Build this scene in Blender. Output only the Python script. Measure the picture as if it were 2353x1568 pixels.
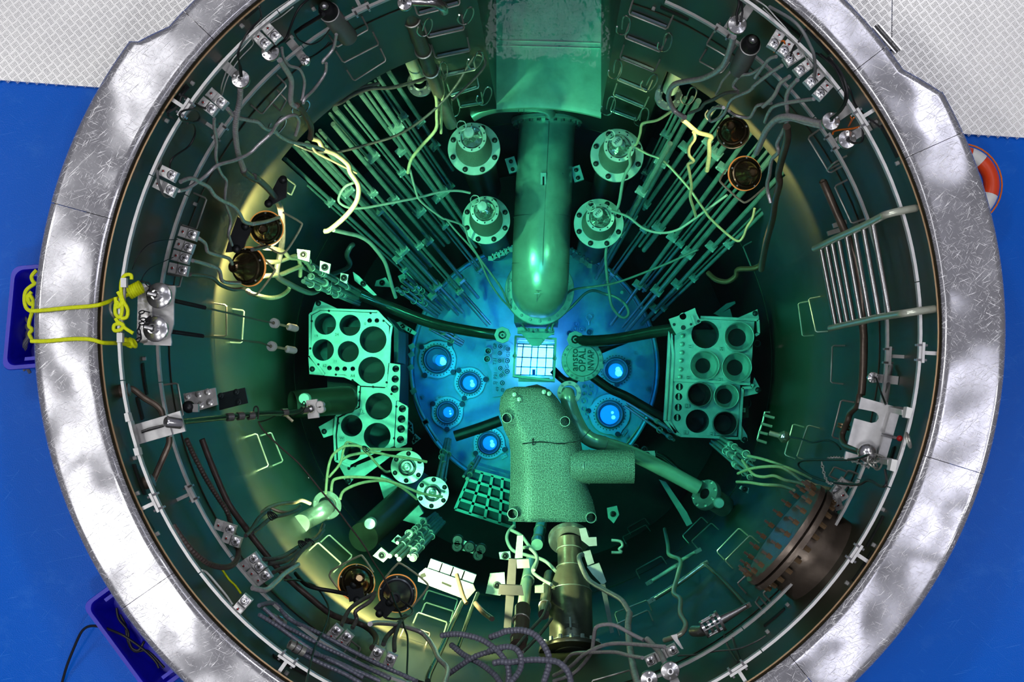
import bpy, bmesh, math, random
from mathutils import Vector, Matrix
random.seed(7)
for o in list(bpy.data.objects): bpy.data.objects.remove(o)
SC = bpy.context.scene
COL = SC.collection
# ---------------------------------------------------------------- camera
F = 3600.0; H = 8.3333; U0, V0 = 1264.0, 922.0; CX, CY = 0.162, -0.375
cam = bpy.data.cameras.new('camera'); co = bpy.data.objects.new('camera', cam); COL.objects.link(co)
co.location = (CX, CY, H); cam.sensor_width = 36; cam.lens = F/2353*36
cam.shift_x = -(U0-1176.5)/2353; cam.shift_y = (V0-784)/2353; cam.clip_end = 100
SC.camera = co
# ---------------------------------------------------------------- light
SC.view_settings.view_transform = 'Standard'; SC.view_settings.look = 'None'
SC.view_settings.exposure = 0.0; SC.view_settings.gamma = 1.0; SC.view_settings.use_curve_mapping = False
SC.cycles.use_denoising = True
SC.cycles.max_bounces = 4; SC.cycles.diffuse_bounces = 2; SC.cycles.glossy_bounces = 2; SC.cycles.blur_glossy = 1.0; SC.cycles.volume_bounces = 0; SC.cycles.transparent_max_bounces = 24
SC.cycles.sample_clamp_indirect = 4.0
SC.cycles.use_adaptive_sampling = True; SC.cycles.adaptive_threshold = .09; SC.cycles.adaptive_min_samples = 12; SC.cycles.caustics_reflective = False; SC.cycles.caustics_refractive = False
wd = bpy.data.worlds.new('hall'); SC.world = wd; wd.use_nodes = True
wd.node_tree.nodes['Background'].inputs[0].default_value = (.17, .17, .21, 1)
wd.node_tree.nodes['Background'].inputs[1].default_value = 0.55
CEIL = 14.0; LAMP = .058
def ceiling_lamp(u, v, r, power, col=(1, 1, 1)):
    # the hall lamp whose mirror image shows in the coping at that spot
    px = CX+(u-U0)/432.0; py = CY-(v-V0)/432.0
    k = CEIL/H
    l = bpy.data.lights.new('hall_or_fill_light', 'AREA'); l.shape = 'DISK'; l.size = r*2; l.energy = power*LAMP; l.color = col
    o = bpy.data.objects.new('hall_or_fill_light', l); COL.objects.link(o)
    o.location = (px+(px-CX)*k, py+(py-CY)*k, CEIL)
    return o
WH = (1, .985, .97); LV = (.90, .89, 1)
for u, v, r, e, c in ((150, 725, .75, 520, WH), (150, 872, .5, 300, WH), (165, 975, .6, 400, WH), (290, 1275, .5, 300, WH), (470, 1450, .9, 560, WH),
                      (350, 150, .8, 520, WH), (1900, 40, .8, 520, LV), (2130, 215, .6, 380, LV), (2165, 300, .5, 300, LV),
                      (2195, 900, .6, 380, LV), (2215, 1010, .5, 300, LV), (2160, 1110, .6, 380, LV), (1960, 1440, .8, 480, LV), (1880, 1530, .7, 420, LV),
                      (1250, -120, 1.0, 500, LV), (150, 1560, 1.1, 500, WH), (2445, 950, .9, 420, LV)):
    ceiling_lamp(u, v, r, e, c)
for dx_, dy_, e_ in ((.35, -5.85, 310), (-5.3, -1.9, 150), (-9.5, 2.5, 260), (9.8, -2.0, 260), (-5.5, -8.0, 180), (5.0, 8.5, 300), (-4.5, 8.8, 300)):   # unseen fill lamps added to brighten the pool and hall floor
    l = bpy.data.lights.new('hall_or_fill_light', 'AREA'); l.shape = 'DISK'; l.size = 1.2; l.energy = e_; l.color = WH
    o = bpy.data.objects.new('hall_or_fill_light', l); COL.objects.link(o); o.location = (CX+dx_, CY+dy_, CEIL)
# ---------------------------------------------------------------- pixel <-> place
CROP = dict(A=(0, 0), B=(580, 0), C=(1160, 0), D=(1753, 0), E=(0, 390), F=(580, 390), G=(1160, 390), H=(1753, 390),
            I=(0, 780), J=(580, 780), K=(1160, 780), L=(1753, 780), M=(0, 1168), N=(580, 1168), O=(1160, 1168), P=(1753, 1168),
            Q=(1120, 690), R=(690, 670), S=(690, 860), T=(1500, 690), U=(1500, 860), V=(950, 760), X=(950, 910))
CFAC = dict(Q=7.84, R=7.84, S=7.84, T=7.84, U=7.84, V=9.8, X=9.8)
def px(s):
    """points measured on the photograph, as 'A x,y x,y' (enlarged tiles) or 'Z x,y' (whole frame)"""
    out = []; c = 'Z'
    for t in s.split():
        if t in CROP or t == 'Z': c = t; continue
        x, y = t.split(','); x = float(x); y = float(y)
        out.append((x, y) if c == 'Z' else (CROP[c][0]+x/CFAC.get(c, 3.92), CROP[c][1]+y/CFAC.get(c, 3.92)))
    return out
def W(u, v, z):
    d = H-z
    return Vector((CX+(u-U0)*d/F, CY-(v-V0)*d/F, z))
def S(z): return F/(H-z)
def L(p, z): return p/S(z)
def onwall(u, v, inset=0.0):
    R = 2.25-inset
    a = (u-U0)/F; b = -(v-V0)/F
    A = a*a+b*b; B = 2*(CX*a+CY*b); C = CX*CX+CY*CY-R*R
    d = (-B+math.sqrt(max(B*B-4*A*C, 0)))/(2*A) if A > 1e-9 else 18
    d = min(d, 18.0)
    return Vector((CX+a*d, CY+b*d, H-d))
def lerp(lst, t):
    if not isinstance(lst, (list, tuple)): return lst
    n = len(lst)-1
    if n == 0: return lst[0]
    i = min(int(t*n), n-1); f = t*n-i
    return lst[i]*(1-f)+lst[i+1]*f
def path(s, z=None, w=None):
    P = px(s) if isinstance(s, str) else s
    ln = [0.0]
    for a, b in zip(P, P[1:]): ln.append(ln[-1]+math.hypot(b[0]-a[0], b[1]-a[1]))
    T = max(ln[-1], 1e-6)
    return [W(u, v, lerp(z, l/T)) if z is not None else onwall(u, v, lerp(w, l/T)) for (u, v), l in zip(P, ln)]
def spline(P, sub=5, closed=False):
    if len(P) < 3 and not closed: return list(P)
    out = []; n = len(P)
    for i in range(n if closed else n-1):
        if closed: p0, p1, p2, p3 = P[i-1], P[i], P[(i+1) % n], P[(i+2) % n]
        else: p0, p1, p2, p3 = P[max(i-1, 0)], P[i], P[i+1], P[min(i+2, n-1)]
        for k in range(sub):
            t = k/sub
            out.append(.5*((2*p1)+(p2-p0)*t+(2*p0-5*p1+4*p2-p3)*t*t+(3*p1-p0-3*p2+p3)*t**3))
    if not closed: out.append(P[-1].copy())
    return out
def frame(ax):
    ax = ax.normalized()
    u = Vector((0, 0, 1)) if abs(ax.z) < .9 else Vector((0, 1, 0))
    x = (u-ax*u.dot(ax)).normalized()
    return x, ax.cross(x), ax
# ---------------------------------------------------------------- mesh building
class MB:
    def __init__(s): s.v = []; s.f = []
    def add(s, vs, fs):
        b = len(s.v); s.v += [tuple(p) for p in vs]; s.f += [tuple(b+i for i in q) for q in fs]; return s
    def box(s, c, d, M=None):
        M = M or Matrix.Identity(3); c = Vector(c)
        vs = [c+M@Vector((x*d[0]/2, y*d[1]/2, z*d[2]/2)) for x in (-1, 1) for y in (-1, 1) for z in (-1, 1)]
        return s.add(vs, [(0, 1, 3, 2), (4, 6, 7, 5), (0, 4, 5, 1), (2, 3, 7, 6), (0, 2, 6, 4), (1, 5, 7, 3)])
    def bar(s, p0, p1, w, h, up=None):
        p0 = Vector(p0); p1 = Vector(p1); a = (p1-p0); l = a.length; a = a.normalized()
        up = Vector(up) if up is not None else Vector((0, 0, 1))
        if abs(a.dot(up)) > .99*up.length: up = Vector((0, 1, 0)) if abs(a.y) < .9 else Vector((1, 0, 0))
        y = up.cross(a).normalized(); z = a.cross(y)
        M = Matrix((a, y, z)).transposed()
        return s.box((p0+p1)/2, (l, w, h), M)
    def cyl(s, p0, p1, r0, r1=None, n=16, cap=True):
        return s.lathe([(r0, 0), (r0 if r1 is None else r1, (Vector(p1)-Vector(p0)).length)], p0, Vector(p1)-Vector(p0), n, cap)
    def lathe(s, prof, o, ax, n=24, cap=False, a0=0.0, a1=None):
        x, y, a = frame(Vector(ax)); o = Vector(o); vs = []; fs = []
        full = a1 is None; m = n if full else n+1
        for r, h in prof:
            for i in range(m):
                t = a0+(2*math.pi if full else a1-a0)*i/n
                vs.append(o+a*h+(x*math.cos(t)+y*math.sin(t))*r)
        for j in range(len(prof)-1):
            for i in range(n):
                k = (i+1) % m
                fs.append((j*m+i, j*m+k, (j+1)*m+k, (j+1)*m+i))
        if cap and full:
            fs.append(tuple(reversed(range(n)))); b = (len(prof)-1)*n; fs.append(tuple(range(b, b+n)))
        return s.add(vs, fs)
    def tube(s, P, r, n=8, closed=False, cap=True, rr=None):
        P = [Vector(p) for p in P]; N = len(P)
        if N < 2: return s
        tg = []
        for i in range(N):
            a = P[i-1] if (i or closed) else P[0]; b = P[(i+1) % N] if (i < N-1 or closed) else P[-1]
            d = b-a; tg.append(d.normalized() if d.length > 1e-9 else Vector((0, 0, 1)))
        x = frame(tg[0])[0]; vs = []
        for i in range(N):
            x = (x-tg[i]*x.dot(tg[i]))
            x = x.normalized() if x.length > 1e-6 else frame(tg[i])[0]
            y = tg[i].cross(x); q = rr[i] if rr else r
            for k in range(n):
                t = 2*math.pi*k/n; vs.append(P[i]+(x*math.cos(t)+y*math.sin(t))*q)
        fs = []
        for i in range(N if closed else N-1):
            j = (i+1) % N
            for k in range(n): fs.append((i*n+k, i*n+(k+1) % n, j*n+(k+1) % n, j*n+k))
        if cap and not closed:
            fs.append(tuple(reversed(range(n)))); fs.append(tuple(range((N-1)*n, N*n)))
        return s.add(vs, fs)
    def ring(s, c, ax, R, r, n=24, m=8):
        x, y, a = frame(Vector(ax)); c = Vector(c)
        return s.tube([c+(x*math.cos(2*math.pi*i/n)+y*math.sin(2*math.pi*i/n))*R for i in range(n)], r, m, True)
    def plate(s, poly, holes, z0, z1, M=None):
        """flat plate with holes; poly / holes in local xy, thickness z0..z1, M a 4x4"""
        bm = bmesh.new(); E = []
        for lp in [poly]+list(holes):
            vs = [bm.verts.new((p[0], p[1], z1)) for p in lp]
            for i in range(len(vs)): E.append(bm.edges.new((vs[i-1], vs[i])))
        bmesh.ops.triangle_fill(bm, use_beauty=True, edges=E, normal=(0, 0, 1))
        bm.normal_update()
        for f_ in bm.faces:
            if f_.normal.z < 0: f_.normal_flip()
        g = bmesh.ops.extrude_face_region(bm, geom=list(bm.faces))
        top = [e for e in g['geom'] if isinstance(e, bmesh.types.BMVert)]
        for v_ in top: v_.co.z = z0
        bmesh.ops.recalc_face_normals(bm, faces=list(bm.faces))
        bm.verts.index_update()
        M = M or Matrix.Identity(4)
        s.add([M@v_.co for v_ in bm.verts], [tuple(v_.index for v_ in f_.verts) for f_ in bm.faces]); bm.free(); return s
    def sphere(s, c, r, n=12, m=8, sz=1.0, ax=(0, 0, 1), h0=-1.0, h1=1.0):
        a0 = math.asin(h0); a1 = math.asin(h1)
        return s.lathe([(max(r*math.cos(a0+(a1-a0)*j/m), 1e-5), r*sz*math.sin(a0+(a1-a0)*j/m)) for j in range(m+1)], c, ax, n)
    def build(s, name, mat, parent=None, smooth=35):
        me = bpy.data.meshes.new(name); me.from_pydata(s.v, [], s.f); me.update()
        if smooth:
            me.polygons.foreach_set('use_smooth', [True]*len(me.polygons)); me.set_sharp_from_angle(angle=math.radians(smooth))
        o = bpy.data.objects.new(name, me); COL.objects.link(o)
        me.materials.append(mat)
        if parent is not None:
            o.parent = parent; o.matrix_parent_inverse = Matrix.Translation(-parent.location)
        return o
def circ(c, r, n=24, a0=0.0): return [(c[0]+r*math.cos(a0+2*math.pi*i/n), c[1]+r*math.sin(a0+2*math.pi*i/n)) for i in range(n)]
def tag(o, label, cat, group=None, kind=None):
    if label: o['label'] = label
    if cat: o['category'] = cat
    if group: o['group'] = group
    if kind: o['kind'] = kind
    return o
def thing(name, label, cat, loc=(0, 0, 0), group=None):
    o = bpy.data.objects.new(name, None); COL.objects.link(o); o.location = loc; o.empty_display_size = .05
    return tag(o, label, cat, group)
def struct(o): o['kind'] = 'structure'; return o
def dup(o, parent, M):
    c = o.copy(); COL.objects.link(c); c.parent = parent; c.matrix_parent_inverse = Matrix.Translation(-parent.location) if parent else Matrix.Identity(4)
    c.matrix_basis = M
    return c
# ---------------------------------------------------------------- materials
def mat(name, col, metal=0.0, rough=.5, var=.0, scale=8.0, bump=.0, bscale=None, stretch=(1, 1, 1), col2=None, emit=None, estr=0.0, spec=.5, alpha=None, trans=0.0, rvar=0.0, coat=0.0):
    m = bpy.data.materials.new(name); m.use_nodes = True; N = m.node_tree.nodes; K = m.node_tree.links
    b = N['Principled BSDF']; b.inputs['Base Color'].default_value = (*col, 1); b.inputs['Metallic'].default_value = metal
    b.inputs['Roughness'].default_value = rough; b.inputs['Specular IOR Level'].default_value = spec
    if coat: b.inputs['Coat Weight'].default_value = coat; b.inputs['Coat Roughness'].default_value = .12
    if trans: b.inputs['Transmission Weight'].default_value = trans
    if emit: b.inputs['Emission Color'].default_value = (*emit, 1); b.inputs['Emission Strength'].default_value = estr
    if var or bump or rvar:
        tc = N.new('ShaderNodeTexCoord'); mp = N.new('ShaderNodeMapping'); mp.inputs['Scale'].default_value = stretch
        K.new(tc.outputs['Object'], mp.inputs['Vector'])
        if var:
            nz = N.new('ShaderNodeTexNoise'); nz.inputs['Scale'].default_value = scale; nz.inputs['Detail'].default_value = 6; nz.inputs['Roughness'].default_value = .62
            K.new(mp.outputs[0], nz.inputs['Vector'])
            rp = N.new('ShaderNodeValToRGB'); rp.color_ramp.elements[0].position = .3; rp.color_ramp.elements[1].position = .72
            c2 = col2 or tuple(min(1, c*(1+var)) for c in col)
            c1 = col if col2 else tuple(c*(1-var) for c in col)
            rp.color_ramp.elements[0].color = (*c1, 1); rp.color_ramp.elements[1].color = (*c2, 1)
            K.new(nz.outputs[0], rp.inputs[0]); K.new(rp.outputs[0], b.inputs['Base Color'])
            if rvar:
                mr = N.new('ShaderNodeMapRange'); mr.inputs[3].default_value = max(rough-rvar, .02); mr.inputs[4].default_value = rough+rvar
                K.new(nz.outputs[0], mr.inputs[0]); K.new(mr.outputs[0], b.inputs['Roughness'])
        if bump:
            nb = N.new('ShaderNodeTexNoise'); nb.inputs['Scale'].default_value = bscale or scale*2; nb.inputs['Detail'].default_value = 4
            K.new(mp.outputs[0], nb.inputs['Vector']); bp = N.new('ShaderNodeBump'); bp.inputs['Strength'].default_value = bump; bp.inputs['Distance'].default_value = .02
            K.new(nb.outputs[0], bp.inputs['Height']); K.new(bp.outputs[0], b.inputs['Normal'])
    return m
M = {}
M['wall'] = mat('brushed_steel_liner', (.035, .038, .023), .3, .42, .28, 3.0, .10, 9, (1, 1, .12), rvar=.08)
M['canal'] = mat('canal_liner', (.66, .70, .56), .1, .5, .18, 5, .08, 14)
M['dark'] = mat('dark_liner', (.035, .045, .04), .3, .6, .2, 4)
M['steel'] = mat('steel', (.46, .47, .44), .65, .34, .18, 9, .06, 30, rvar=.06)
M['steel_b'] = mat('bright_steel', (.70, .70, .71), .9, .24, .12, 12, .05, 40)
M['mirror'] = mat('polished_steel', (.72, .72, .75), .9, .20, .06, 10, .05, 22)
M['alu'] = mat('dull_aluminium', (.62, .62, .63), .55, .42, .15, 14, .06, 50)
M['satin'] = mat('satin_white_metal', (.60, .60, .61), .3, .4, .1, 20)
M['plate'] = mat('rack_plate', (.62, .66, .62), .35, .45, .22, 7, .10, 18)
M['pipe'] = mat('steel_pipe', (.70, .75, .62), .5, .30, .18, 5, .06, 16, (1, 1, .35), rvar=.06)
M['vessel'] = mat('vessel_top', (.42, .50, .50), .2, .5, .2, 5, .05, 12)
M['tube'] = mat('guide_tube', (.26, .33, .31), .35, .4, .25, 14, .1, 20)
M['clamp'] = mat('clamp_metal', (.50, .58, .54), .3, .4, .15, 14)
M['brown'] = mat('bronzed_steel', (.17, .135, .11), .5, .34, .22, 7, .08, 30, rvar=.06)
M['lamp'] = mat('lamp_housing', (.16, .11, .06), .8, .20, .3, 6)
M['black'] = mat('black_rubber', (.012, .013, .016), 0, .45, .2, 20)
M['blackm'] = mat('black_metal', (.03, .033, .04), .4, .4, .2, 20)
M['cable'] = mat('steel_conduit', (.78, .76, .82), .6, .24, .2, 40, .2, 160)
M['cable_d'] = mat('dark_conduit', (.17, .165, .17), .5, .36, .3, 30, .2, 120)
M['cable_y'] = mat('pale_conduit', (.55, .53, .36), .35, .36, .2, 30, .15, 120)
M['hose'] = mat('blue_grey_hose', (.19, .20, .27), .1, .35, .2, 20)
M['hose_b'] = mat('brown_hose', (.085, .065, .06), .1, .4, .2, 20)
M['rope'] = mat('yellow_rope', (.78, .88, .0), 0, .5, .12, 60, .3, 200)
M['orange'] = mat('orange_cord', (.80, .17, .01), 0, .55, .2, 60)
M['red'] = mat('red_plastic', (.42, .012, .012), 0, .4)
M['crate'] = mat('blue_plastic', (.012, .010, .62), 0, .32, .12, 6, spec=.4)
M['buoy'] = mat('orange_plastic', (.85, .07, .012), 0, .35)
M['white'] = mat('white_plastic', (.80, .81, .80), 0, .4, .08, 20)
M['brass'] = mat('bronze_line', (.36, .24, .14), .8, .35)
M['grey'] = mat('grey_paint', (.20, .21, .22), .2, .5, .1, 20)
M['hole'] = mat('hole_black', (.004, .005, .006), 0, .7)
# ================================================================ the setting
ZW = -2.40      # water level
ZF = -0.90      # hall floor
ZB = -9.8       # pool bottom
rad = math.radians
def pol(r, deg, z): return Vector((r*math.cos(rad(deg)), r*math.sin(rad(deg)), z))
def coping_mat():
    m = mat('scratched_coping', (.74, .74, .77), .6, .27, .0)
    N = m.node_tree.nodes; K = m.node_tree.links; b = N['Principled BSDF']
    tc = N.new('ShaderNodeTexCoord')
    acc = None
    for i, (ang, sx, sy, th) in enumerate(((.35, 5, 150, .655), (1.15, 6, 170, .66), (-.45, 5, 130, .66), (2.2, 8, 200, .665), (.75, 3, 90, .665))):
        mp = N.new('ShaderNodeMapping'); mp.vector_type = 'TEXTURE'; mp.inputs['Rotation'].default_value = (0, 0, ang); mp.inputs['Scale'].default_value = (1/sx, 1/sy, 1); mp.inputs['Location'].default_value = (i*3.7, i, 0)
        K.new(tc.outputs['Object'], mp.inputs[0])
        nd = N.new('ShaderNodeTexNoise'); nd.inputs['Scale'].default_value = 2.2; nd.inputs['Detail'].default_value = 1.5; nd.inputs['Distortion'].default_value = .35
        K.new(mp.outputs[0], nd.inputs['Vector'])
        r = N.new('ShaderNodeMapRange'); r.inputs[1].default_value = th; r.inputs[2].default_value = th+.05
        K.new(nd.outputs[0], r.inputs[0])
        if acc is None: acc = r.outputs[0]
        else:
            mx = N.new('ShaderNodeMath'); mx.operation = 'MAXIMUM'; K.new(acc, mx.inputs[0]); K.new(r.outputs[0], mx.inputs[1]); acc = mx.outputs[0]
    big = N.new('ShaderNodeTexNoise'); big.inputs['Scale'].default_value = 2.6; big.inputs['Detail'].default_value = 5; K.new(tc.outputs['Object'], big.inputs['Vector'])
    rr = N.new('ShaderNodeMapRange'); rr.inputs[1].default_value = .3; rr.inputs[2].default_value = .7; rr.inputs[3].default_value = .09; rr.inputs[4].default_value = .19; K.new(big.outputs[0], rr.inputs[0])
    ad = N.new('ShaderNodeMath'); ad.operation = 'MULTIPLY_ADD'; ad.inputs[1].default_value = .28; K.new(acc, ad.inputs[0]); K.new(rr.outputs[0], ad.inputs[2]); K.new(ad.outputs[0], b.inputs['Roughness'])
    mc = N.new('ShaderNodeMixRGB'); mc.inputs[1].default_value = (.42, .42, .455, 1); mc.inputs[2].default_value = (.95, .95, .98, 1); K.new(acc, mc.inputs[0]); K.new(mc.outputs[0], b.inputs['Base Color'])
    b1 = N.new('ShaderNodeBump'); b1.inputs['Strength'].default_value = .32; b1.inputs['Distance'].default_value = .004; K.new(acc, b1.inputs['Height'])
    nb = N.new('ShaderNodeTexNoise'); nb.inputs['Scale'].default_value = 1.5; nb.inputs['Detail'].default_value = 1.4; K.new(tc.outputs['Object'], nb.inputs['Vector'])
    b2 = N.new('ShaderNodeBump'); b2.inputs['Strength'].default_value = .5; b2.inputs['Distance'].default_value = .08; K.new(nb.outputs[0], b2.inputs['Height']); K.new(b1.outputs[0], b2.inputs['Normal'])
    K.new(b2.outputs[0], b.inputs['Normal'])
    return m
def floor_mat():
    m = mat('blue_epoxy', (.0, .105, .55), 0, .26, .0, spec=.10)
    N = m.node_tree.nodes; K = m.node_tree.links; b = N['Principled BSDF']; tc = N.new('ShaderNodeTexCoord')
    n1 = N.new('ShaderNodeTexNoise'); n1.inputs['Scale'].default_value = 3.2; n1.inputs['Detail'].default_value = 12; n1.inputs['Roughness'].default_value = .72; K.new(tc.outputs['Object'], n1.inputs['Vector'])
    r1 = N.new('ShaderNodeMapRange'); r1.inputs[1].default_value = .54; r1.inputs[2].default_value = .78; r1.inputs[4].default_value = .38; K.new(n1.outputs[0], r1.inputs[0])
    acc = r1.outputs[0]
    for i, (ang, sx, sy) in enumerate(((.9, 3, 120), (-.7, 4, 150), (.2, 3, 110))):
        mp = N.new('ShaderNodeMapping'); mp.vector_type = 'TEXTURE'; mp.inputs['Rotation'].default_value = (0, 0, ang); mp.inputs['Scale'].default_value = (1/sx, 1/sy, 1); mp.inputs['Location'].default_value = (i*2.1, i, 0); K.new(tc.outputs['Object'], mp.inputs[0])
        nd = N.new('ShaderNodeTexNoise'); nd.inputs['Scale'].default_value = 1.7; nd.inputs['Detail'].default_value = 1; nd.inputs['Distortion'].default_value = .5; K.new(mp.outputs[0], nd.inputs['Vector'])
        r = N.new('ShaderNodeMapRange'); r.inputs[1].default_value = .73; r.inputs[2].default_value = .79; r.inputs[4].default_value = .5; K.new(nd.outputs[0], r.inputs[0])
        mx = N.new('ShaderNodeMath'); mx.operation = 'MAXIMUM'; K.new(acc, mx.inputs[0]); K.new(r.outputs[0], mx.inputs[1]); acc = mx.outputs[0]
    mc = N.new('ShaderNodeMixRGB'); mc.inputs[1].default_value = (.0, .125, .70, 1); mc.inputs[2].default_value = (.06, .27, .85, 1); K.new(acc, mc.inputs[0]); K.new(mc.outputs[0], b.inputs['Base Color'])
    nb = N.new('ShaderNodeTexNoise'); nb.inputs['Scale'].default_value = 160; K.new(tc.outputs['Object'], nb.inputs['Vector'])
    bp = N.new('ShaderNodeBump'); bp.inputs['Strength'].default_value = .12; bp.inputs['Distance'].default_value = .01; K.new(nb.outputs[0], bp.inputs['Height']); K.new(bp.outputs[0], b.inputs['Normal'])
    return m
M['coping'] = coping_mat(); M['floor'] = floor_mat()
M['tread'] = mat('tread_plate', (.97, .97, .98), .25, .33, .04, 5)
# --- hall floor
XL, XR = -.31, .61
hr = math.degrees(math.acos(XR/2.40)); hl = math.degrees(math.acos(XL/2.40))
hole = [(2.40*math.cos(rad(a)), 2.40*math.sin(rad(a))) for a in [hl+(360-hl+hr)*i/120 for i in range(121)]]+[(XR, 4.4), (XL, 4.4)]
struct(MB().plate(circ((0, 0), 9.0, 96), [hole], ZF-.02, ZF).build('floor', M['floor'], smooth=0))
# --- pool liner with the two alcoves and the canal slot
AL = ((34.0, 63.5), (110.4, 142.4)); ZA = -3.0; XL, XR = -.31, .61; ZS = -5.42
SR, SL = math.degrees(math.acos(XR/2.25)), math.degrees(math.acos(XL/2.25))
angs = sorted(set([i*2.5 for i in range(144)]+[34.0, 63.5, 110.4, 142.4, SR, SL]))
zs = [-.02, -.8, -1.6, -2.4, ZA, -4.2, ZS, -7, ZB]
mb = MB(); vs = []; fs = []
n = len(angs)
for z in zs:
    for a in angs: vs.append(pol(2.25, a, z))
for j in range(len(zs)-1):
    zm = (zs[j]+zs[j+1])/2
    for i in range(n):
        a0 = angs[i]; a1 = angs[(i+1) % n] if i < n-1 else 360.0; am = (a0+a1)/2
        if zm < ZA and any(lo < am < hi for lo, hi in AL): continue
        if zm > ZS and SR < am < SL: continue
        k = (i+1) % n
        fs.append((j*n+i, (j+1)*n+i, (j+1)*n+k, j*n+k))
mb.add(vs, fs)
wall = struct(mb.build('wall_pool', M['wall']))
mb = MB()
for lo, hi in AL:
    st = [lo+(hi-lo)*i/12 for i in range(13)]
    vs = [pol(3.0, a, z) for z in (ZA, ZB) for a in st]
    mb.add(vs, [(i, i+13, i+14, i+1) for i in range(12)])
    vs = [pol(r, a, ZA) for r in (2.25, 3.0) for a in st]; mb.add(vs, [(i, i+1, i+14, i+13) for i in range(12)])
    for a in (lo, hi): mb.add([pol(2.25, a, ZA), pol(3.0, a, ZA), pol(3.0, a, ZB), pol(2.25, a, ZB)], [(0, 1, 2, 3)])
mb.build('alcove_lining', M['dark'], wall)
mb = MB()
for x in (XL, XR):
    y0 = math.sqrt(2.25**2-x*x)
    mb.add([(x, y0, -.02), (x, 2.42, -.1), (x, 2.42, ZF), (x, 4.4, ZF), (x, 4.4, ZS), (x, y0, ZS)], [(0, 1, 2, 3, 4, 5)])
mb.add([(XL, 4.4, ZF), (XR, 4.4, ZF), (XR, 4.4, ZS), (XL, 4.4, ZS)], [(0, 1, 2, 3)])
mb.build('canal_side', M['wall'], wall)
# canal floor with rolled front lip and a welded strip
mb = MB(); N_ = 20
rows = [(2.215, -.10), (2.20, -.05), (2.205, -.012), (2.235, 0), (2.30, -.003), (3.0, 0), (4.4, 0)]
vs = []
for r, dz in rows:
    for i in range(N_+1):
        x = XL+(XR-XL)*i/N_
        y = math.sqrt(r*r-x*x) if r < 2.31 else r
        vs.append((x, y, ZS+dz))
mb.add(vs, [(j*(N_+1)+i, (j+1)*(N_+1)+i, (j+1)*(N_+1)+i+1, j*(N_+1)+i+1) for j in range(len(rows)-1) for i in range(N_)])
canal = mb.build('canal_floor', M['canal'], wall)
mb = MB()
y0 = W(1240, 108, ZS).y; y1 = W(1240, 96, ZS).y
for yy in (y0, y1): mb.tube([(XL+.01, yy+.012, ZS+.002), (.15, yy, ZS+.004), (XR-.01, yy-.012, ZS+.002)], .007, 6)
mb.bar(W(1283, 96, ZS), W(1283, 108, ZS), .006, .006)
mb.build('weld_bead', M['canal'], wall)
# pool bottom
mb = MB(); mb.cyl((0, 0, ZB-.1), (0, 0, ZB), 3.1, n=64); struct(mb.build('floor_pool', M['dark']))
# horizontal weld seams of the liner
for z in (-1.58, -6.4):
    mb = MB(); st = [2.5*i for i in range(145)]
    run = []
    for a in st:
        bad = (SR-1 < a < SL+1 and z > ZS) or any(lo-1 < a < hi+1 and z < ZA for lo, hi in AL)
        if bad:
            if len(run) > 1: mb.tube(run, .004, 5)
            run = []
        else: run.append(pol(2.247, a, z))
    if len(run) > 1: mb.tube(run, .004, 5)
    mb.build('weld_seam', M['wall'], wall)
# --- coping
def r_out(a):
    a = a % 360
    if 34.3 <= a <= 139: return 2.475
    if 29.5 < a < 34.3: return 2.475+(2.585-2.475)*(34.3-a)/4.8
    if 139 < a < 143.4: return 2.475+(2.565-2.475)*(a-139)/4.4
    return 2.59
cop = bpy.data.objects.new('trim_1', None); COL.objects.link(cop); cop['kind'] = 'structure'; cop['label'] = 'polished scratched metal coping around the pool mouth'
J = [-50.3, -17.2, 24.1, 37.8, 90, 136.4, 164.7, 215, 262]
for q in range(len(J)):
    a0 = J[q]; a1 = J[(q+1) % len(J)]+(360 if q == len(J)-1 else 0)
    a0 += .04; a1 -= .04
    st = [a0+(a1-a0)*i/int((a1-a0)/.9) for i in range(int((a1-a0)/.9)+1)]
    for x in (29.5, 34.3, 139, 143.4):
        if a0 < x < a1: st.append(x)
    st = sorted(st); vs = []; m_ = 0
    up = .004*(q % 2)
    for a in st:
        ro = r_out(a); w_ = ro-2.25
        pr = [(2.262, -.09), (2.25, -.05), (2.252, -.016), (2.264, -.004), (2.283, 0), (2.292, .0005), (2.30, .0005), (2.25+w_*.5, .0005), (ro-.045, .0005), (ro-.036, .0005), (ro-.028, 0), (ro-.012, -.006), (ro, -.02), (ro+.002, -.11)]
        m_ = len(pr); vs += [pol(r, a, z+up) for r, z in pr]
    fs = [(i*m_+j, i*m_+j+1, (i+1)*m_+j+1, (i+1)*m_+j) for i in range(len(st)-1) for j in range(m_-1)]
    fs += [tuple(range(m_)), tuple(reversed(range((len(st)-1)*m_, len(st)*m_)))]
    MB().add(vs, fs).build('coping_panel', M['coping'], cop)
mb = MB(); mb.tube([pol(2.243, 2*i, -.055) for i in range(180)], .008, 6, True); mb.build('seal_strip', M['brass'], cop)
mb = MB(); mb.tube([pol(r_out(2*i)+.004, 2*i, -.115) for i in range(180)], .010, 6, True); mb.build('edge_strip', M['brass'], cop)
x_, y_, a_ = frame(Vector((0, 0, 1)))
mb = MB(); st = [SL+(360-SL+SR)*i/100 for i in range(101)]; mb.add([pol(2.42, a, z) for z in (-.1, ZF) for a in st], [(i, i+101, i+102, i+1) for i in range(100)]); struct(mb.build('wall_curb', M['grey']))
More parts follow.
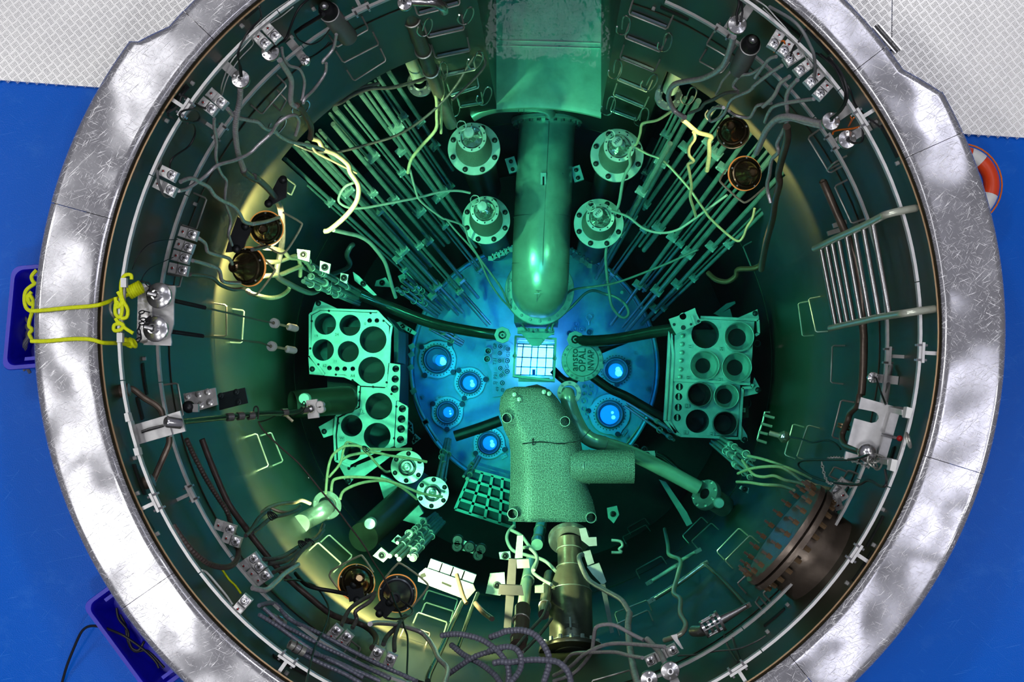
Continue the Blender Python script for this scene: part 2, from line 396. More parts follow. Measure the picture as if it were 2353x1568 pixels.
# --- tread plates on the hall floor
def tread(name, poly, label, pat):
    P = [W(u, v, ZF) for u, v in poly]
    o = MB().plate([(p.x, p.y) for p in P], [], ZF+.002, ZF+.022).build(name, M['tread'])
    struct(o); o['label'] = label
    xs = [p[0] for p in poly]; ys = [p[1] for p in poly]
    mb = MB()
    def inside(x, y):
        c = False
        for i in range(len(poly)):
            (x1, y1), (x2, y2) = poly[i-1], poly[i]
            if (y1 > y) != (y2 > y) and x < (x2-x1)*(y-y1)/(y2-y1)+x1: c = not c
        return c
    ax, bx, t0 = pat
    for i in range(-60, 160):
        for j in range(-60, 60):
            for h in (0, 1):
                u = t0[0]+i*ax[0]+j*bx[0]+h*9.7; v = t0[1]+i*ax[1]+j*bx[1]+h*11.7
                if not (-15 < u < 2368 and -15 < v < 340) or not inside(u, v): continue
                rr_ = math.hypot(u-1194, v-760)
                if rr_ < 1020: continue
                ang = rad(54) if h == 0 else rad(-40)
                dx, dy = math.cos(ang), math.sin(ang); nx, ny = -dy, dx
                for k in (-2, -1, 0, 1, 2):
                    c0 = W(u+nx*k*3.0-dx*6.8, v+ny*k*3.0-dy*6.8, ZF+.024); c1 = W(u+nx*k*3.0+dx*6.8, v+ny*k*3.0+dy*6.8, ZF+.024)
                    a = (c1-c0); sd = Vector((-a.y, a.x, 0)).normalized()*.0026; e = a.normalized()*.006; up = Vector((0, 0, .0035)); lo = Vector((0, 0, -.003))
                    mb.add([c0+lo, c0+e-sd+lo, c0+e+sd+lo, c1-e-sd+lo, c1-e+sd+lo, c1+lo, c0+e+up, c1-e+up],
                           [(0, 1, 6), (0, 6, 2), (1, 3, 7, 6), (2, 6, 7, 4), (3, 5, 7), (5, 4, 7)])
    pt = mb.build('raised_bars', M['tread'], o, smooth=0); pt['kind'] = 'stuff'
    return o
tread('floor_tread_1', [(-60, -60), (560, -60), (430, 140), (330, 210), (-60, 181)], 'white five-bar tread plate at the top left corner', ((22.2, 1.3), (-1.7, 23.1), (19.4, 9.2)))
tread('floor_tread_2', [(1880, -60), (2048, -60), (2046, 110), (2010, 190), (1900, 60)], 'narrow wedge of tread plate between coping and the plate seam', ((22.2, 1.3), (-1.7, 23.1), (3.0, 4.0)))
tread('floor_tread_3', [(2050, -60), (2420, -60), (2420, 322), (2180, 307), (2120, 260), (2048, 130)], 'large white five-bar tread plate at the top right corner', ((22.2, 1.3), (-1.7, 23.1), (8.0, 2.0)))
# drain slot beside the coping
t = thing('drain_channel', 'small black-lined slot in the tread plate beside the coping', 'slot', W(2036, 90, ZF))
P = [W(u, v, ZF+.03) for u, v in ((2010, 60), (2062, 120))]
mb = MB(); mb.bar(P[0], P[1], .012, .02); mb.build('slot_bar', M['black'], t)
mb = MB(); d = Vector((.02, .012, 0)); mb.bar(P[0]+d, P[1]+d, .008, .03); mb.bar(P[0]-d*.6, P[1]-d*.6, .008, .03); mb.build('slot_frame', M['steel_b'], t)
# --- water
def water_mat():
    m = bpy.data.materials.new('pool_water'); m.use_nodes = True; N = m.node_tree.nodes; K = m.node_tree.links
    for q in list(N):
        if q.type != 'OUTPUT_MATERIAL': N.remove(q)
    out = [q for q in N if q.type == 'OUTPUT_MATERIAL'][0]
    tr = N.new('ShaderNodeBsdfTransparent'); gl = N.new('ShaderNodeBsdfGlossy'); gl.inputs['Roughness'].default_value = .03
    fr = N.new('ShaderNodeFresnel'); fr.inputs['IOR'].default_value = 1.33; mx = N.new('ShaderNodeMixShader')
    tc = N.new('ShaderNodeTexCoord'); nz = N.new('ShaderNodeTexNoise'); nz.inputs['Scale'].default_value = 7; nz.inputs['Detail'].default_value = 3
    bp = N.new('ShaderNodeBump'); bp.inputs['Strength'].default_value = .07; bp.inputs['Distance'].default_value = .03
    K.new(tc.outputs['Object'], nz.inputs['Vector']); K.new(nz.outputs[0], bp.inputs['Height']); K.new(bp.outputs[0], gl.inputs['Normal'])
    K.new(fr.outputs[0], mx.inputs[0]); K.new(tr.outputs[0], mx.inputs[1]); K.new(gl.outputs[0], mx.inputs[2]); K.new(mx.outputs[0], out.inputs['Surface'])
    ab = N.new('ShaderNodeVolumeAbsorption'); ab.inputs['Density'].default_value = .42; ab.inputs['Color'].default_value = (.0, .88, .945, 1)
    K.new(ab.outputs[0], out.inputs['Volume'])
    return m
M['water'] = water_mat()
mb = MB(); mb.cyl((0, 0, ZB-.3), (0, 0, ZW), 4.6, n=64)
o = mb.build('water', M['water'], smooth=0); o['kind'] = 'structure'; o['label'] = 'clear green-blue pool water filling the tank'
# ================================================================ the reactor parts deep in the water
UP = Vector((0, 0, 1))
def bolt_ring(mb, c, ax, R, n, r, h, a0=0.0):
    x, y, a = frame(Vector(ax)); c = Vector(c)
    for i in range(n):
        t = a0+2*math.pi*i/n; p = c+(x*math.cos(t)+y*math.sin(t))*R
        mb.cyl(p, p+a*h, r, n=6)
def bolts(parent, c, ax, R, n, r, h, m='steel_b', a0=0.0, name='bolt'):
    """one bolt mesh, copied round a circle"""
    x, y, a = frame(Vector(ax)); c = Vector(c); first = None
    for i in range(n):
        t = a0+2*math.pi*i/n; p = c+(x*math.cos(t)+y*math.sin(t))*R
        if first is None:
            mb = MB(); mb.cyl(p, p+a*h, r, r*.9, n=6); first = mb.build(name, M[m], parent); p_first = p
        else:
            o = first.copy(); COL.objects.link(o); o.parent = parent; o.matrix_parent_inverse = first.matrix_parent_inverse.copy(); o.location = p-p_first
def text(body, loc, size, parent, m, rot=0.0, name='lettering', ext=.002, fit=None):
    cu = bpy.data.curves.new('print', 'FONT'); cu.body = body; cu.size = size; cu.extrude = ext; cu.align_x = 'CENTER'; cu.align_y = 'CENTER'; cu.resolution_u = 2
    tmp = bpy.data.objects.new('print', cu); me = bpy.data.meshes.new_from_object(tmp); bpy.data.objects.remove(tmp); bpy.data.curves.remove(cu)
    if fit:
        xs_ = [v_.co.x for v_ in me.vertices]; k_ = fit/(max(xs_)-min(xs_)); me.transform(Matrix.Diagonal((k_, 1, 1, 1)))
    me.name = name; me.materials.clear(); me.materials.append(M[m])
    o = bpy.data.objects.new(name, me); COL.objects.link(o); o.parent = parent
    if parent is not None: o.matrix_parent_inverse = Matrix.Translation(-parent.location)
    o.location = loc; o.rotation_euler = (0, 0, rot)
    return o
M['glow'] = mat('blue_glow', (.02, .2, .8), 0, .5, emit=(.01, .21, 1.0), estr=1.5)
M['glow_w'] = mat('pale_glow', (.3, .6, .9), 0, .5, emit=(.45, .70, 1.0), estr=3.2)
M['teal'] = mat('teal_dark', (.05, .16, .17), .2, .5, .2, 10)
M['letters'] = mat('engraved', (.03, .08, .06), 0, .6)
# ---- reflector vessel
zv = -8.0; c0 = W(1228, 845, zv)
t = thing('reflector_vessel', 'round blue-lit reactor vessel lid at the pool bottom', 'vessel', (c0.x, c0.y, ZB))
mb = MB(); mb.lathe([(1.30, ZB-zv), (1.30, -.06), (1.28, -.02), (1.255, 0), (1.25, -.012), (.05, 0.004), (.0001, .004)], c0, UP, 72); mb.build('vessel_top', M['vessel'], t)
mb = MB(); mb.ring(c0+Vector((0, 0, .0)), UP, 1.285, .022, 96, 8); mb.build('vessel_rim', M['clamp'], t)
for i in range(14):
    a = rad(15+i*25.7); p = c0+Vector((math.cos(a)*1.2, math.sin(a)*1.2, 0)); mb = MB(); mb.cyl(p, p+UP*.02, .02, n=6); mb.build('lid_bolt', M['steel'], t)
def port(u, v, rc, rf, du, dv, rd, label, tagtxt=None, tuv=None, rot=0., ears=3, a0=.6, pale=.35):
    z = zv+.02; c = W(u, v, z); k = S(z)
    t = thing('beam_port', label, 'port', c, 'ports in the reflector vessel lid')
    poly = []
    for i in range(60):
        a = 2*math.pi*i/60; e = max(0, math.cos((a-a0)*ears/1.0))**6
        poly.append((c.x+(rf/k)*(1+.22*e)*math.cos(a), c.y+(rf/k)*(1+.22*e)*math.sin(a)))
    fl = MB().plate(poly, [circ((c.x, c.y), rc/k*1.02, 32)], zv+.006, zv+.035).build('flange', M['clamp'], t)
    mb = MB(); bolt_ring(mb, c+UP*.012, UP, rc/k*1.26, 30, .006, .010); mb.build('perforation', M['hole'], fl)['kind'] = 'stuff'
    for i in range(ears):
        a = a0+2*math.pi*i/ears; p = c+Vector((math.cos(a), math.sin(a), 0))*(rf/k*1.07)
        MB().cyl(p, p+UP*.04, .030, .026, n=10).build('clamp_knob', M['blackm'], fl)
    mb = MB(); mb.lathe([(rc/k*1.12, 0), (rc/k*1.12, .06), (rc/k, .075), (rc/k*.93, .07), (rc/k*.86, .012), (rd/k*.9, .004)], c, UP, 32); cl = mb.build('collar', M['teal'], t)
    mb = MB(); mb.ring(c+UP*.072, UP, rc/k*.98, .004, 36, 6); mb.build('collar_edge', M['satin'], cl)
    d = W(du, dv, z+.012); kk = rd/S(z+.012)
    wn = MB().cyl(d-UP*.01, d, kk, n=28).build('window', M['glow'], t)
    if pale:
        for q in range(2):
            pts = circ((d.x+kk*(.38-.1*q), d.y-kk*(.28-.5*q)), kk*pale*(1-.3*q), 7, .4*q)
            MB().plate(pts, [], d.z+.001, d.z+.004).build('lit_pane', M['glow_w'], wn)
    if tagtxt:
        p = W(tuv[0], tuv[1], zv+.012); nt = MB().box(p, (.07, .034, .008), Matrix.Rotation(rot, 3, 'Z')).build('number_tag', M['clamp'], t)
        text(tagtxt, p+UP*.005, .035, nt, 'letters', rot, ext=.001)
    return t
(a,), (b,) = px('V 540,655'), px('V 620,675')
port(*a, 29, 43, *b, 13, 'largest blue-lit port, beside the perforated rack', ears=4, a0=.9, pale=.6)
(a,), (b,) = px('V 1265,1175'), px('V 1270,1180'); port(*a, 23, 35, *b, 16, 'blue-lit port with three ears between the largest port and the mesh cover', '1E01', px('V 1125,1555')[0], -.15, a0=.2)
(a,), (b,) = px('X 765,375'), px('X 790,370'); port(*a, 23.5, 36, *b, 12, 'dim port with a toothed collar below the largest port', '19P1', px('X 590,45')[0], .2, a0=2.6, pale=.2)
(a,), (b,) = px('X 1705,1065'), px('X 1720,1065'); port(*a, 24, 36, *b, 16, 'blue-lit port nearest the square storage grid', '0E50', px('X 2040,1360')[0], .5, a0=-.4)
(a,), (b,) = px('K 1000,280'), px('K 1000,285'); port(*a, 27, 30, *b, 17, 'round blue port right of the lettered lid', pale=.5)
(a,), (b,) = px('K 945,675'), px('K 945,680'); port(*a, 29, 46, *b, 22, 'wide blue port right of the bent pipe with a scalloped flange', 'N0E0', px('K 1078,840')[0], .9, a0=-1.2, pale=.22)
# lid for small holes left of the core
t = thing('irradiation_block', 'blue plate of small numbered tube holes left of the core', 'plate', W(1150, 850, zv))
P = px('V 1640,240 2060,200 2260,330 2240,1040 2330,1100 2330,1420 1790,1500 1760,920 1600,600'); zz = zv+.03
MB().plate([tuple(W(u, v, zz).xy) for u, v in P], [], zv+.005, zz).build('block_plate', M['vessel'], t)
for q, (s_, r_) in enumerate([('V 1960,355', 6.5), ('V 1950,510', 6.5), ('V 1945,680', 6), ('V 1960,850', 6.5), ('V 1980,1010', 6), ('V 2005,1180', 7), ('V 2010,1340', 5.5), ('V 2130,415', 6.5), ('V 2115,680', 7.5), ('V 2110,920', 7.5), ('V 1690,465', 8), ('V 1665,645', 8.5)]):
    (u, v), = px(s_); c = W(u, v, zz); k = S(zz); hi = .09 if q > 9 else .03
    mb = MB(); mb.lathe([(r_/k, 0), (r_/k, hi), (r_/k*.8, hi), (r_/k*.8, .004), (r_/k*.55, .004), (r_/k*.5, .02), (r_/k*.3, .02), (r_/k*.28, .005)], c, UP, 16); hc = mb.build('hole_collar', M['clamp' if q > 9 else 'vessel'], t)
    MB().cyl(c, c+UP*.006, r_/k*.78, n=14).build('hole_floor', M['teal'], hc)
for s_, tx in (('V 1840,350', 'GP'), ('V 1835,690', 'T11'), ('V 2140,530', 'G3'), ('V 2120,790', 'G4'), ('V 1850,1010', 'P31'), ('V 1895,1320', '49'), ('V 1840,1180', 'SJ')):
    (u, v), = px(s_); p = W(u, v, zz+.002); text(tx, p, .05, t, 'letters', 1.5, ext=.001)
t = thing('irradiation_block', 'blue plate of small tube holes right of the bent pipe flange', 'plate', W(1345, 900, zv))
P = px('K 690,390 820,400 830,470 760,640 745,720 680,720 690,540'); MB().plate([tuple(W(u, v, zz).xy) for u, v in P], [], zv+.005, zz).build('block_plate', M['vessel'], t)
for s_, r_ in (('K 715,422', 5.5), ('K 780,420', 7), ('K 710,490', 5.5), ('K 768,490', 6), ('K 712,555', 7), ('K 708,625', 5.5), ('K 738,672', 5)):
    (u, v), = px(s_); c = W(u, v, zz); k = S(zz)
    mb = MB(); mb.lathe([(r_/k, 0), (r_/k, .03), (r_/k*.78, .03), (r_/k*.78, .002)], c, UP, 16); mb.build('hole_collar', M['vessel'], t)
# loose knobs and a key-shaped hook on the lid
for i, (s_, m_) in enumerate((('Q 1580,520', 'vessel'), ('Q 1700,535', 'vessel'), ('Q 1480,600', 'teal'), ('Q 1835,580', 'teal'), ('Q 1600,430', 'vessel'))):
    (u, v), = px(s_); c = W(u, v, zv+.012)
    o = MB().lathe([(.03, 0), (.03, .03), (.024, .03), (.022, .01), (.012, .01), (.010, .03), (.0001, .03)], c, UP, 14).build('ring_fitting', M[m_])
    tag(o, ['first', 'second', 'third', 'fourth', 'fifth'][i]+' of the small ring fittings on the lid above the lettered lid, from the left' if i < 2 else ['', '', 'small dark knob left of the ring fittings above the lettered lid', 'small dark knob right of the ring fittings above the lettered lid', 'low ring fitting behind the pair above the lettered lid'][i], 'fitting', 'ring fittings above the lettered lid')
(u, v), = px('Q 1830,310'); c = W(u, v, zv+.05)
mb = MB(); mb.ring(c, UP, .030, .004, 20, 6); mb.tube([c+Vector((-.01, -.03, 0)), c+Vector((0, -.055, 0)), c+Vector((0, -.08, -.02))], .004, 6); mb.tube([c+Vector((.01, -.03, 0)), c+Vector((0, -.055, 0))], .004, 6)
tag(mb.build('wire_hook', M['satin']), 'small drop-shaped wire loop standing on the blue vessel lid', 'hook')

# ---- core and chimney
zc = -7.0
Pq = px('Q 490,635 1250,680 1215,1470 450,1380')
corners = [W(u, v, zc) for u, v in Pq]
t = thing('reactor_core', 'square glowing reactor core seen down its framed chimney', 'reactor core', (corners[0]+corners[2])/2+Vector((0, 0, -1)))
ctr = sum(corners, Vector())/4
ins = [ctr+(c-ctr)*.90 for c in corners]
for i in range(4):
    a, b = corners[i-1], corners[i]; ai, bi = ins[i-1], ins[i]; dn = Vector((0, 0, -.75))
    MB().add([a, b, bi, ai, a+dn, b+dn, bi+dn, ai+dn], [(0, 1, 2, 3), (0, 4, 5, 1), (3, 2, 6, 7), (0, 3, 7, 4), (1, 5, 6, 2)]).build('chimney_wall', M['plate'], t)
def fuel_mat():
    m = mat('fuel_glow', (.4, .5, .9), 0, .5, emit=(.55, .66, 1.0), estr=9.0)
    N = m.node_tree.nodes; K = m.node_tree.links; tc = N.new('ShaderNodeTexCoord'); b = N['Principled BSDF']
    wv = N.new('ShaderNodeTexWave'); wv.inputs['Scale'].default_value = 90; wv.bands_direction = 'X'; K.new(tc.outputs['Object'], wv.inputs['Vector'])
    wv2 = N.new('ShaderNodeTexWave'); wv2.inputs['Scale'].default_value = 60; wv2.bands_direction = 'Y'; K.new(tc.outputs['Object'], wv2.inputs['Vector'])
    mn = N.new('ShaderNodeMath'); mn.operation = 'MINIMUM'; K.new(wv.outputs['Fac'], mn.inputs[0]); K.new(wv2.outputs['Fac'], mn.inputs[1])
    rp = N.new('ShaderNodeValToRGB'); rp.color_ramp.elements[0].color = (.10, .30, .95, 1); rp.color_ramp.elements[1].color = (.95, .60, 1.0, 1); rp.color_ramp.elements[0].position = .0; rp.color_ramp.elements[1].position = .3
    K.new(mn.outputs[0], rp.inputs[0]); K.new(rp.outputs[0], b.inputs['Emission Color'])
    return m
M['fuel'] = fuel_mat()
zf = -7.62
FU = [W(u, v, zf) for u, v in px('Q 545,790 1200,815 1175,1365 490,1345')]   # glowing field
def bil(s_, t_):
    a, b, c, d = FU; return (a*(1-s_)+b*s_)*(1-t_)+(d*(1-s_)+c*s_)*t_
cs = [0, .16, .40, .57, .80, 1]; rs = [0, .09, .43, .74, 1]
for i in range(5):
    for j in range(4):
        g = .018; q = [bil(cs[i]+g, rs[j]+g), bil(cs[i+1]-g, rs[j]+g), bil(cs[i+1]-g, rs[j+1]-g), bil(cs[i]+g, rs[j+1]-g)]
        MB().add(q+[p-UP*.5 for p in q], [(0, 3, 2, 1), (0, 1, 5, 4), (1, 2, 6, 5), (2, 3, 7, 6), (3, 0, 4, 7)]).build('fuel_assembly', M['fuel'], t)
for s_ in cs: mb = MB(); mb.bar(bil(s_, -.02)+UP*.03, bil(s_, 1.02)+UP*.03, .010, .06); mb.build('grid_bar', M['steel'], t)
for s_ in rs: mb = MB(); mb.bar(bil(-.02, s_)+UP*.03, bil(1.02, s_)+UP*.03, .010, .06); mb.build('grid_bar', M['steel'], t)
p = bil(.5, .90)+UP*.06; MB().box(p, (.03, .055, .05)).build('grid_stop', M['blackm'], t)
P = px('Q 590,580 1190,600 1060,690 1000,760 935,830 800,830 740,740 690,700'); MB().plate([tuple(W(u, v, -6.9).xy) for u, v in P], [], -6.92, -6.90).build('guide_tongue', M['plate'], t)
P = px('Q 720,690 985,700 1010,730 935,825 800,828 715,735'); MB().plate([tuple(W(u, v, -6.88).xy) for u, v in P], [], -6.90, -6.885).build('tongue_tip', M['plate'], t)
P = px('Q 540,490 1210,520 1200,620 540,600'); MB().plate([tuple(W(u, v, -6.95).xy) for u, v in P], [], -7.05, -6.95).build('chimney_header', M['plate'], t)
for s_ in ('Q 490,1005', 'Q 1210,1050', 'Q 605,520'):
    (u, v), = px(s_); p = W(u, v, -6.97); mb = MB(); mb.lathe([(.022, -.03), (.022, .012), (.014, .012), (.012, -.01), (.0001, -.01)], p, UP, 14); mb.build('lug', M['steel'], t)
for s_ in ('Q 720,530', 'Q 880,535', 'Q 1050,560', 'Q 1160,560'):
    (u, v), = px(s_); p = W(u, v, -6.93); MB().cyl(p, p+UP*.02, .013, n=8).build('header_screw', M['steel_b'], t)
P = px('Q 555,1470 1130,1480 1120,1400 560,1400'); MB().plate([tuple(W(u, v, -7.1).xy) for u, v in P], [], -7.2, -7.1).build('chimney_foot', M['steel'], t)
def point(name, loc, e, col, r=.1):
    l = bpy.data.lights.new(name, 'POINT'); l.energy = e; l.color = col; l.shadow_soft_size = r
    o = bpy.data.objects.new(name, l); COL.objects.link(o); o.location = loc; return o
BL = (.0, .26, 1.0)
def glow(s_, h, e):  # unseen downward spots added above the lid in place of the blue core glow
    (u, v), = px(s_); l = bpy.data.lights.new('added_blue_spot', 'SPOT'); l.energy = e; l.color = BL; l.shadow_soft_size = .12; l.spot_size = rad(150); l.spot_blend = 1.0
    o = bpy.data.objects.new('added_blue_spot', l); COL.objects.link(o); o.location = W(u, v, zv+h)
for s_, e_ in (('V 620,675', 6), ('X 1720,1065', 6), ('K 945,680', 5), ('K 1000,285', 5), ('V 1270,1180', 6), ('X 790,370', 4), ('Q 1640,420', 5), ('Q 150,150', 7), ('Q 850,1250', 5)): glow(s_, .55, e_)

# ---- primary coolant pipe
t = thing('coolant_pipe', 'thick green-lit steel pipe running from the canal wall to the core', 'pipe', W(1240, 668, -6.6))
pp = [W(1258, 240, -6.22), W(1257, 290, -6.17), W(1250, 430, -6.05), W(1244, 560, -5.93), W(1242.5, 610, -5.93), W(1241, 645, -6.0), W(1240.5, 662, -6.12), W(1240, 668, -6.28), W(1240, 668, -6.52)]
mb = MB(); mb.tube(spline(pp, 6), .26, 40); mb.build('pipe_body', M['pipe'], t)
mb = MB(); q = spline(pp, 6); mb.tube([p+Vector((.02, 0, .262)) for p in q[6:26]], .004, 6); mb.build('weld_bead', M['steel'], t)
for p, ax in ((W(1246, 500, -5.98), (0, 1, 0)), (W(1242.6, 606, -5.93), (0, 1, .05))): mb = MB(); mb.ring(p, ax, .2585, .005, 40, 6); mb.build('girth_weld', M['steel'], t)
c = W(1240, 668, -6.5)
mb = MB(); mb.lathe([(.262, .02), (.262, .035), (.322, .035), (.328, .03), (.328, -.04), (.26, -.04)], c, UP, 48); lf = mb.build('lower_flange', M['plate'], t)
bolts(lf, c+UP*.035, UP, .293, 20, .014, .018, 'steel')
for q, s_ in ((0, 283), (1, 271)):
    p = W(1257, s_, -6.18); mb = MB(); mb.lathe([(.262, 0), (.325, 0), (.33, .006), (.33, .034), (.325, .04), (.262, .04)], p, (0, 1, .01), 48); uf = mb.build('upper_flange', M['pipe'], t)
bolts(uf, W(1257, 290, -6.18), (0, 1, 0), .298, 24, .018, .035, 'steel_b'); bolts(uf, W(1257, 262, -6.18), (0, 1, 0), .298, 24, .018, .03, 'steel_b')
pa = W(1249, 432, -6.05)+UP*.262
npl = MB().box(pa, (.05, .20, .012)).build('nameplate', M['plate'], t); MB().box(pa+UP*.007, (.016, .13, .004)).build('nameplate_slot', M['hole'], npl)
pt_ = W(1234, 690, -5.9); pb = W(1234, 674, -5.86)+UP*.13
mb = MB(); mb.bar(W(1228, 675, -5.72), W(1240, 675, -5.72), .008, .008); mb.bar(W(1234, 675, -5.72), W(1233, 716, -6.0), .006, .006); mb.build('lifting_mark', M['satin'], t)
o = MB().box(W(1233, 712, -7.0)+Vector((0, .06, -.05)), (.42, .42, 1.0)).build('riser_box', M['teal'])
tag(o, 'square dark riser duct under the thick coolant pipe', 'duct')
# small header pipe hugging the wall under the canal lip
t = thing('wall_pipe', 'short steel header pipe tucked under the canal lip', 'pipe', W(1180, 250, -5.75))
mb = MB(); mb.tube(spline([W(1085, 268, -5.7), W(1110, 255, -5.68), W(1150, 246, -5.66), W(1220, 245, -5.66), W(1256, 250, -5.7), W(1264, 262, -5.8)], 6), .05, 16); mb.build('pipe_body', M['pipe'], t)
for u in (1192, 1204): mb = MB(); mb.ring(W(u, 245, -5.66), (1, 0, 0), .051, .004, 20, 6); mb.build('weld_bead', M['steel'], t)
o = MB().plate([tuple(W(u, v, -6.0).xy) for u, v in ((1395, 270), (1480, 250), (1500, 290), (1420, 310))], [], -6.3, -6.0).build('wall_bracket', M['wall']); tag(o, 'dark steel bracket block below the ladder rungs right of the canal', 'bracket')

# ---- cross pipes to the core
def crosspipe(name, label, P, r, m='pipe', end=None):
    t = thing(name, label, 'pipe', P[0])
    mb = MB(); mb.tube(spline(P, 6), r, 16); mb.build('pipe_body', M[m], t)
    if end is not None:
        e = P[-1]; mb = MB(); mb.lathe([(r*1.45, -.05), (r*1.55, .03), (r*1.5, .05), (r*.8, .05), (r*.7, .0), (r*.45, 0), (r*.45, .045), (r*.25, .045), (r*.25, .02), (.0001, .02)], e+UP*.02, UP, 8); mb.build('end_nut', M['clamp'], t)
    return t
M['gpipe'] = mat('glossy_green_pipe', (.10, .16, .13), .8, .16, .2, 9)
crosspipe('delivery_pipe', 'glossy dark pipe sloping from the left tube bundle to the core', [W(815, 672, -6.2), W(880, 700, -6.25), W(990, 742, -6.4), W(1090, 763, -6.55), W(1155, 771, -6.6)], .052, 'gpipe', 1)
crosspipe('delivery_pipe', 'glossy dark pipe running from the right rack to the core', [W(1552, 757, -6.0), W(1500, 764, -6.15), W(1420, 779, -6.35), W(1360, 784, -6.5), W(1322, 781, -6.6)], .054, 'gpipe', 1)
crosspipe('strut_tube', 'dark strut tube behind the lettered lid reaching up to the right', [W(1375, 806, -7.2), W(1440, 780, -7.2), W(1500, 758, -7.2)], .04, 'blackm')
crosspipe('strut_tube', 'dark strut tube from the lettered lid down toward the right rack', [W(1352, 858, -7.1), W(1400, 893, -7.1), W(1446, 915, -7.1), W(1530, 965, -7.1)], .045, 'blackm')
crosspipe('strut_tube', 'dark strut tube reaching from the mesh cover to the lower left ports', [W(1150, 967, -7.2), W(1100, 985, -7.2), W(1045, 1003, -7.2)], .055, 'blackm')
crosspipe('strut_tube', 'short black strut between the core frame and the bent pipe', [W(1270, 850, -7.3), W(1300, 876, -7.3), W(1325, 870, -7.3)], .04, 'blackm')
# ---- lettered lid
c = W(*px('Q 1710,1085')[0], -6.6); k = S(-6.6)
t = thing('lettered_lid', 'round bolted lid with raised lettering right of the glowing core', 'lid', c)
mb = MB(); mb.lathe([(.20, -.09), (.20, 0), (.194, .006), (.155, .006), (.152, .022), (.148, .026), (.0001, .026)], c, UP, 48); ld = mb.build('lid_disc', M['plate'], t)
bolts(ld, c+UP*.006, UP, .176, 20, .013, .014, 'steel')
for s_ in ('Q 1380,1070', 'Q 1700,1430', 'Q 2050,1195'):
    (u, v), = px(s_); p = W(u, v, -6.6); MB().box(p, (.045, .045, .05)).build('lid_clip', M['satin'], t)
for tx, s_, sz, fw in (('ansto', 'Q 1570,1075', .098, .21), ('OPAL', 'Q 1712,1085', .098, .22), ('INVAP', 'Q 1868,1085', .088, .19)):
    (u, v), = px(s_); text(tx, W(u, v, -6.57), sz, ld, 'letters', math.pi/2, ext=.006, fit=fw)
# ---- perforated mesh cover over the cold-source piping
def mesh_mat():
    m = mat('perforated_mesh', (.55, .60, .47), .3, .5); N = m.node_tree.nodes; K = m.node_tree.links; b = N['Principled BSDF']
    tc = N.new('ShaderNodeTexCoord'); vo = N.new('ShaderNodeTexVoronoi'); vo.voronoi_dimensions = '2D'; vo.inputs['Scale'].default_value = 84; vo.inputs['Randomness'].default_value = .25; K.new(tc.outputs['Object'], vo.inputs['Vector'])
    r = N.new('ShaderNodeMapRange'); r.inputs[1].default_value = .30; r.inputs[2].default_value = .44; K.new(vo.outputs['Distance'], r.inputs[0])
    nz = N.new('ShaderNodeTexNoise'); nz.inputs['Scale'].default_value = 6; nz.inputs['Detail'].default_value = 5; K.new(tc.outputs['Object'], nz.inputs['Vector'])
    mc = N.new('ShaderNodeMixRGB'); mc.inputs[1].default_value = (.24, .31, .29, 1); mc.inputs[2].default_value = (.42, .52, .48, 1); K.new(nz.outputs[0], mc.inputs[0])
    m2 = N.new('ShaderNodeMixRGB'); m2.inputs[1].default_value = (.05, .07, .065, 1); K.new(mc.outputs[0], m2.inputs[2]); K.new(r.outputs[0], m2.inputs[0]); K.new(m2.outputs[0], b.inputs['Base Color'])
    bp = N.new('ShaderNodeBump'); bp.inputs['Strength'].default_value = .5; bp.inputs['Distance'].default_value = .01; K.new(r.outputs[0], bp.inputs['Height']); K.new(bp.outputs[0], b.inputs['Normal'])
    return m
M['mesh'] = mesh_mat()
zm = -4.9
t = thing('mesh_cover', 'perforated sheet cover with a side arm below the glowing core', 'cover', W(1260, 1060, zm-.1))
secs = [(889, 1185, 1240, .02), (895, 1163, 1262, .07), (915, 1150, 1280, .10), (940, 1147, 1298, .12), (965, 1152, 1312, .13), (988, 1158, 1326, .13), (1010, 1169, 1334, .13), (1040, 1173, 1339, .13), (1080, 1173, 1343, .13), (1120, 1172, 1350, .13), (1150, 1170, 1362, .13), (1180, 1169, 1369, .125), (1198, 1168, 1372, .11)]
mb = MB(); vs = []; m_ = 15
for y, x0, x1, h in secs:
    for i in range(m_):
        s_ = i/(m_-1); a = math.pi*(1-s_)
        prof = min(1.0, 1.25*math.sin(a)**.55) if 0 < i < m_-1 else 0
        p = W(x0+(x1-x0)*s_, y, zm); vs.append(p+UP*(h*prof))
n_ = len(secs)
fs = [(j*m_+i, (j+1)*m_+i, (j+1)*m_+i+1, j*m_+i+1) for j in range(n_-1) for i in range(m_-1)]
fs += [tuple(range(m_)), tuple(reversed(range((n_-1)*m_, n_*m_)))]
mb.add(vs, fs); mb.build('cover_shell', M['mesh'], t, 60)
mb = MB()
a = W(1310, 1073, zm+.01); b = W(1457, 1073, zm+.01)
mb.lathe([(.142, 0), (.142, (b-a).length), (.136, (b-a).length), (.136, 0)], a, b-a, 32); mb.build('side_arm', M['mesh'], t)
mb = MB(); mb.tube([W(1364+14*math.sin(i/14*math.pi*1.0)*(-1)-10, 1034+i*5.6, zm+.02+.135*math.sin(math.pi*i/14)) for i in range(15)], .006, 6); mb.build('seam_wire', M['steel'], t)
for u, v, r_ in ((1165, 961, 10.5), (1298, 969, 10.5), (1178, 1181, 11), (1358, 1190, 11)):
    p = W(u, v, zm+.14); k = S(p.z); mb = MB(); mb.lathe([(r_/k*1.12, -.22), (r_/k*1.12, .03), (r_/k, .03), (r_/k, -.12)], p, UP, 24); vt = mb.build('vent_tube', M['clamp'], t)
    MB().cyl(p-UP*.12, p-UP*.10, r_/k, n=20).build('vent_floor', M['hole'], vt)
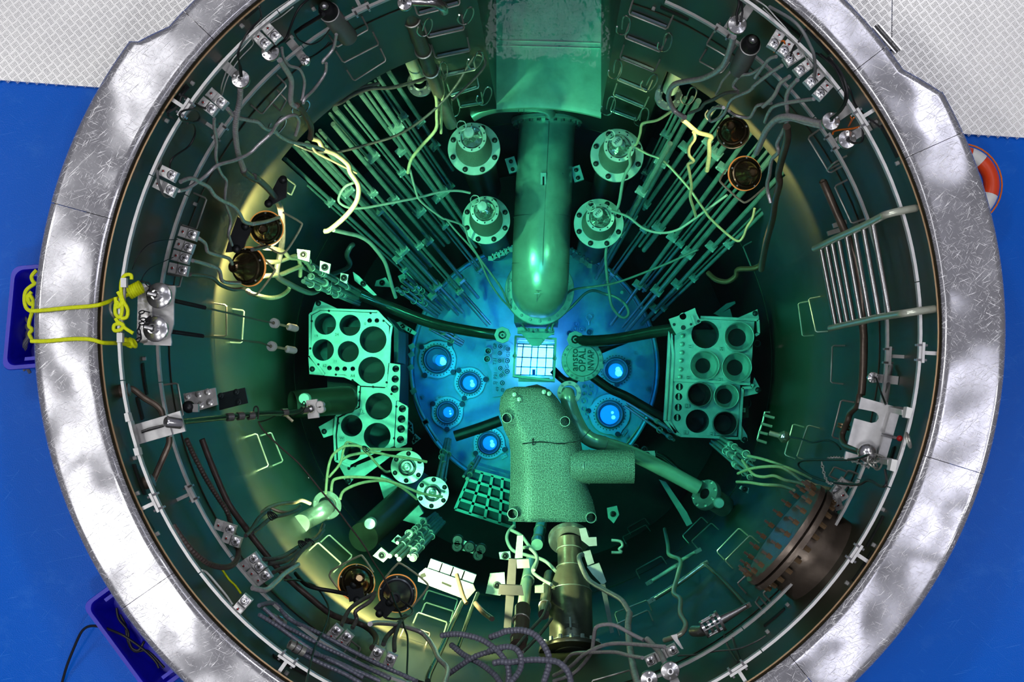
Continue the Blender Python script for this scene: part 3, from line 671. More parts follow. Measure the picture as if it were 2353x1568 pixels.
P = px('K 190,425 290,405 380,440 300,450'); o = MB().plate([tuple(W(u, v, zm+.02).xy) for u, v in P], [], zm-.05, zm+.03).build('collar_gap', M['hole'], t)
for pts in ('Z 1222,1012 1226,1008 1224,1021 1231,1019', 'Z 1281,1020 1287,1018 1293,1019 1296,1021', 'Z 1200,1020 1240,1015 1290,1019 1335,1012'):
    mb = MB(); mb.tube(spline([p+UP*.137 for p in path(pts, zm)], 4), .004, 5); mb.build('lacing_wire', M['blackm'], t)
for u, v in ((1182, 907), (1250, 901), (1193, 918), (1262, 905)):
    p = W(u, v, zm+.115); MB().lathe([(.022, -.03), (.018, .012), (.008, .016), (.0001, .017)], p, UP, 12).build('rivet', M['clamp'], t)
# bent pipe beside it
zp = -5.25
t = thing('bent_pipe', 'long bent steel pipe from a small bolted flange to the lower right wall', 'pipe', W(1308, 905, zp-.2))
c = W(1308, 903, zp+.03); k = S(zp)
mb = MB(); mb.lathe([(27/k, -.02), (27.5/k, 0), (27/k, .014), (18/k, .018), (17/k, .0)], c, UP, 36); ifl = mb.build('inlet_flange', M['plate'], t); bolts(ifl, c+UP*.014, UP, 23/k, 8, .010, .012, 'steel')
pp = [W(1303, 905, zp-.03), W(1305, 918, zp+.03), W(1317, 955, zp), W(1332, 985, zp-.02), W(1344, 1001, zp-.02), W(1362, 1013, zp-.02), W(1385, 1020, zp-.05), W(1450, 1042, zp-.25), W(1530, 1082, zp-.32), W(1605, 1122, zp-.36)]
mb = MB(); mb.tube(spline(pp, 6), .066, 24); mb.build('pipe_body', M['pipe'], t)
for q in (4, 6): mb = MB(); mb.ring(pp[q], (pp[q+1]-pp[q-1]), .067, .004, 24, 6); mb.build('weld_bead', M['steel'], t)
P = px('K 600,670 640,690 660,740 620,720'); MB().plate([tuple(W(u, v, zp+.08).xy) for u, v in P], [], zp+.0, zp+.08).build('pipe_strap', M['clamp'], t)
ax = W(1690, 1180, zp-.45)-W(1615, 1132, zp-.38); c = W(1622, 1137, zp-.38)
mb = MB(); mb.lathe([(.05, -.02), (.135, -.02), (.14, 0), (.14, .035), (.10, .035), (.098, .30), (.06, .33), (.0001, .33)], c, ax+UP*-.25, 36); wf = mb.build('wall_flange', M['steel'], t)
bolts(wf, c-ax.normalized()*.02, -(ax+UP*-.25), .118, 8, .012, .015, 'steel_b')
c2 = W(1653, 1157, zp-.26); mb = MB(); mb.lathe([(.05, -.1), (.048, 0), (.04, .012), (.0001, .012)], c2, UP, 20); mb.build('end_boss', M['plate'], t)

crosspipe('delivery_pipe', 'thin glossy pipe running behind the bent pipe toward the lower right', [W(*px('K 1360,1030')[0], -6.3), W(*px('K 1450,1080')[0], -6.3), W(*px('K 1550,1170')[0], -6.3), W(*px('K 1655,1250')[0], -6.3)], .03, 'gpipe')
crosspipe('stay_rod', 'thin bright rod leaning across the lower right of the vessel', [W(*px('K 1210,790')[0], -7.0), W(*px('K 1130,900')[0], -7.0), W(*px('K 1060,985')[0], -7.0)], .010, 'clamp')
o = MB().plate([tuple(W(u, v, -6.6).xy) for u, v in px('K 1390,1265 1450,1285 1640,1560 O 1690,140 1640,165 K 1570,1560')], [], -6.66, -6.6).build('support_beam', M['plate']); tag(o, 'pale flat beam sloping in the dark lower right', 'beam')
# ================================================================ racks, tubes, instruments, lamps
def poly(s_, z): return [tuple(W(u, v, z).xy) for u, v in px(s_)]
def rack_plate(t, name, outline, holes, z, th=.03, m='plate', deep=.5):
    hs = []; k = S(z)
    for h in holes:
        (u, v), = px(h[0]); c = W(u, v, z); hs.append((c, h[1]/k, h[2] if len(h) > 2 else deep))
    MB().plate(poly(outline, z), [circ((c.x, c.y), r, 28 if r > .06 else 14) for c, r, d in hs], z-th, z).build(name, M[m], t)
    for c, r, d in hs:
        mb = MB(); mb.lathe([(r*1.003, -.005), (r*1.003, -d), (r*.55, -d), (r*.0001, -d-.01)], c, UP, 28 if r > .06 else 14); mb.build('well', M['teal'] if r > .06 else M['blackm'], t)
def ear(t, s_, hole, z, m='plate'):
    (u, v), = px(hole); c = W(u, v, z)
    er = MB().plate(poly(s_, z), [], z-.03, z).build('mounting_ear', M[m], t)
    MB().sphere(c, .026, 14, 6, .8, UP, 0, .999).build('ear_bolt', M['blackm'], er)
zr = -6.0
t = thing('storage_rack', 'large perforated storage rack plate with dark round wells left of the core', 'rack', W(830, 860, zr-1))
rack_plate(t, 'rack_plate', 'R 190,1140 215,430 370,345 1390,390 1600,630 1590,1290 S 1545,235 1090,210 960,110 R 800,1500 460,1490', [('R 450,585', 25), ('R 895,610', 24.5), ('R 410,1055', 25), ('R 865,1085', 24.5), ('R 1310,870', 31), ('R 1285,1420', 31), ('R 1250,525', 5.5, .08), ('R 1380,525', 5.5, .08), ('R 525,1380', 5.5, .08), ('R 665,1395', 5.5, .08), ('R 800,1395', 5.5, .08), ('R 945,1395', 5.5, .08)], zr)
rack_plate(t, 'strip_plate', 'R 1605,1290 1800,1320 S 1800,20 1780,480 1745,480 1560,240', [('R 1720,1395', 8, .1), ('S 1710,90', 8.5, .1), ('S 1700,270', 9, .1)], zr-.005)
rack_plate(t, 'rack_plate', 'S 1095,230 1535,255 1725,490 1685,1300 1300,1450 1050,1560 900,1640 680,1560 660,1100 700,790 1075,605', [('S 1415,580', 31), ('S 925,930', 25), ('S 1385,1120', 31), ('S 935,1400', 20)], zr-.01)
rack_plate(t, 'strip_plate', 'S 1755,485 1930,580 1890,1240 1740,1310 1700,1310 1740,490', [('S 1840,625', 8.5, .1), ('S 1825,810', 9, .1), ('S 1815,990', 9, .1), ('S 1805,1180', 8.5, .1)], zr-.005)
for s_ in ('R 180,1160 180,415 365,320 1390,360 1500,480 1650,620 1620,820 1600,1290', 'R 190,1160 440,1500 800,1530 960,1600', 'S 1060,210 1035,580 860,660 650,760 620,1100 640,1560 900,1660', 'S 1930,600 1905,1250 1730,1330', 'S 1560,0 1545,235 1740,480'):
    P = [W(u, v, zr-.02) for u, v in px(s_)]; mb = MB()
    for a, b in zip(P, P[1:]): mb.bar(a, b, .02, .05)
    mb.build('edge_frame', M['plate'], t, 0)
ear(t, 'R 270,190 330,160 400,185 660,305 390,300 200,390', 'R 325,215', zr-.04); ear(t, 'R 145,1180 430,1480 460,1520 165,1490', 'R 215,1400', zr-.04); ear(t, 'S 330,950 620,790 620,1085 420,1150', 'S 430,1035', zr-.08)
for tx, s_ in (('19', 'R 285,805'), ('24', 'R 660,780'), ('11', 'R 630,1260'), ('62', 'R 440,1340'), ('0', 'R 1170,585'), ('A4', 'R 945,1525'), ('T2', 'S 1100,675'), ('W', 'S 750,1160')):
    (u, v), = px(s_); p = W(u, v, zr+.002); nt = MB().box(p, (.045, .038, .008)).build('number_tag', M['clamp'], t); text(tx, p+UP*.005, .035, nt, 'letters', 0, ext=.001)
for s_ in ('R 515,350', 'R 1265,390', 'R 1500,530', 'R 205,535', 'R 180,1028', 'R 325,1315', 'R 640,1500', 'S 940,110', 'S 1070,325', 'S 1060,480', 'S 785,730', 'S 680,885', 'S 1310,230', 'S 1640,360', 'S 1730,585', 'S 1690,1160', 'S 1555,150'):
    (u, v), = px(s_); c = W(u, v, zr+.008); MB().cyl(c-UP*.02, c, .011, n=8).build('frame_screw', M['hole'], t)
MB().box(W(850, 860, -7.0), (.62, .85, 1.5)).build('rack_body', M['dark'], t)
P = 'R 1560,450 1770,700 1760,1280 1640,1290 1640,620'; MB().plate(poly(P, zr-.25), [], zr-1.0, zr-.25).build('side_box', M['teal'], t)
o = thing('folded_bracket', 'folded plate bracket below the left rack with three dark notches', 'bracket', W(830, 1085, -6.3))
MB().plate(poly('J 780,1140 830,1105 880,1160 1180,1040 1240,1060 1000,1240 900,1240 830,1230', -6.2), [], -6.26, -6.2).build('bracket_plate', M['plate'], o)
for s_ in ('J 815,1120', 'J 925,1140', 'J 870,1165'): (u, v), = px(s_); c = W(u, v, -6.19); MB().cyl(c, c+UP*.012, .014, n=8).build('notch', M['hole'], o)
MB().plate(poly('J 800,1235 910,1260 870,1310', -6.3), [], -6.34, -6.3).build('bracket_tail', M['plate'], o)
(u, v), = px('J 860,1275'); MB().sphere(W(u, v, -6.28), .03, 12, 6, .8).build('bracket_bolt', M['blackm'], o)
# perforated blue baskets and hangers beside the left rack
for i, (s_, lab) in enumerate((('S 1930,820 2010,900 2030,1080 1950,1000', 'small blue perforated basket against the left rack strip'), ('S 2060,1080 2160,1170 2030,1270 2010,1220', 'small blue perforated plate below the left rack strip'), ('R 1720,560 1800,540 2100,740 2060,790 1760,640', 'elongated blue perforated sleeve beside the top of the left rack'))):
    z = -7.3; o = thing('perforated_basket', lab, 'basket', W(*px(s_)[0], z)); MB().plate(poly(s_, z), [], z-.1, z).build('basket_body', M['clamp'], o)
    P = px(s_); cxm = sum(p[0] for p in P)/len(P); cym = sum(p[1] for p in P)/len(P)
    for q in range(9):
        a = q*2.4; rr_ = .55*math.sqrt((q+.5)/9); A = P[q % len(P)]
        c = W(cxm+(A[0]-cxm)*rr_, cym+(A[1]-cym)*rr_, z+.003); MB().cyl(c-UP*.01, c, .010, n=8).build('basket_hole', M['hole'], o)
# hanging guide rod along the vessel edge, left
mb = MB(); P = [W(u, v, -7.6) for u, v in px('R 2010,960 1990,1200 1985,1380 S 1985,0 2020,250 2090,500 2240,820 X 540,1010')]
o = thing('edge_tube', 'thin pale tube hugging the left edge of the blue vessel', 'tube', P[-1]); mb.tube(spline(P, 4), .016, 8); mb.build('tube_body', M['clamp'], o)
for s_ in ('R 2010,990', 'R 2000,1140', 'S 2040,310', 'S 2260,850', 'R 1990,1370', 'X 270,610'):
    (u, v), = px(s_); MB().box(W(u, v, -7.57), (.06, .05, .03), Matrix.Rotation(.5, 3, 'Z')).build('tube_clip', M['clamp'], o)
# right rack
t = thing('storage_rack', 'pale storage rack with eight round tube mouths right of the core', 'rack', W(1640, 860, zr-1))
rack_plate(t, 'rack_plate', 'T 400,430 860,335 1830,385 1790,1000 1750,1490 1600,1490 370,1425', [('T 945,620', 32), ('T 1555,660', 31), ('T 935,1175', 31), ('T 1515,1210', 31)], zr)
rack_plate(t, 'rack_plate', 'U 370,112 1575,195 1550,800 1510,1115 500,1095 305,835 345,400', [('U 840,370', 26), ('U 1325,400', 26), ('U 805,850', 27), ('U 1300,890', 26), ('U 480,230', 8.5, .05), ('U 468,408', 8.5, .05), ('U 460,600', 8.5, .05), ('U 443,785', 8.5, .05)], zr-.01)
def mouth(s_, r, bright, rin):
    (u, v), = px(s_); c = W(u, v, zr+.05); k = S(zr+.05); r /= k; rin /= k
    mb = MB(); mb.lathe([(r, -.06), (r, 0), (r*.965, .004), (r*.95, 0), (r*.90, -.12), (rin*1.1, -.16), (rin, -.17), (rin, -.45), (.0001, -.45)], c, UP, 40); tm = mb.build('tube_mouth', M['clamp' if bright else 'blackm'], t)
    mb = MB(); mb.ring(c+UP*.003, UP, r*.98, .004, 40, 6); mb.build('mouth_edge', M['satin' if bright else 'grey'], tm)
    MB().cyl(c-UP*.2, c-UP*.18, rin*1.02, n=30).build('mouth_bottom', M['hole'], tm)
mouth('T 1555,660', 34.5, 1, 21); mouth('T 935,1175', 34, 1, 17.5); mouth('T 1515,1210', 34.5, 1, 18.5); mouth('U 840,370', 28, 0, 17); mouth('U 1325,400', 29, 1, 18); mouth('U 1300,890', 28, 0, 19)
for s_ in ('T 540,645', 'T 530,795', 'T 525,945', 'T 510,1090', 'T 505,1245', 'T 490,1385'):
    (u, v), = px(s_); c = W(u, v, zr); mb = MB(); mb.lathe([(.024, 0), (.02, .008), (.012, .012), (.010, .03), (.0001, .034)], c, UP, 12); mb.build('dome_stud', M['clamp'], t)
for s_ in ('U 480,230', 'U 468,408', 'U 460,600', 'U 443,785'):
    (u, v), = px(s_); c = W(u, v, zr-.02); MB().box(c, (.014, .055, .03)).build('slot_tongue', M['clamp'], t)
for s_ in ('T 320,555 360,1000 330,1568 U 320,420 285,840 410,1060 500,1110 1000,1130 1530,1160', 'T 300,560 270,1200 U 240,400 215,840 420,1060', 'T 860,310 1890,360 1900,600 1840,640', 'U 1790,180 1780,240 1610,250 1570,900 1560,1180', 'T 370,1440 1000,1465 1750,1515'):
    P = [W(u, v, zr-.015) for u, v in px(s_)]; mb = MB()
    for a, b in zip(P, P[1:]): mb.bar(a, b, .024, .06)
    mb.build('edge_frame', M['plate'], t, 0)
MB().plate(poly('T 310,560 370,600 365,1430 U 345,110 320,420 290,830 215,830 250,0', zr-.03), [], zr-.06, zr-.03).build('strip_plate', M['plate'], t)
ear(t, 'T 1520,325 1885,165 1915,330 1900,370', 'T 1845,240', zr-.04); ear(t, 'U 1830,60 1920,230 1950,300 1880,350 1620,410 1620,250 1790,240', 'U 1895,285', zr-.04); ear(t, 'U 1585,900 1700,1110 1710,1200 1640,1240 1580,1200', 'U 1655,1180', zr-.04)
for tx, s_ in (('11', 'T 675,835'), ('24', 'T 1240,880'), ('63', 'T 640,1400'), ('A1', 'T 1210,1435'), ('C2', 'U 615,570'), ('61', 'U 585,1045'), ('A1', 'U 1065,1075')):
    (u, v), = px(s_); p = W(u, v, zr+.002); nt = MB().box(p, (.045, .036, .008)).build('number_tag', M['clamp'], t); text(tx, p+UP*.005, .034, nt, 'letters', 1.5, ext=.001)
MB().box(W(1632, 862, -7.0), (.56, .82, 1.5)).build('rack_body', M['dark'], t)
o = thing('clip_bracket', 'pale notched bracket plate resting on the top corner of the right rack', 'bracket', W(1575, 735, -5.85))
(u, v), = px('T 545,290'); c = W(u, v, -5.8)
MB().plate(poly('T 290,340 440,290 590,215 760,140 790,240 870,400 740,470 420,610 340,480', -5.8), [circ((c.x, c.y), .032, 16)], -5.84, -5.8).build('bracket_plate', M['clamp'], o)
for s_, r in (('T 550,495', .022), ('T 690,435', .012), ('T 825,380', .014), ('T 385,440', .014)): (u, v), = px(s_); c = W(u, v, -5.795); MB().cyl(c-UP*.01, c, r, n=12).build('bracket_bolt', M['blackm'], o)
mb = MB(); a = px('T 700,280 760,460'); mb.bar(W(*a[0], -5.78), W(*a[1], -5.78), .02, .03); mb.build('bracket_rib', M['clamp'], o)
o = MB().plate(poly('T 1100,240 1330,60 1480,20 1490,60 1240,230 1390,150 1440,330 1240,310', -6.4), [], -6.45, -6.4).build('rack_stay', M['teal']); tag(o, 'dark teal stay arm behind the top of the right rack', 'stay')
for i, (s_, r) in enumerate((('U 1680,530', 11), ('U 1625,750', 6), ('T 1880,780', 7))):
    (u, v), = px(s_); mb = MB(); mb.ring(W(u, v, -6.3), UP, r/S(-6.3), .006, 24, 6); tag(mb.build('hanger_ring', M['grey']), ['larger dark wire ring', 'small dark wire ring below the white tag', 'pale half-hidden wire ring'][i]+' beside the right rack', 'ring')
o = thing('rack_tag', 'small white tag beside the wire rings at the right rack', 'tag', W(*px('U 1630,650')[0], -6.2)); (u, v), = px('U 1630,650'); p = W(u, v, -6.2); MB().box(p, (.04, .04, .008)).build('tag_plate', M['white'], o); text('II', p+UP*.005, .03, o, 'letters', 1.5, ext=.001)
# ---- guide tubes
ORD = ['first', 'second', 'third', 'fourth', 'fifth', 'sixth', 'seventh', 'eighth', 'ninth', 'tenth', 'eleventh', 'twelfth', 'thirteenth', 'fourteenth', 'fifteenth', 'sixteenth']
def guide(P0, z0, P1, z1, fr, r, label, group, m='tube', two=True):
    a = W(*P0, z0); b = W(*P1, z1)
    t = thing('guide_tube', label, 'tube', b, group); d = (b-a).normalized()
    mb = MB(); mb.tube([a+(b-a)*i/6 for i in range(7)], r, 10); mb.build('tube_body', M[m], t)
    side = d.cross(UP).normalized()
    if two:
        mb = MB(); mb.tube([a+side*r*2.3, b+side*r*2.3], r*.55, 8); mb.build('cable_sleeve', M[m], t)
    for f in fr:
        c = a+(b-a)*f; M3 = Matrix((d, side, side.cross(d))).transposed()
        cb = MB().box(c+side*r*.9, (.055, r*4.6, r*2.8), M3).build('clamp', M['clamp'], t)
        for q in (-1, 1):
            e = c+side*(r*.9+q*r*2.0)-side.cross(d)*r*1.5*(-1 if side.cross(d).z > 0 else 1); MB().sphere(e, .011, 8, 5, 1).build('clamp_bolt', M['satin'], cb)
LT = [((655, 365), (1000, 680), (.25, .75)), ((672, 330), (1031, 711), (.62, .88)), ((705, 330), (1062, 716), (.22, .56, .80)), ((735, 300), (1126, 744), (.26, .52, .78)), ((765, 285), (1098, 684), (.36, .60, .86)),
      ((770, 250), (1030, 556), (.3, .72)), ((800, 235), (1110, 625), (.34, .66, .97)), ((828, 215), (1045, 500), (.4, .8)), ((850, 195), (1105, 560), (.22, .62)), ((870, 178), (1040, 430), (.3, .98)), ((893, 165), (1040, 390), (.45, .7)), ((748, 340), (990, 610), (.45,))]
for i, (p0, p1, fr) in enumerate(LT): guide(p0, -3.75, p1, -7.75 if p1[1] > 600 else -6.6, fr, .016+.004*(i % 3), ORD[i]+' guide tube of the upper left alcove, counted from the lamp side' if i < 11 else 'short thin guide tube in the middle of the upper left alcove', 'guide tubes in the upper left alcove', two=i % 3 != 1)
RT = [((1845, 400), (1500, 735), (.42, .66, .9)), ((1815, 378), (1475, 745), (.45, .7, .88)), ((1780, 352), (1440, 760), (.5, .73)), ((1755, 330), (1478, 670), (.62, .97)), ((1725, 305), (1405, 745), (.15, .48, .75)), ((1700, 290), (1480, 575), (.2, .8)),
      ((1672, 268), (1390, 660), (.12, .60, .9)), ((1640, 250), (1480, 480), (.35, .95)), ((1605, 232), (1385, 625), (.3, .62)), ((1575, 225), (1480, 415), (.4, .9)), ((1540, 330), (1370, 640), (.3, .6))]
for i, (p0, p1, fr) in enumerate(RT): guide(p0, -3.75, p1, -7.75 if p1[1] > 600 else -6.3, fr, .016+.004*(i % 3), ORD[i]+' guide tube of the upper right alcove, counted from the wall side', 'guide tubes in the upper right alcove', two=i % 3 != 1)
# ---- flanged instruments
M['net'] = mat('wire_net', (.16, .20, .17), .2, .6, .55, 160, .4, 220)
M['facet'] = mat('facet_glass', (.75, .85, .80), .9, .08, .25, 9, .5, 7)
for (fu, fv, fr_), (tu, tv, tr_), lab in (((1089, 342, 60), (1084, 316, 33), 'flanged instrument column nearest the canal, left of the thick pipe'), ((1117, 506, 55), (1114, 484, 32), 'flanged instrument column lower down, left of the thick pipe'),
                                        ((1418, 357, 61), (1423, 337, 35), 'flanged instrument column nearest the canal, right of the thick pipe'), ((1376, 514, 57), (1379, 500, 32), 'flanged instrument column lower down, right of the thick pipe')):
    zf_ = -4.9 if fv < 400 else -5.5; c = W(fu, fv, zf_); k = S(zf_); R = fr_/k
    t = thing('instrument_column', lab, 'instrument', c-UP*2.4, 'flanged instrument columns')
    mb = MB(); mb.lathe([(R*.70, -2.4), (R*.70, -.03)], c, UP, 32); mb.build('column_body', M['wall'], t)
    mb = MB(); mb.lathe([(R*.7, -.04), (R, -.04), (R*1.01, -.02), (R, 0), (R*.70, .004)], c, UP, 44); fl = mb.build('flange', M['plate'], t)
    for i in range(8):
        a = rad(22+45*i); p = c+Vector((math.cos(a), math.sin(a), 0))*R*.86; MB().sphere(p, .024, 12, 6, 1, UP, 0, .999).build('flange_knob', M['blackm'], fl)
    top = W(tu, tv, zf_+.34); r2 = tr_/S(zf_+.34)
    mb = MB(); vs = []
    for q in range(5):
        f_ = q/4; cc = c+(top-c)*f_; rr_ = R*.70+(r2*1.0-R*.70)*f_
        vs += [cc+Vector((math.cos(2*math.pi*i/36), math.sin(2*math.pi*i/36), 0))*rr_ for i in range(36)]
    mb.add(vs, [(q*36+i, q*36+(i+1) % 36, (q+1)*36+(i+1) % 36, (q+1)*36+i) for q in range(4) for i in range(36)]); mb.build('net_skirt', M['net'], t)
    mb = MB(); mb.lathe([(r2*1.02, -.02), (r2*1.02, .012), (r2*.8, .016), (r2*.74, .0)], top, UP, 36); tr = mb.build('top_ring', M['clamp'], t)
    bolts(tr, top+UP*.012, UP, r2*.9, 10, .007, .008, 'blackm')
    rnd = random.Random(fu); mb = MB(); g = 9
    ring = [top+Vector((math.cos(2*math.pi*i/g), math.sin(2*math.pi*i/g), 0))*r2*.76+UP*rnd.uniform(-.01, .02) for i in range(g)]
    mid = [top+Vector((math.cos(2*math.pi*(i+.5)/g), math.sin(2*math.pi*(i+.5)/g), 0))*r2*.38+UP*rnd.uniform(.01, .07) for i in range(g)]; ce = top+UP*.06
    mb.add(ring+mid+[ce], [(i, (i+1) % g, g+i) for i in range(g)]+[((i+1) % g, g+(i+1) % g, g+i) for i in range(g)]+[(g+i, g+(i+1) % g, 2*g) for i in range(g)]); mb.build('facet_glass', M['facet'], t, 0)
    p = top+Vector((-.02, .03, .07)); mb = MB(); mb.lathe([(.045, -.05), (.045, .005), (.04, .012), (.0001, .016)], p, UP, 20); sc = mb.build('sensor_cap', M['satin'], t)
    if tu > 1300: text('M32', p+UP*.018, .035, sc, 'letters', .8, ext=.001)
    mb = MB()
    for q in range(5):
        a = q*1.3; b_ = p+Vector((-.06, .05, .0)); mb.tube(spline([b_+Vector((math.cos(a+s_)*.04, math.sin(a+s_)*.04, .015*s_)) for s_ in (0, 1, 2, 3)], 4), .003, 5)
    mb.build('tie_wires', M['satin'], t)['kind'] = 'stuff'
# chains of fittings beside the thick pipe
for s_, lab in (('F 2130,810 2200,770 2260,745 2340,715', 'row of small bright clips left of the thick pipe'), ('G 570,735 640,775 700,830 780,880', 'row of small bright clips right of the thick pipe')):
    P = path(s_, -6.9); o = thing('clip_row', lab, 'clip strip', P[0]); mb = MB(); mb.tube(P, .012, 6); mb.build('strip', M['clamp'], o)
    for i in range(6):
        p = P[0]+(P[-1]-P[0])*(i+.5)/6; MB().box(p+UP*.01, (.05, .045, .03), Matrix.Rotation(.6*i, 3, 'Z')).build('clip', M['satin'], o)
        MB().sphere(p+Vector((.02, .04, .02)), .014, 8, 5).build('clip_bolt', M['satin'], o)
for i, (s_, lab) in enumerate((('G 70,1440 -20,1520 0,1560 60,1560', ''),)): pass
for (u, v), lab in (((1176, 380), 'bolted lug on the left flank of the thick pipe'), ((1326, 400), 'bolted lug on the right flank of the thick pipe')):
    o = thing('pipe_lug', lab, 'lug', W(u, v, -6.1)); MB().box(W(u, v, -6.05), (.09, .14, .05), Matrix.Rotation(.3, 3, 'Z')).build('lug_plate', M['clamp'], o)
    for q in (-1, 1): MB().sphere(W(u+2*q, v+9*q, -6.02), .02, 10, 6).build('lug_bolt', M['blackm'], o)
# ---- underwater floodlights
M['emissive_rim'] = mat('painted_rim_light', (.4, .2, .06), .5, .4, emit=(1.0, .36, .08), estr=.55); M['greyring'] = mat('grey_ring_housing', (.10, .105, .13), .5, .3, .3, 6)  # rim emission stands in for lamp light leaking round the housing
GOLD = (1.0, .60, .24)
def flood(u, v, R, inset, ax, e, label, guard, col=GOLD, arm=None, zz=-2.56, hm='lamp', plate=None):
    c = W(u, v, zz); k = S(zz); R = R/k; ax = Vector(ax).normalized()
    t = thing('floodlight', label, 'lamp', c-UP*.2, 'underwater floodlights on the pool wall')
    mb = MB(); mb.lathe([(R*.97, -.07), (R, -.05), (R, -.03), (R*.94, -.015), (R*.9, -.02), (R*.88, -.005), (R*.80, .0), (R*.76, -.008), (R*.72, .012), (R*.45, .065), (R*.34, .085), (R*.30, .14), (R*.22, .15), (R*.18, .12), (.0001, .12)], c, ax, 44); hs = mb.build('housing', M[hm], t)
    mb = MB(); mb.ring(c-ax*.05, ax, R*1.0, .008, 44, 6); mb.build('rim_ring', M['emissive_rim' if e > 60 else 'brass'], t)
    mb = MB(); mb.lathe([(.0001, -.055), (R*.9, -.055)], c, ax, 32); mb.build('lens', M['white'], t)
    for i in range(5):
        x, y, a_ = frame(ax); p = c+(x*math.cos(i*1.26)+y*math.sin(i*1.26))*R*.93-ax*.012; MB().sphere(p, .008, 8, 5).build('rim_screw', M['satin'], hs)
    if guard:
        mb = MB(); mb.tube(spline(path(guard, zz-.03), 4), .008, 6); mb.build('wire_guard', M['cable_y'], t)
    if arm:
        P = path(arm, zz+.06); mb = MB()
        for a, b in zip(P, P[1:]): mb.bar(a, b, .11, .02)
        am = mb.build('mounting_arm', M['blackm'], t, 0)
        for p in P: MB().sphere(p+UP*.015, .028, 12, 6, .7).build('arm_bolt', M['blackm'], am)
    if plate:
        pm = MB().plate(poly(plate[0], zz+.08), [], zz+.05, zz+.08).build('mounting_plate', M['blackm'], t)
        for b_ in plate[1:]: MB().sphere(W(*px(b_)[0], zz+.085), .03, 12, 6, .7).build('plate_bolt', M['blackm'], pm)
    l = bpy.data.lights.new('floodlight_bulb', 'SPOT'); l.energy = e; l.color = col; l.shadow_soft_size = .06; l.spot_size = rad(166); l.spot_blend = .35
    q = bpy.data.objects.new('floodlight_bulb', l); COL.objects.link(q); q.location = c-UP*.14-Vector((c.x, c.y, 0)).normalized()*.08
    return t
FE = 285
flood(610, 525, 38, .2, (.05, -.15, 1), FE, 'floodlight high on the left wall beside a hook-shaped cable', 'F 275,385 425,470 437,520 320,715 250,755 150,705 60,655', plate=('F 235,75 285,65 315,90 305,250 250,280 150,335 115,310', 'F 275,90', 'F 145,305'))
flood(563, 613, 44, .2, (-.45, -.1, 1), FE*1.1, 'tilted floodlight just below the one with the hook-shaped cable', 'F 40,745 185,885 190,930 60,1105 0,1125 -60,1095', plate=('E 2140,420 2265,530 2195,700 2130,735 2030,745 2060,640', 'E 2210,510', 'E 2130,715'))
flood(821, 1336, 41, .2, (.25, .3, 1), FE*1.1, 'left floodlight of the pair on the lower wall', 'N 790,745 700,625 705,580 730,555 950,437 1000,445 1090,580', arm='N 915,690 945,830')
flood(912, 1367, 43, .2, (0, -.05, 1), FE*1.2, 'floodlight with a grey ring front, right of the lower pair', 'N 1180,650 1290,520 1350,507 1555,660 1570,730 1440,890', arm='N 1235,850 1145,950', hm='greyring')
flood(1683, 301, 36, .2, (-.2, .1, 1), FE*.16, 'dark floodlight among the cables of the upper right wall', None)
flood(1716, 398, 38, .2, (.2, -.1, 1), FE*.3, 'glowing-edged floodlight lower on the upper right wall', 'G 1990,5 1940,85 1960,130 2120,275 2190,285 2340,160')
# ================================================================ fittings on the wall
def radial(p): v = Vector((p.x, p.y, 0)); return v.normalized()
def staple(s_, inset=.09, r=.0065, m='steel', parent=None):
    (a, b) = px(s_); A = onwall(*a, inset); B = onwall(*b, inset)
    P = [A+radial(A)*inset, A+radial(A)*.012, A+(B-A)*.03, B+(A-B)*.03, B+radial(B)*.012, B+radial(B)*inset]
    mb = MB(); mb.tube(P, r, 6); return mb.build('staple_rung', M[m], parent or wall)
M['bluegrey'] = mat('blue_grey_metal', (.22, .27, .36), .3, .4, .15, 10)
LAD = ['C 1115,125 1460,265', 'C 1080,340 1400,470', 'C 1035,525 1345,650', 'C 1010,720 1280,830', 'C 975,860 1250,975', 'C 950,1000 1190,1090', 'B 1490,140 1870,40', 'B 1580,340 1910,265', 'B 1650,525 1960,460', 'B 1725,690 2010,630', 'B 1790,870 2040,790', 'B 1870,970 2080,935']
for s_ in LAD:
    staple(s_, .10)
    (a, b) = px(s_); A = onwall(a[0], a[1], .01); B = onwall(b[0], b[1], .01); d = (B-A)
    mb = MB(); q = A+d*.06+UP*.05; e = B-d*.04+UP*.05; mb.bar(q, e, .012, .05, up=UP); mb.build('rung_reflection_bar', M['bluegrey'], wall)  # solid bar standing in for the bluish reflection at each rung
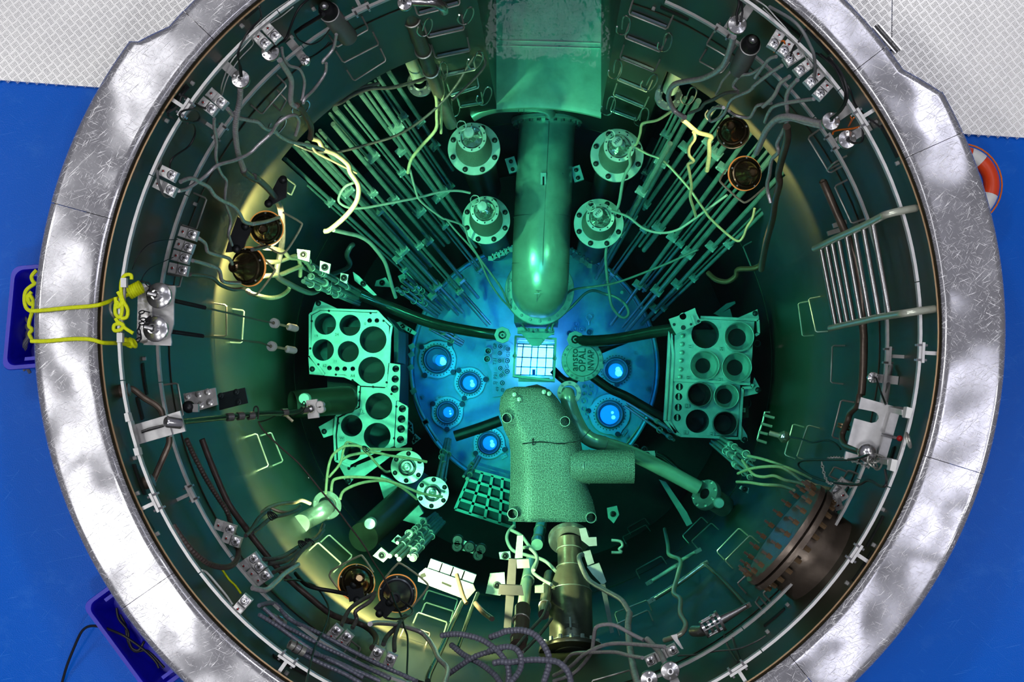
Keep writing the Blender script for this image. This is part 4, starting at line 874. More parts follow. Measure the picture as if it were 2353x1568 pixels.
for s_ in ('B 760,425 1045,265', 'B 820,565 1140,400', 'B 915,730 1205,545', 'B 85,1030 310,770', 'B 250,1000 310,900', 'D 405,1240 600,1560', 'C 1815,400 2010,515', 'C 1750,550 1950,660', 'H 645,150 800,485', 'H 575,10 640,-60', 'H 318,1205 357,1500',
           'H 412,1165 478,1465', 'L 625,58 612,390', 'L 705,548 622,880', 'L 272,765 195,1040', 'L 405,775 305,1060', 'L 645,1150 595,1230', 'L 770,1180 722,1260', 'I 1600,395 1650,690', 'E 1862,262 1765,540', 'E 1640,965 1615,1058',
           'E 2040,1220 2040,1500', 'E 2200,1270 2180,1560', 'J 40,850 145,1140', 'J 170,840 275,1100', 'N 590,310 800,500', 'N 690,240 900,430', 'N 1580,740 1850,825', 'N 1560,850 1810,930', 'N 1490,940 1755,1030', 'N 1380,1055 1600,1130',
           'O 1410,432 1178,560', 'O 1770,80 1600,250', 'O 1860,135 1680,300', 'O 2110,180 1908,390', 'O 2210,245 1985,470', 'O 1280,830 990,945', 'O 1290,920 1003,1045', 'O 2290,800 2258,850', 'P 195,575 0,770', 'N 975,1265 890,1195', 'O 1130,1460 780,1560', 'F 390,140 350,230', 'G 2145,690 2220,880', 'O 1270,150 1060,260', 'O 2095,680 2180,600', 'O 1100,180 1260,90'):
    staple(s_)
# dark cable slots and pale studs in the liner
def slot(s_, w=.045):
    (a, b) = px(s_); A = onwall(*a, .004); B = onwall(*b, .004)
    mb = MB(); n = 5; L_ = []
    for i in range(n+1):
        p = A+(B-A)*i/n; v = radial(p); L_.append(Vector((v.x*2.246, v.y*2.246, p.z)))
    for a_, b_ in zip(L_, L_[1:]): mb.bar(a_, b_, .008, w, up=UP)
    mb.build('cable_slot', M['hole'], wall, 0)
for s_ in ('I 1285,215 1325,500', 'I 1240,520 1290,720', 'I 1210,1125 1310,1400', 'I 1235,1440 1290,1560', 'M 1265,10 1385,205', 'P 1080,70 930,350', 'P 985,385 810,655', 'P 195,905 10,1060', 'D 380,255 600,490', 'D 1060,1130 1210,1420', 'D 80,130 330,330', 'A 2200,170 2340,50', 'A 1690,770 1510,1020', 'N 190,1330 500,1500', 'L 1180,970 1150,1080', 'C 1400,70 1650,180'): slot(s_)
stud0 = None
for s_ in ('I 1285,175', 'A 2168,220', 'A 1720,740', 'A 1490,1080', 'D 620,530', 'D 1030,1090', 'D 1225,1465', 'P 1095,20', 'P 1010,340', 'P 770,685', 'P 230,880', 'P 50,1125', 'M 1405,240', 'I 1225,1395', 'I 1200,1075', 'E 1745,305', 'B 545,70', 'B 345,325', 'C 1345,65', 'N 300,1500'):
    (q,) = px(s_); p = onwall(*q, 0)
    MB().cyl(p, p-radial(p)*.02, .012, n=8).build('wall_stud', M['satin'], wall)
# wire hooks hung on rungs
HK = [(-13, 4), (-15, 14), (-8, 22), (4, 23), (13, 14), (18, -2), (17, -14), (10, -19), (3, -14), (-1, 2), (-2, 10)]
hk = [('B 1915,130', 0.2, 'wire hook on the topmost rung left of the canal'), ('B 1545,235', .1, 'wire hook nearest the dark pipe beside the top rung left of the canal'), ('B 2000,530', .2, 'wire hook caught by the long thin cable left of the canal'), ('B 2080,855', .1, 'wire hook at the lower rungs left of the canal'), ('B 1690,640', -.2, 'wire hook around the paired pale cables left of the canal'),
      ('B 1800,960', -.3, 'open wire hook under the lowest rungs left of the canal'), ('B 220,1110', .3, 'wide wire hook on the left wall near the crossing cables'), ('B 430,960', .4, 'wire hook gathering the upper left cables'), ('C 1060,220', -.1, 'wire hook left of the topmost rung right of the canal'), ('C 1435,370', 0, 'wire hook right of the second rung right of the canal'), ('C 985,615', -.1, 'wire hook left of the third rung right of the canal'), ('C 1295,730', .3, 'twisted wire hook right of the fourth rung right of the canal'), ('C 925,945', 0, 'wire hook left of the fifth rung right of the canal'), ('C 1225,1045', 0, 'wire hook right of the lowest rung right of the canal'), ('C 1650,850', .2, 'large open wire hook beside the flange of the upper right pipe'), ('C 1880,1000', .4, 'wire hook holding the upper right cable bundle')]
for s_, rot, lab in hk:
    (q,) = px(s_); pts = []
    for x, y in HK:
        u = q[0]+x*math.cos(rot)-y*math.sin(rot); v = q[1]+x*math.sin(rot)+y*math.cos(rot); pts.append(onwall(u, v, .13))
    mb = MB(); mb.tube(spline(pts, 3), .0055, 6); tag(mb.build('wire_hook', M['steel_b']), lab, 'hook', 'wire hooks on the wall')
# ---- guide rails
def ang_of(u, v, z): p = W(u, v, z); return math.degrees(math.atan2(p.y, p.x))
def rail(z, label, brs, gaps=()):
    t = thing('guide_rail', label, 'rail', (0, -2.15, z))
    for q in range(12):
        a0 = q*30+7; st = [a0+30*i/12+(0.15 if i == 0 else 0) for i in range(13)]
        vs = []
        for a in st:
            for r_, dz in ((2.141, -.02), (2.141, .02), (2.157, .02), (2.157, -.02)): vs.append(pol(r_, a, z+dz))
        fs = [(i*4+j, i*4+(j+1) % 4, (i+1)*4+(j+1) % 4, (i+1)*4+j) for i in range(12) for j in range(4)]+[(3, 2, 1, 0), (48, 49, 50, 51)]
        if not any(lo < (a0+15) % 360 < hi for lo, hi in gaps): MB().add(vs, fs).build('rail_segment', M['satin'], t)
    for u, v in brs:
        a = ang_of(u, v, z); p = pol(2.15, a, z); n_ = pol(1, a, 0); tn = Vector((-n_.y, n_.x, 0))
        mb = MB(); mb.bar(p+n_*.0, p+n_*.10, .02, .02); mb.bar(p-tn*.055+n_*.014, p+tn*.055+n_*.014, .014, .06); rb = mb.build('rail_bracket', M['satin'], t)
        for k in (-1, 1):
            for h in (-1, 1): MB().cyl(p+tn*.04*k+UP*.02*h-n_*.022, p+tn*.04*k+UP*.02*h+n_*.035, .007, n=6).build('bracket_bolt', M['steel_b'], rb)
    return t
rail(-.08, 'upper white ring rail just below the coping', [px(s_)[0] for s_ in ('I 1380,1480', 'A 1690,990', 'N 330,1350', 'P 820,400', 'L 1410,120', 'D 890,1060', 'O 2050,1380')], gaps=((75, 100),))
rail(-.90, 'lower white ring rail nearer the water', [px(s_)[0] for s_ in ('I 1740,1380', 'A 2020,1220', 'P 570,270', 'L 1110,150', 'D 610,1290', 'B 990,100', 'C 1960,290')], gaps=((75, 100),))
# ---- steel ladder on the right
t = thing('pool_ladder', 'steel ladder hooked over the right side of the pool wall', 'ladder', onwall(1880, 670, .2))
for s_, w_ in (('H 465,712 700,600 900,510 1040,440 1110,405', .2), ('H 608,1428 850,1375 1050,1330 1200,1305 1270,1295', .2)):
    P = path(s_, w=w_); e = onwall(*px('H 1375,347' if w_ and 'H 465' in s_ else 'H 1545,1255')[0], .02)
    mb = MB(); mb.tube(spline(P+[(P[-1]+e)/2+UP*.03, e], 4), .021, 12); mb.build('ladder_rail', M['pipe'], t)
for a, b in zip(px('H 525,722 575,697 625,672 685,645 755,607 825,567 905,527 990,487'), px('H 655,1395 705,1385 760,1375 815,1365 885,1350 960,1332 1045,1312 1135,1290')):
    mb = MB(); mb.cyl(onwall(*a, .2), onwall(*b, .2), .0165, n=12); mb.build('rung', M['steel_b'], t)
t = thing('small_ladder', 'short underwater rung ladder beside the right rack', 'ladder', W(1755, 1000, -4.5))
for a, b in (('U 2000,740', 'U 2190,790'), ('U 1950,890', 'U 2150,945'), ('U 1915,1045', 'U 2070,1085'), ('U 1880,1185', 'U 2050,1240')):
    mb = MB(); mb.cyl(W(*px(a)[0], -4.6), W(*px(b)[0], -4.6), .012, n=8); mb.build('rung', M['steel'], t)
for s_ in ('U 2110,690 2020,685 1985,850 1920,1040 1885,1190',): mb = MB(); mb.tube(path(s_, -4.62), .009, 6); mb.build('ladder_rail', M['steel'], t)
# ---- connector blocks
def conn(s_, red, label, inset=.13, m='alu', size=25, plug=None):
    (q,), (r_,) = px(s_), px(red); A = onwall(*q, inset); B = onwall(*r_, inset); z = (A.z+B.z)/2; A = W(*q, z); B = W(*r_, z)
    d = (A-B); L_ = d.length; d.normalize(); n_ = UP.cross(d); R3 = Matrix((d, n_, UP)).transposed(); w = size/S(z)
    t = thing('connector_block', label, 'connector', (A+B)/2-UP*.05, 'aluminium connector blocks on the lower rail')
    MB().box((A+B)/2-UP*.012, (L_+w*.9, w*.98, .024), R3).build('base_plate', M[m], t)
    sb = MB().box(A+UP*.016, (w*.88, w*.9, .032), R3).build('socket_block', M['alu'], t)
    mb = MB(); mb.lathe([(w*.40, .0), (w*.40, .006), (w*.31, .008), (w*.28, .002), (w*.17, .004), (w*.15, .014), (w*.10, .014)], A+UP*.032, UP, 20); mb.build('socket_ring', M['mirror'], sb)
    MB().cyl(A+UP*.03, A+UP*.046, w*.10, n=10).build('socket_hole', M['black'], sb)
    lb = MB().box(B+UP*.008, (w*.72, w*.86, .018), R3).build('led_block', M['alu'], t)
    mb = MB(); mb.lathe([(w*.17, 0), (w*.16, .008), (w*.10, .009)], B+UP*.016, UP, 12); mb.build('led_collar', M['mirror'], lb)
    mb = MB(); mb.sphere(B+UP*.02, w*.09, 10, 6); mb.build('led_cap', M['red'], lb)
    return t
CB = [('E 1740,590', 'E 1655,563', 'top connector block of the row of four on the left wall'), ('E 1705,705', 'E 1620,675', 'second connector block of the row of four on the left wall'), ('E 1670,800', 'E 1592,778', 'third connector block of the row of four on the left wall'), ('E 1655,910', 'E 1560,890', 'bottom connector block of the row of four on the left wall'),
      ('E 1555,55', 'E 1480,18', 'upper connector block of the pair with a clear tube, left wall'), ('E 1545,190', 'E 1430,132', 'lower connector block of the pair with a clear tube, left wall'), ('A 2000,930', 'A 1910,850', 'connector block with a red plug on the upper left wall'), ('A 1915,990', 'A 1838,930', 'connector block below the red plug on the upper left wall'),
      ('B 210,335', 'B 145,265', 'connector block above the round disc, upper left wall'), ('B 120,400', 'B 60,340', 'connector block touching the round disc, upper left wall'),
      ('D 95,400', 'D 140,325', 'connector block with brown wires, first of six on the upper right wall'), ('D 185,465', 'D 230,410', 'connector block with brown wires, second of six on the upper right wall'), ('D 235,545', 'D 312,495', 'third of six connector blocks on the upper right wall'), ('D 330,640', 'D 400,585', 'fourth of six connector blocks on the upper right wall'), ('D 425,745', 'D 495,680', 'fifth of six connector blocks on the upper right wall'), ('D 508,850', 'D 572,780', 'last of six connector blocks on the upper right wall'),
      ('L 660,1375', 'L 720,1300', 'top connector block beside the bolted stub, lower right wall'), ('L 615,1470', 'L 715,1405', 'middle connector block beside the bolted stub, lower right wall'), ('L 565,1535', 'L 672,1495', 'bottom connector block beside the bolted stub, lower right wall'),
      ('M 2080,190', 'M 1975,155', 'connector block under the ribbed brown hose, upper one'), ('M 2130,300', 'M 2045,270', 'connector block under the ribbed brown hose, lower one'), ('N 20,455', 'M 2200,520', 'topmost connector block of three above the pale thick cable'), ('N 68,525', 'N 0,590', 'middle connector block of three above the pale thick cable'), ('N 125,605', 'N 58,650', 'lowest connector block of three above the pale thick cable'),
      ('M 2215,830', 'M 2150,905', 'single connector block on the upper rail, lower left'), ('N 760,1100', 'N 715,1150', 'left connector block below the left lamp of the lower pair'), ('N 855,1155', 'N 810,1205', 'right connector block below the left lamp of the lower pair'), ('N 1130,1295', 'N 1095,1360', 'left connector block below the grey-ringed lamp'), ('N 1250,1350', 'N 1225,1405', 'right connector block below the grey-ringed lamp'), ('O 1310,1370', 'O 1400,1330', 'connector block at the end of a pale cable, bottom edge'), ('O 1510,1275', 'O 1420,1320', 'connector block nearest the bottom edge valve')]
for a, b, lab in CB: conn(a, b, lab)
# ---- round polished connectors
def disc(s_, R, label, inset=.16, arm=True, screws=6):
    (q,) = px(s_); c = onwall(*q, inset); k = S(c.z); r_ = R/k; n_ = radial(c)
    t = thing('round_connector', label, 'connector', c-UP*.1, 'round polished connectors')
    mb = MB(); mb.lathe([(r_*.5, -.10), (r_*.5, -.03), (r_, -.028), (r_, -.004), (r_*.95, 0), (r_*.35, .006), (r_*.33, .018), (r_*.18, .018), (r_*.15, .004), (.0001, .004)], c, UP, 36); fd = mb.build('flange_disc', M['mirror'], t)
    bolts(fd, c, UP, r_*.78, screws, .006, .009, 'steel_b')
    mb = MB(); mb.cyl(c+UP*.016, c+UP*.04, r_*.14, n=8); mb.build('contact_pin', M['blackm'], t)
    if arm: mb = MB(); mb.bar(c-UP*.04, c+n_*(inset-.005)-UP*.04, .05, .02); mb.build('wall_arm', M['alu'], t)
    return t
for s_, R, lab in (('A 2165,710', 21, 'round connector above the ribbed conduit, upper left wall'), ('B 160,465', 21, 'round connector with a black cable beside connector blocks, upper left'), ('B 470,540', 12, 'small round connector on a stalk, upper left wall'), ('C 2095,220', 22, 'round connector feeding the thick conduit, upper right'), ('D 615,1090', 21, 'round connector feeding two thick conduits, right wall'), ('D 760,1255', 21, 'round connector tied with orange cord, right wall'), ('L 995,345', 13, 'small round connector beside the brown pipe, right wall'), ('O 1300,1545', 20, 'round connector cut by the bottom edge, left of the pair'), ('O 1490,1470', 22, 'round connector near the bottom edge, right of the pair'), ('B 1370,25', 17, 'round cap at the top edge beside the dark pipes')):
    disc(s_, R, lab)
# ================================================================ larger fittings
def rtube(t, name, P, r, m, n=12): mb = MB(); mb.tube(P, r, n); return mb.build(name, M[m], t)
# upper pipes left and right of the canal
t = thing('riser_pipe', 'green-tinted riser pipe with a round foot flange, left of the canal', 'pipe', W(965, 190, -3.6))
a, b = W(884, -10, -2.0), W(962, 178, -3.55); rtube(t, 'pipe_body', [a, b], .052, 'pipe', 20)
for f_ in (.52,): p = a+(b-a)*f_; mb = MB(); mb.ring(p, b-a, .053, .006, 24, 6); mb.build('weld_band', M['steel_b'], t)
c = W(966, 192, -3.6); mb = MB(); mb.lathe([(.05, .05), (.06, .02), (.10, .018), (.102, 0), (.10, -.02), (.05, -.02)], c, UP, 32); ff = mb.build('foot_flange', M['mirror'], t); bolts(ff, c+UP*.018, UP, .08, 6, .012, .012, 'steel')
t = thing('riser_pipe', 'dark riser pipe with strap rings beside the left rungs', 'pipe', W(1045, 330, -5))
a, b = W(925, -10, -1.6), W(1036, 285, -4.3); rtube(t, 'pipe_body', [a, b], .05, 'brown', 20)
for s_ in ('B 1420,160', 'B 1545,455', 'B 1690,660'):
    (q,) = px(s_); f_ = (q[1]+10)/340; p = a+(b-a)*f_; mb = MB(); mb.ring(p, b-a, .056, .008, 24, 6); mb.build('pipe_strap', M['steel'], t)
t = thing('elbow_pipe', 'polished elbow pipe lying at the top edge', 'pipe', W(990, 10, -1.3)); rtube(t, 'pipe_body', spline([W(935, 0, -1.3), W(960, 2, -1.3), W(995, 4, -1.3), W(1015, 14, -1.4), W(1020, 24, -1.6)], 5), .032, 'mirror', 16)
t = thing('riser_pipe', 'green-tinted riser pipe with a bright cap, right of the canal', 'pipe', W(1535, 222, -3.7))
a, b = W(1607, 12, -2.1), W(1540, 205, -3.6); rtube(t, 'pipe_body', [a, b], .056, 'pipe', 20)
MB().lathe([(.062, -.10), (.064, .0), (.06, .02), (.0001, .025)], a, UP, 24).build('end_cap', M['mirror'], t)
p = a+(b-a)*.58; mb = MB(); mb.ring(p, b-a, .057, .006, 24, 6); mb.build('weld_band', M['steel_b'], t)
c = W(1536, 222, -3.7); mb = MB(); mb.lathe([(.056, .05), (.065, .02), (.105, .018), (.108, 0), (.105, -.02), (.05, -.02)], c, UP, 32); ff = mb.build('foot_flange', M['mirror'], t); bolts(ff, c+UP*.018, UP, .085, 6, .012, .012, 'steel')
# grey cylinders
for (s0, s1), lab in ((('B 690,110', 'B 860,330'), 'grey half-round housing on the upper left wall'), (('C 2210,410', 'C 2110,620'), 'grey cylinder housing on the upper right wall')):
    (a,), (b,) = px(s0), px(s1); A = W(*a, -.75); B = W(*b, -1.15); t = thing('sensor_housing', lab, 'housing', B, 'grey sensor housings'); d = (B-A).normalized()
    mb = MB(); mb.lathe([(.058, 0), (.058, (B-A).length), (.054, (B-A).length+.008), (.0001, (B-A).length+.008)], A, d, 28); mb.build('housing_body', M['grey'], t)
    mb = MB(); mb.lathe([(.0001, -.07), (.035, -.07), (.05, -.05), (.055, 0)], A, d, 28); mb.build('housing_cap', M['black'], t)
    mb = MB(); mb.ring(A, d, .058, .004, 28, 6); mb.build('cap_ring', M['satin'], t)
    MB().sphere(A-d*.10, .026, 12, 8).build('cable_gland', M['mirror'], t)
# ---- left wall reels and rods
t = thing('reel_bracket', 'polished bracket plate carrying two round reels on the left wall', 'bracket', W(355, 720, -.6))
zb = -.42
MB().plate(poly('E 1285,1025 1370,1050 1370,1545 1290,1568 1230,1545 1240,1150', zb), [], zb-.02, zb).build('back_plate', M['steel_b'], t)
MB().plate(poly('E 1370,1046 1580,1046 1580,1090 1565,1190 1565,1390 1535,1490 I 1545,25 1540,58 1290,50 E 1370,1500', zb-.03), [], zb-.05, zb-.03).build('shelf_plate', M['satin'], t)
for s_, lab in (('E 1430,1135', 'u'), ('E 1400,1437', 'l')):
    (q,) = px(s_); c = W(*q, zb+.05); mb = MB(); mb.lathe([(.03, -.07), (.072, -.012), (.072, 0), (.066, .005), (.028, .012), (.027, .05), (.02, .05), (.018, .02), (.0001, .02)], c, (-.12, .02, 1), 40); mb.build('reel_disc', M['mirror'], t)
    h = c+Vector((-.05, .01, .05)); mb = MB(); mb.cyl(c+Vector((-.005, 0, .04)), h, .014, n=12); mb.build('reel_shaft', M['steel_b'], t); MB().cyl(h, h+Vector((-.004, 0, .002)), .010, n=10).build('shaft_bore', M['black'], t)
rnd = random.Random(3)
def chain(name, label, P, r=.010, m='blackm'):
    t = thing(name, label, 'chain', P[0]); Q = spline(P, 6); acc = 0; last = Q[0]; k = 0
    for a, b in zip(Q, Q[1:]):
        acc += (b-a).length
        if acc > r*1.9:
            acc = 0; d = (b-a).normalized(); x, y, _ = frame(d); ax = x if k % 2 else y; k += 1
            mb = MB(); s2 = ax.cross(d); mb.tube([b+d*math.cos(q*math.pi/4)*r*1.25+s2*math.sin(q*math.pi/4)*r*.7 for q in range(8)], r*.28, 5, True); mb.build('chain_link', M[m], t)
    return t
chain('safety_chain', 'dark chain looped over the upper reel on the left wall', path('E 1250,1000 1290,1010 1340,1040 1350,1090 1330,1130', -.33), .013)
chain('safety_chain', 'dark chain heaped between the two reels on the left wall', path('E 1360,1300 1320,1280 1270,1290 1260,1340 1310,1350 1350,1330 1330,1380 1270,1390 1250,1450 1270,1500 1240,1540 1200,1560', -.33), .013)
for s_, lab, zz0 in ((('E 1545,1175 1700,1205 1850,1245', 'E 1850,1245 2352,1360 F 170,1378', 'F 190,1382', 'F 345,1420'), 'sprung weighted rod hanging from the upper reel', -.5), (('E 1510,1455 1680,1475 1830,1500', 'E 1830,1500 2352,1560 J 150,60', 'J 165,62', 'J 330,92'), 'sprung weighted rod hanging from the lower reel', -.5)):
    P0 = path(s_[0], [-.5, -.9]); P1 = path(s_[1], [-.9, -2.55]); t = thing('weighted_rod', lab, 'rod', P1[-1])
    mb = MB(); N_ = 240; d = P0[-1]-P0[0]; x, y, a_ = frame(d)
    mb.tube([P0[0]+d*i/N_+(x*math.cos(i*1.05)+y*math.sin(i*1.05))*.011 for i in range(N_)], .0022, 4); mb.build('coil_spring', M['blackm'], t)
    rtube(t, 'rod_shaft', P1, .006, 'brown', 8)
    (q,) = px(s_[2]); c = W(*q, -2.6); dd = (W(*px(s_[3])[0], -2.75)-c).normalized(); mb = MB(); mb.lathe([(.012, -.03), (.035, -.03), (.036, -.005), (.034, .0), (.012, .002)], c, -dd+UP*.7, 24); mb.build('rod_weight', M['white'], t)
    e = W(*px(s_[3])[0], -2.75); rtube(t, 'rod_tail', [c, e], .009, 'cable_y', 8); mb = MB(); mb.lathe([(.010, -.03), (.026, -.02), (.026, .05), (.020, .065), (.0001, .066)], e, dd, 18); mb.build('rod_bob', M['white'], t)
# ---- yellow rope over the coping
def rope(name, label, P, r, m, cat='rope', n=8, sub=5):
    mb = MB(); mb.tube(spline(P, sub), r, n); o = mb.build(name, M[m]); tag(o, label, cat); return o
zr_ = .03
t = thing('yellow_rope', 'bright yellow rope over the coping with knots on the left rail', 'rope', W(150, 710, .02))
def part_rope(P, r=.011, name='rope_run', m='rope'): mb = MB(); mb.tube(spline(P, 5), r, 8); return mb.build(name, M[m], t)
part_rope(path('E 280,1275 420,1265 620,1245 820,1230', .022)+path('E 920,1210 1030,1170 1120,1140 1200,1110', [.0, -.3]))
part_rope(path('E 275,1545 420,1545 620,1528 760,1526 840,1535', .022)+path('E 930,1560 I 1060,35 1150,45 1210,45', [.0, -.3]))
for s_ in ('E 1185,990 1180,950 1130,950 1095,1000 1090,1100 1110,1180 1150,1260 1140,1330 1090,1340', 'E 1060,1100 1090,1160 1100,1260 1080,1330 1040,1300 1040,1220 1060,1180', 'E 1040,1340 1060,1370 1110,1400 1090,1440 1030,1450 1030,1400 1090,1390 1130,1430 1200,1475', 'E 1040,1190 1080,1220 1050,1235 1040,1150'):
    part_rope(path(s_, -.05), .010, 'rope_loop')
for i in range(6):
    c = W(*px('E %d,%d' % (1170+i*19, 1108-i*10))[0], -.28); mb = MB(); mb.ring(c, (1, .45, .0), .030, .009, 16, 8); mb.build('knot_turn', M['rope'], t)
for i in range(4):
    c = W(*px('I %d,%d' % (1145+i*20, 28+(i % 2)*8))[0], -.28); mb = MB(); mb.ring(c, (1, .45, .2), .022, .009, 16, 8); mb.build('knot_turn', M['rope'], t)
for s_ in ('E 330,905 285,960 300,1010 330,1030', 'E 310,1030 235,1090 220,1180 240,1250 290,1270 300,1180 260,1120', 'E 290,1280 260,1400 290,1440 265,1480 290,1530', 'E 285,1100 250,1150 270,1210 300,1200'):
    part_rope(path(s_, -.14), .011, 'rope_loop')
# turnbuckle rod the rope is tied to
t2 = thing('tie_bar', 'steel tie bar with square nuts behind the yellow knots', 'bar', W(278, 690, -.1)); rtube(t2, 'bar_shaft', path('E 1120,985 1110,1250 1075,1560', -.07), .012, 'steel', 10)
for s_ in ('E 1120,1020', 'E 1085,1515'): (q,) = px(s_); MB().box(W(*q, -.06), (.03, .05, .04)).build('square_nut', M['satin'], t2)
mb = MB(); (q,) = px('E 1035,1265'); mb.ring(W(*q, -.09), (1, .2, .3), .045, .007, 24, 6); mb.build('eye_ring', M['steel'], t2)
# ---- left bracket with the boom pole
t = thing('boom_bracket', 'white clamp plate on the left rails holding a thin dark boom', 'bracket', W(365, 985, -.9))
zz_ = -.35
MB().plate(poly('I 1210,770 1500,685 1550,860 1255,945', zz_), [], zz_-.02, zz_).build('clamp_plate', M['satin'], t); MB().plate(poly('I 1505,680 1620,645 1670,830 1555,860', zz_-.02), [], zz_-.05, zz_-.02).build('clamp_block', M['satin'], t)
mb = MB(); mb.bar(W(*px('I 1275,838')[0], zz_+.004), W(*px('I 1475,780')[0], zz_+.004), .012, .006); mb.build('clamp_slit', M['hole'], t)
rtube(t, 'clamp_hasp', path('I 1275,830 1340,805 1470,775', zz_+.02), .006, 'steel_b', 6)
MB().plate(poly('I 1150,745 1190,735 1245,975 1215,985', zz_+.1), [], zz_+.06, zz_+.1).build('rail_shoe', M['satin'], t)
for s_ in ('I 1125,670 1160,660 1180,735 1140,745', 'I 1205,985 1250,975 1265,1040 1225,1050'): MB().plate(poly(s_, -.05), [], -.1, -.03).build('rail_clip', M['white'], t)
(q,) = px('I 1580,755'); c = W(*q, zz_+.03); MB().lathe([(.03, -.03), (.032, .05), (.026, .06), (.014, .06), (.012, .03), (.0001, .03)], c, (-.6, .1, .5), 20).build('boom_socket', M['mirror'], t)
for s_ in ('I 1165,455 1200,450 1300,530 1400,590 1450,640 1465,690', 'I 1525,880 1520,950 1460,1090 1400,1230 1380,1280'): rtube(t, 'stay_tube', spline(path(s_, -.5), 4), .018, 'brown', 10)
for s_ in ('I 1165,455', 'I 1380,1270'): (q,) = px(s_); c = onwall(*q, .05); mb = MB(); mb.cyl(c, c+radial(c)*.05, .036, n=18); mb.build('stay_boss', M['brown'], t)
t = thing('boom_pole', 'thin dark boom reaching from the left bracket to a white sensor head', 'pole', W(718, 941, -2.3))
Pb = [W(*px('I 1560,752')[0], -.33), W(*px('I 2010,705')[0], -1.2), W(600, 951, -1.55), W(*px('J 280,665')[0], -1.9), W(*px('J 500,640')[0], -2.2)]
rtube(t, 'pole_tube', Pb, .017, 'gpipe', 12)
for s_, z in (('I 2070,700', -1.25), ('I 2165,692', -1.35), ('I 2260,690', -1.45), ('J 290,660', -1.9), ('J 470,640', -2.15)):
    (q,) = px(s_); mb = MB(); mb.lathe([(.016, -.02), (.026, -.02), (.026, .02), (.016, .02)], W(*q, z), (1, .1, -.9), 16); mb.build('pole_collar', M['mirror'], t)
(q,) = px('J 545,628'); c = W(*q, -2.25); MB().box(c, (.075, .125, .04), Matrix.Rotation(.12, 3, 'Z')).build('head_block', M['white'], t); MB().sphere(c+Vector((-.01, .0, .03)), .03, 12, 8).build('head_lens', M['mirror'], t)
for s_ in ('J 605,590', 'J 612,632'): (q,) = px(s_); p = W(*q, -2.22); mb = MB(); mb.lathe([(.024, -.10), (.026, 0), (.02, .006), (.0001, .006)], p, UP, 18); mb.build('head_probe', M['white'], t)
mb = MB(); mb.tube(spline(path('J 10,690 15,620 40,605 55,640 50,720', -1.5), 4), .005, 6); mb.tube(spline(path('J 60,745 150,720 280,650', [-1.6, -1.9]), 4), .005, 6); mb.tube(spline(path('J 350,690 440,660 480,600 465,560 445,590', [-1.9, -2.1]), 4), .004, 6); mb.build('pole_wire', M['black'], t)
(q,) = px('J 330,700'); rtube(t, 'cable_tail', path('J 280,670 320,700 365,740', -1.95), .010, 'cable_y', 8)
# bolted plates on the left wall
for s_, m_, bl, lab in (('I 1650,490 1940,437 1962,590 1780,645 1680,655', 'alu', ('I 1690,515', 'I 1790,495', 'I 1870,475', 'I 1890,570', 'I 1810,590'), 'grey bolted plate beside the boom bracket'), ('I 1965,490 2205,435 2235,575 1975,640', 'blackm', ('I 1990,510', 'I 2130,475', 'I 2150,565'), 'dark bolted plate just below the grey one')):
    P = px(s_); cpx = (sum(p[0] for p in P)/len(P), sum(p[1] for p in P)/len(P)); z = onwall(*cpx, .12).z; t = thing('bolted_plate', lab, 'plate', W(*cpx, z-.05))
    MB().plate(poly(s_, z), [], z-.02, z).build('plate_body', M[m_], t)
    for b in bl: (q,) = px(b); c = W(*q, z); mb = MB(); mb.lathe([(.024, 0), (.022, .01), (.012, .012), (.011, .04), (.0001, .042)], c, UP, 12); mb.build('plate_bolt', M['steel_b' if m_ == 'alu' else 'blackm'], t)
t = thing('cable_gland', 'round dark gland with a pale nut under the grey bolted plate', 'gland', W(430, 936, -1.6)); (q,) = px('I 1700,610'); MB().sphere(W(*q, -1.45), .04, 16, 10, .9).build('gland_body', M['blackm'], t); (q,) = px('I 1765,620'); MB().box(W(*q, -1.45), (.035, .05, .04)).build('gland_nut', M['satin'], t)
# ---- right slotted plate and the brown pipe
zq = -.42
t = thing('slotted_plate', 'white plate with a rounded slot clamped to the right rails', 'plate', W(2005, 985, zq-.2))
MB().plate(poly('L 885,522 1180,605 1135,720 1010,1050 765,945 825,712 980,755 1020,745 1042,715 1042,690 1025,665 1000,652 862,625', zq), [], zq-.02, zq).build('plate_body', M['satin'], t)
mb = MB(); mb.bar(W(*px('L 1195,620')[0], zq+.02), W(*px('L 1060,1080')[0], zq+.02), .05, .05); mb.build('plate_rail', M['alu'], t)
for s_ in ('L 1295,608 1352,625 1322,715 1278,705', 'L 1160,1078 1210,1090 1190,1195 1140,1180'): MB().plate(poly(s_, -.03), [], -.1, -.02).build('rail_clip', M['white'], t)
for a, b in (('L 1180,630', 'L 1300,660'), ('L 1080,1090', 'L 1170,1110')): mb = MB(); mb.bar(W(*px(a)[0], zq), W(*px(b)[0], -.1), .06, .03); mb.build('clip_arm', M['alu'], t)
MB().plate(poly('L 735,1080 750,1010 880,1050 865,1090', zq-.05), [], zq-.08, zq-.05).build('plate_foot', M['satin'], t)
rtube(t, 'toggle_lever', path('L 1065,855 1130,870 1200,890', zq+.06), .010, 'mirror', 8); (q,) = px('L 1232,893'); MB().sphere(W(*q, zq+.07), .018, 10, 6).build('lever_knob', M['red'], t)
(q,) = px('L 940,1020'); MB().sphere(W(*q, zq+.04), .055, 16, 10, .8).build('pulley_cap', M['mirror'], t)
mb = MB()
for a in range(5):
    c = W(*px('L %d,%d' % (960+a*25, 1080+(a % 2)*40))[0], zq+.05); mb.ring(c, (math.cos(a), math.sin(a), .5), .035, .006, 16, 6)
mb.build('shackle_cluster', M['steel'], t)['kind'] = 'stuff'
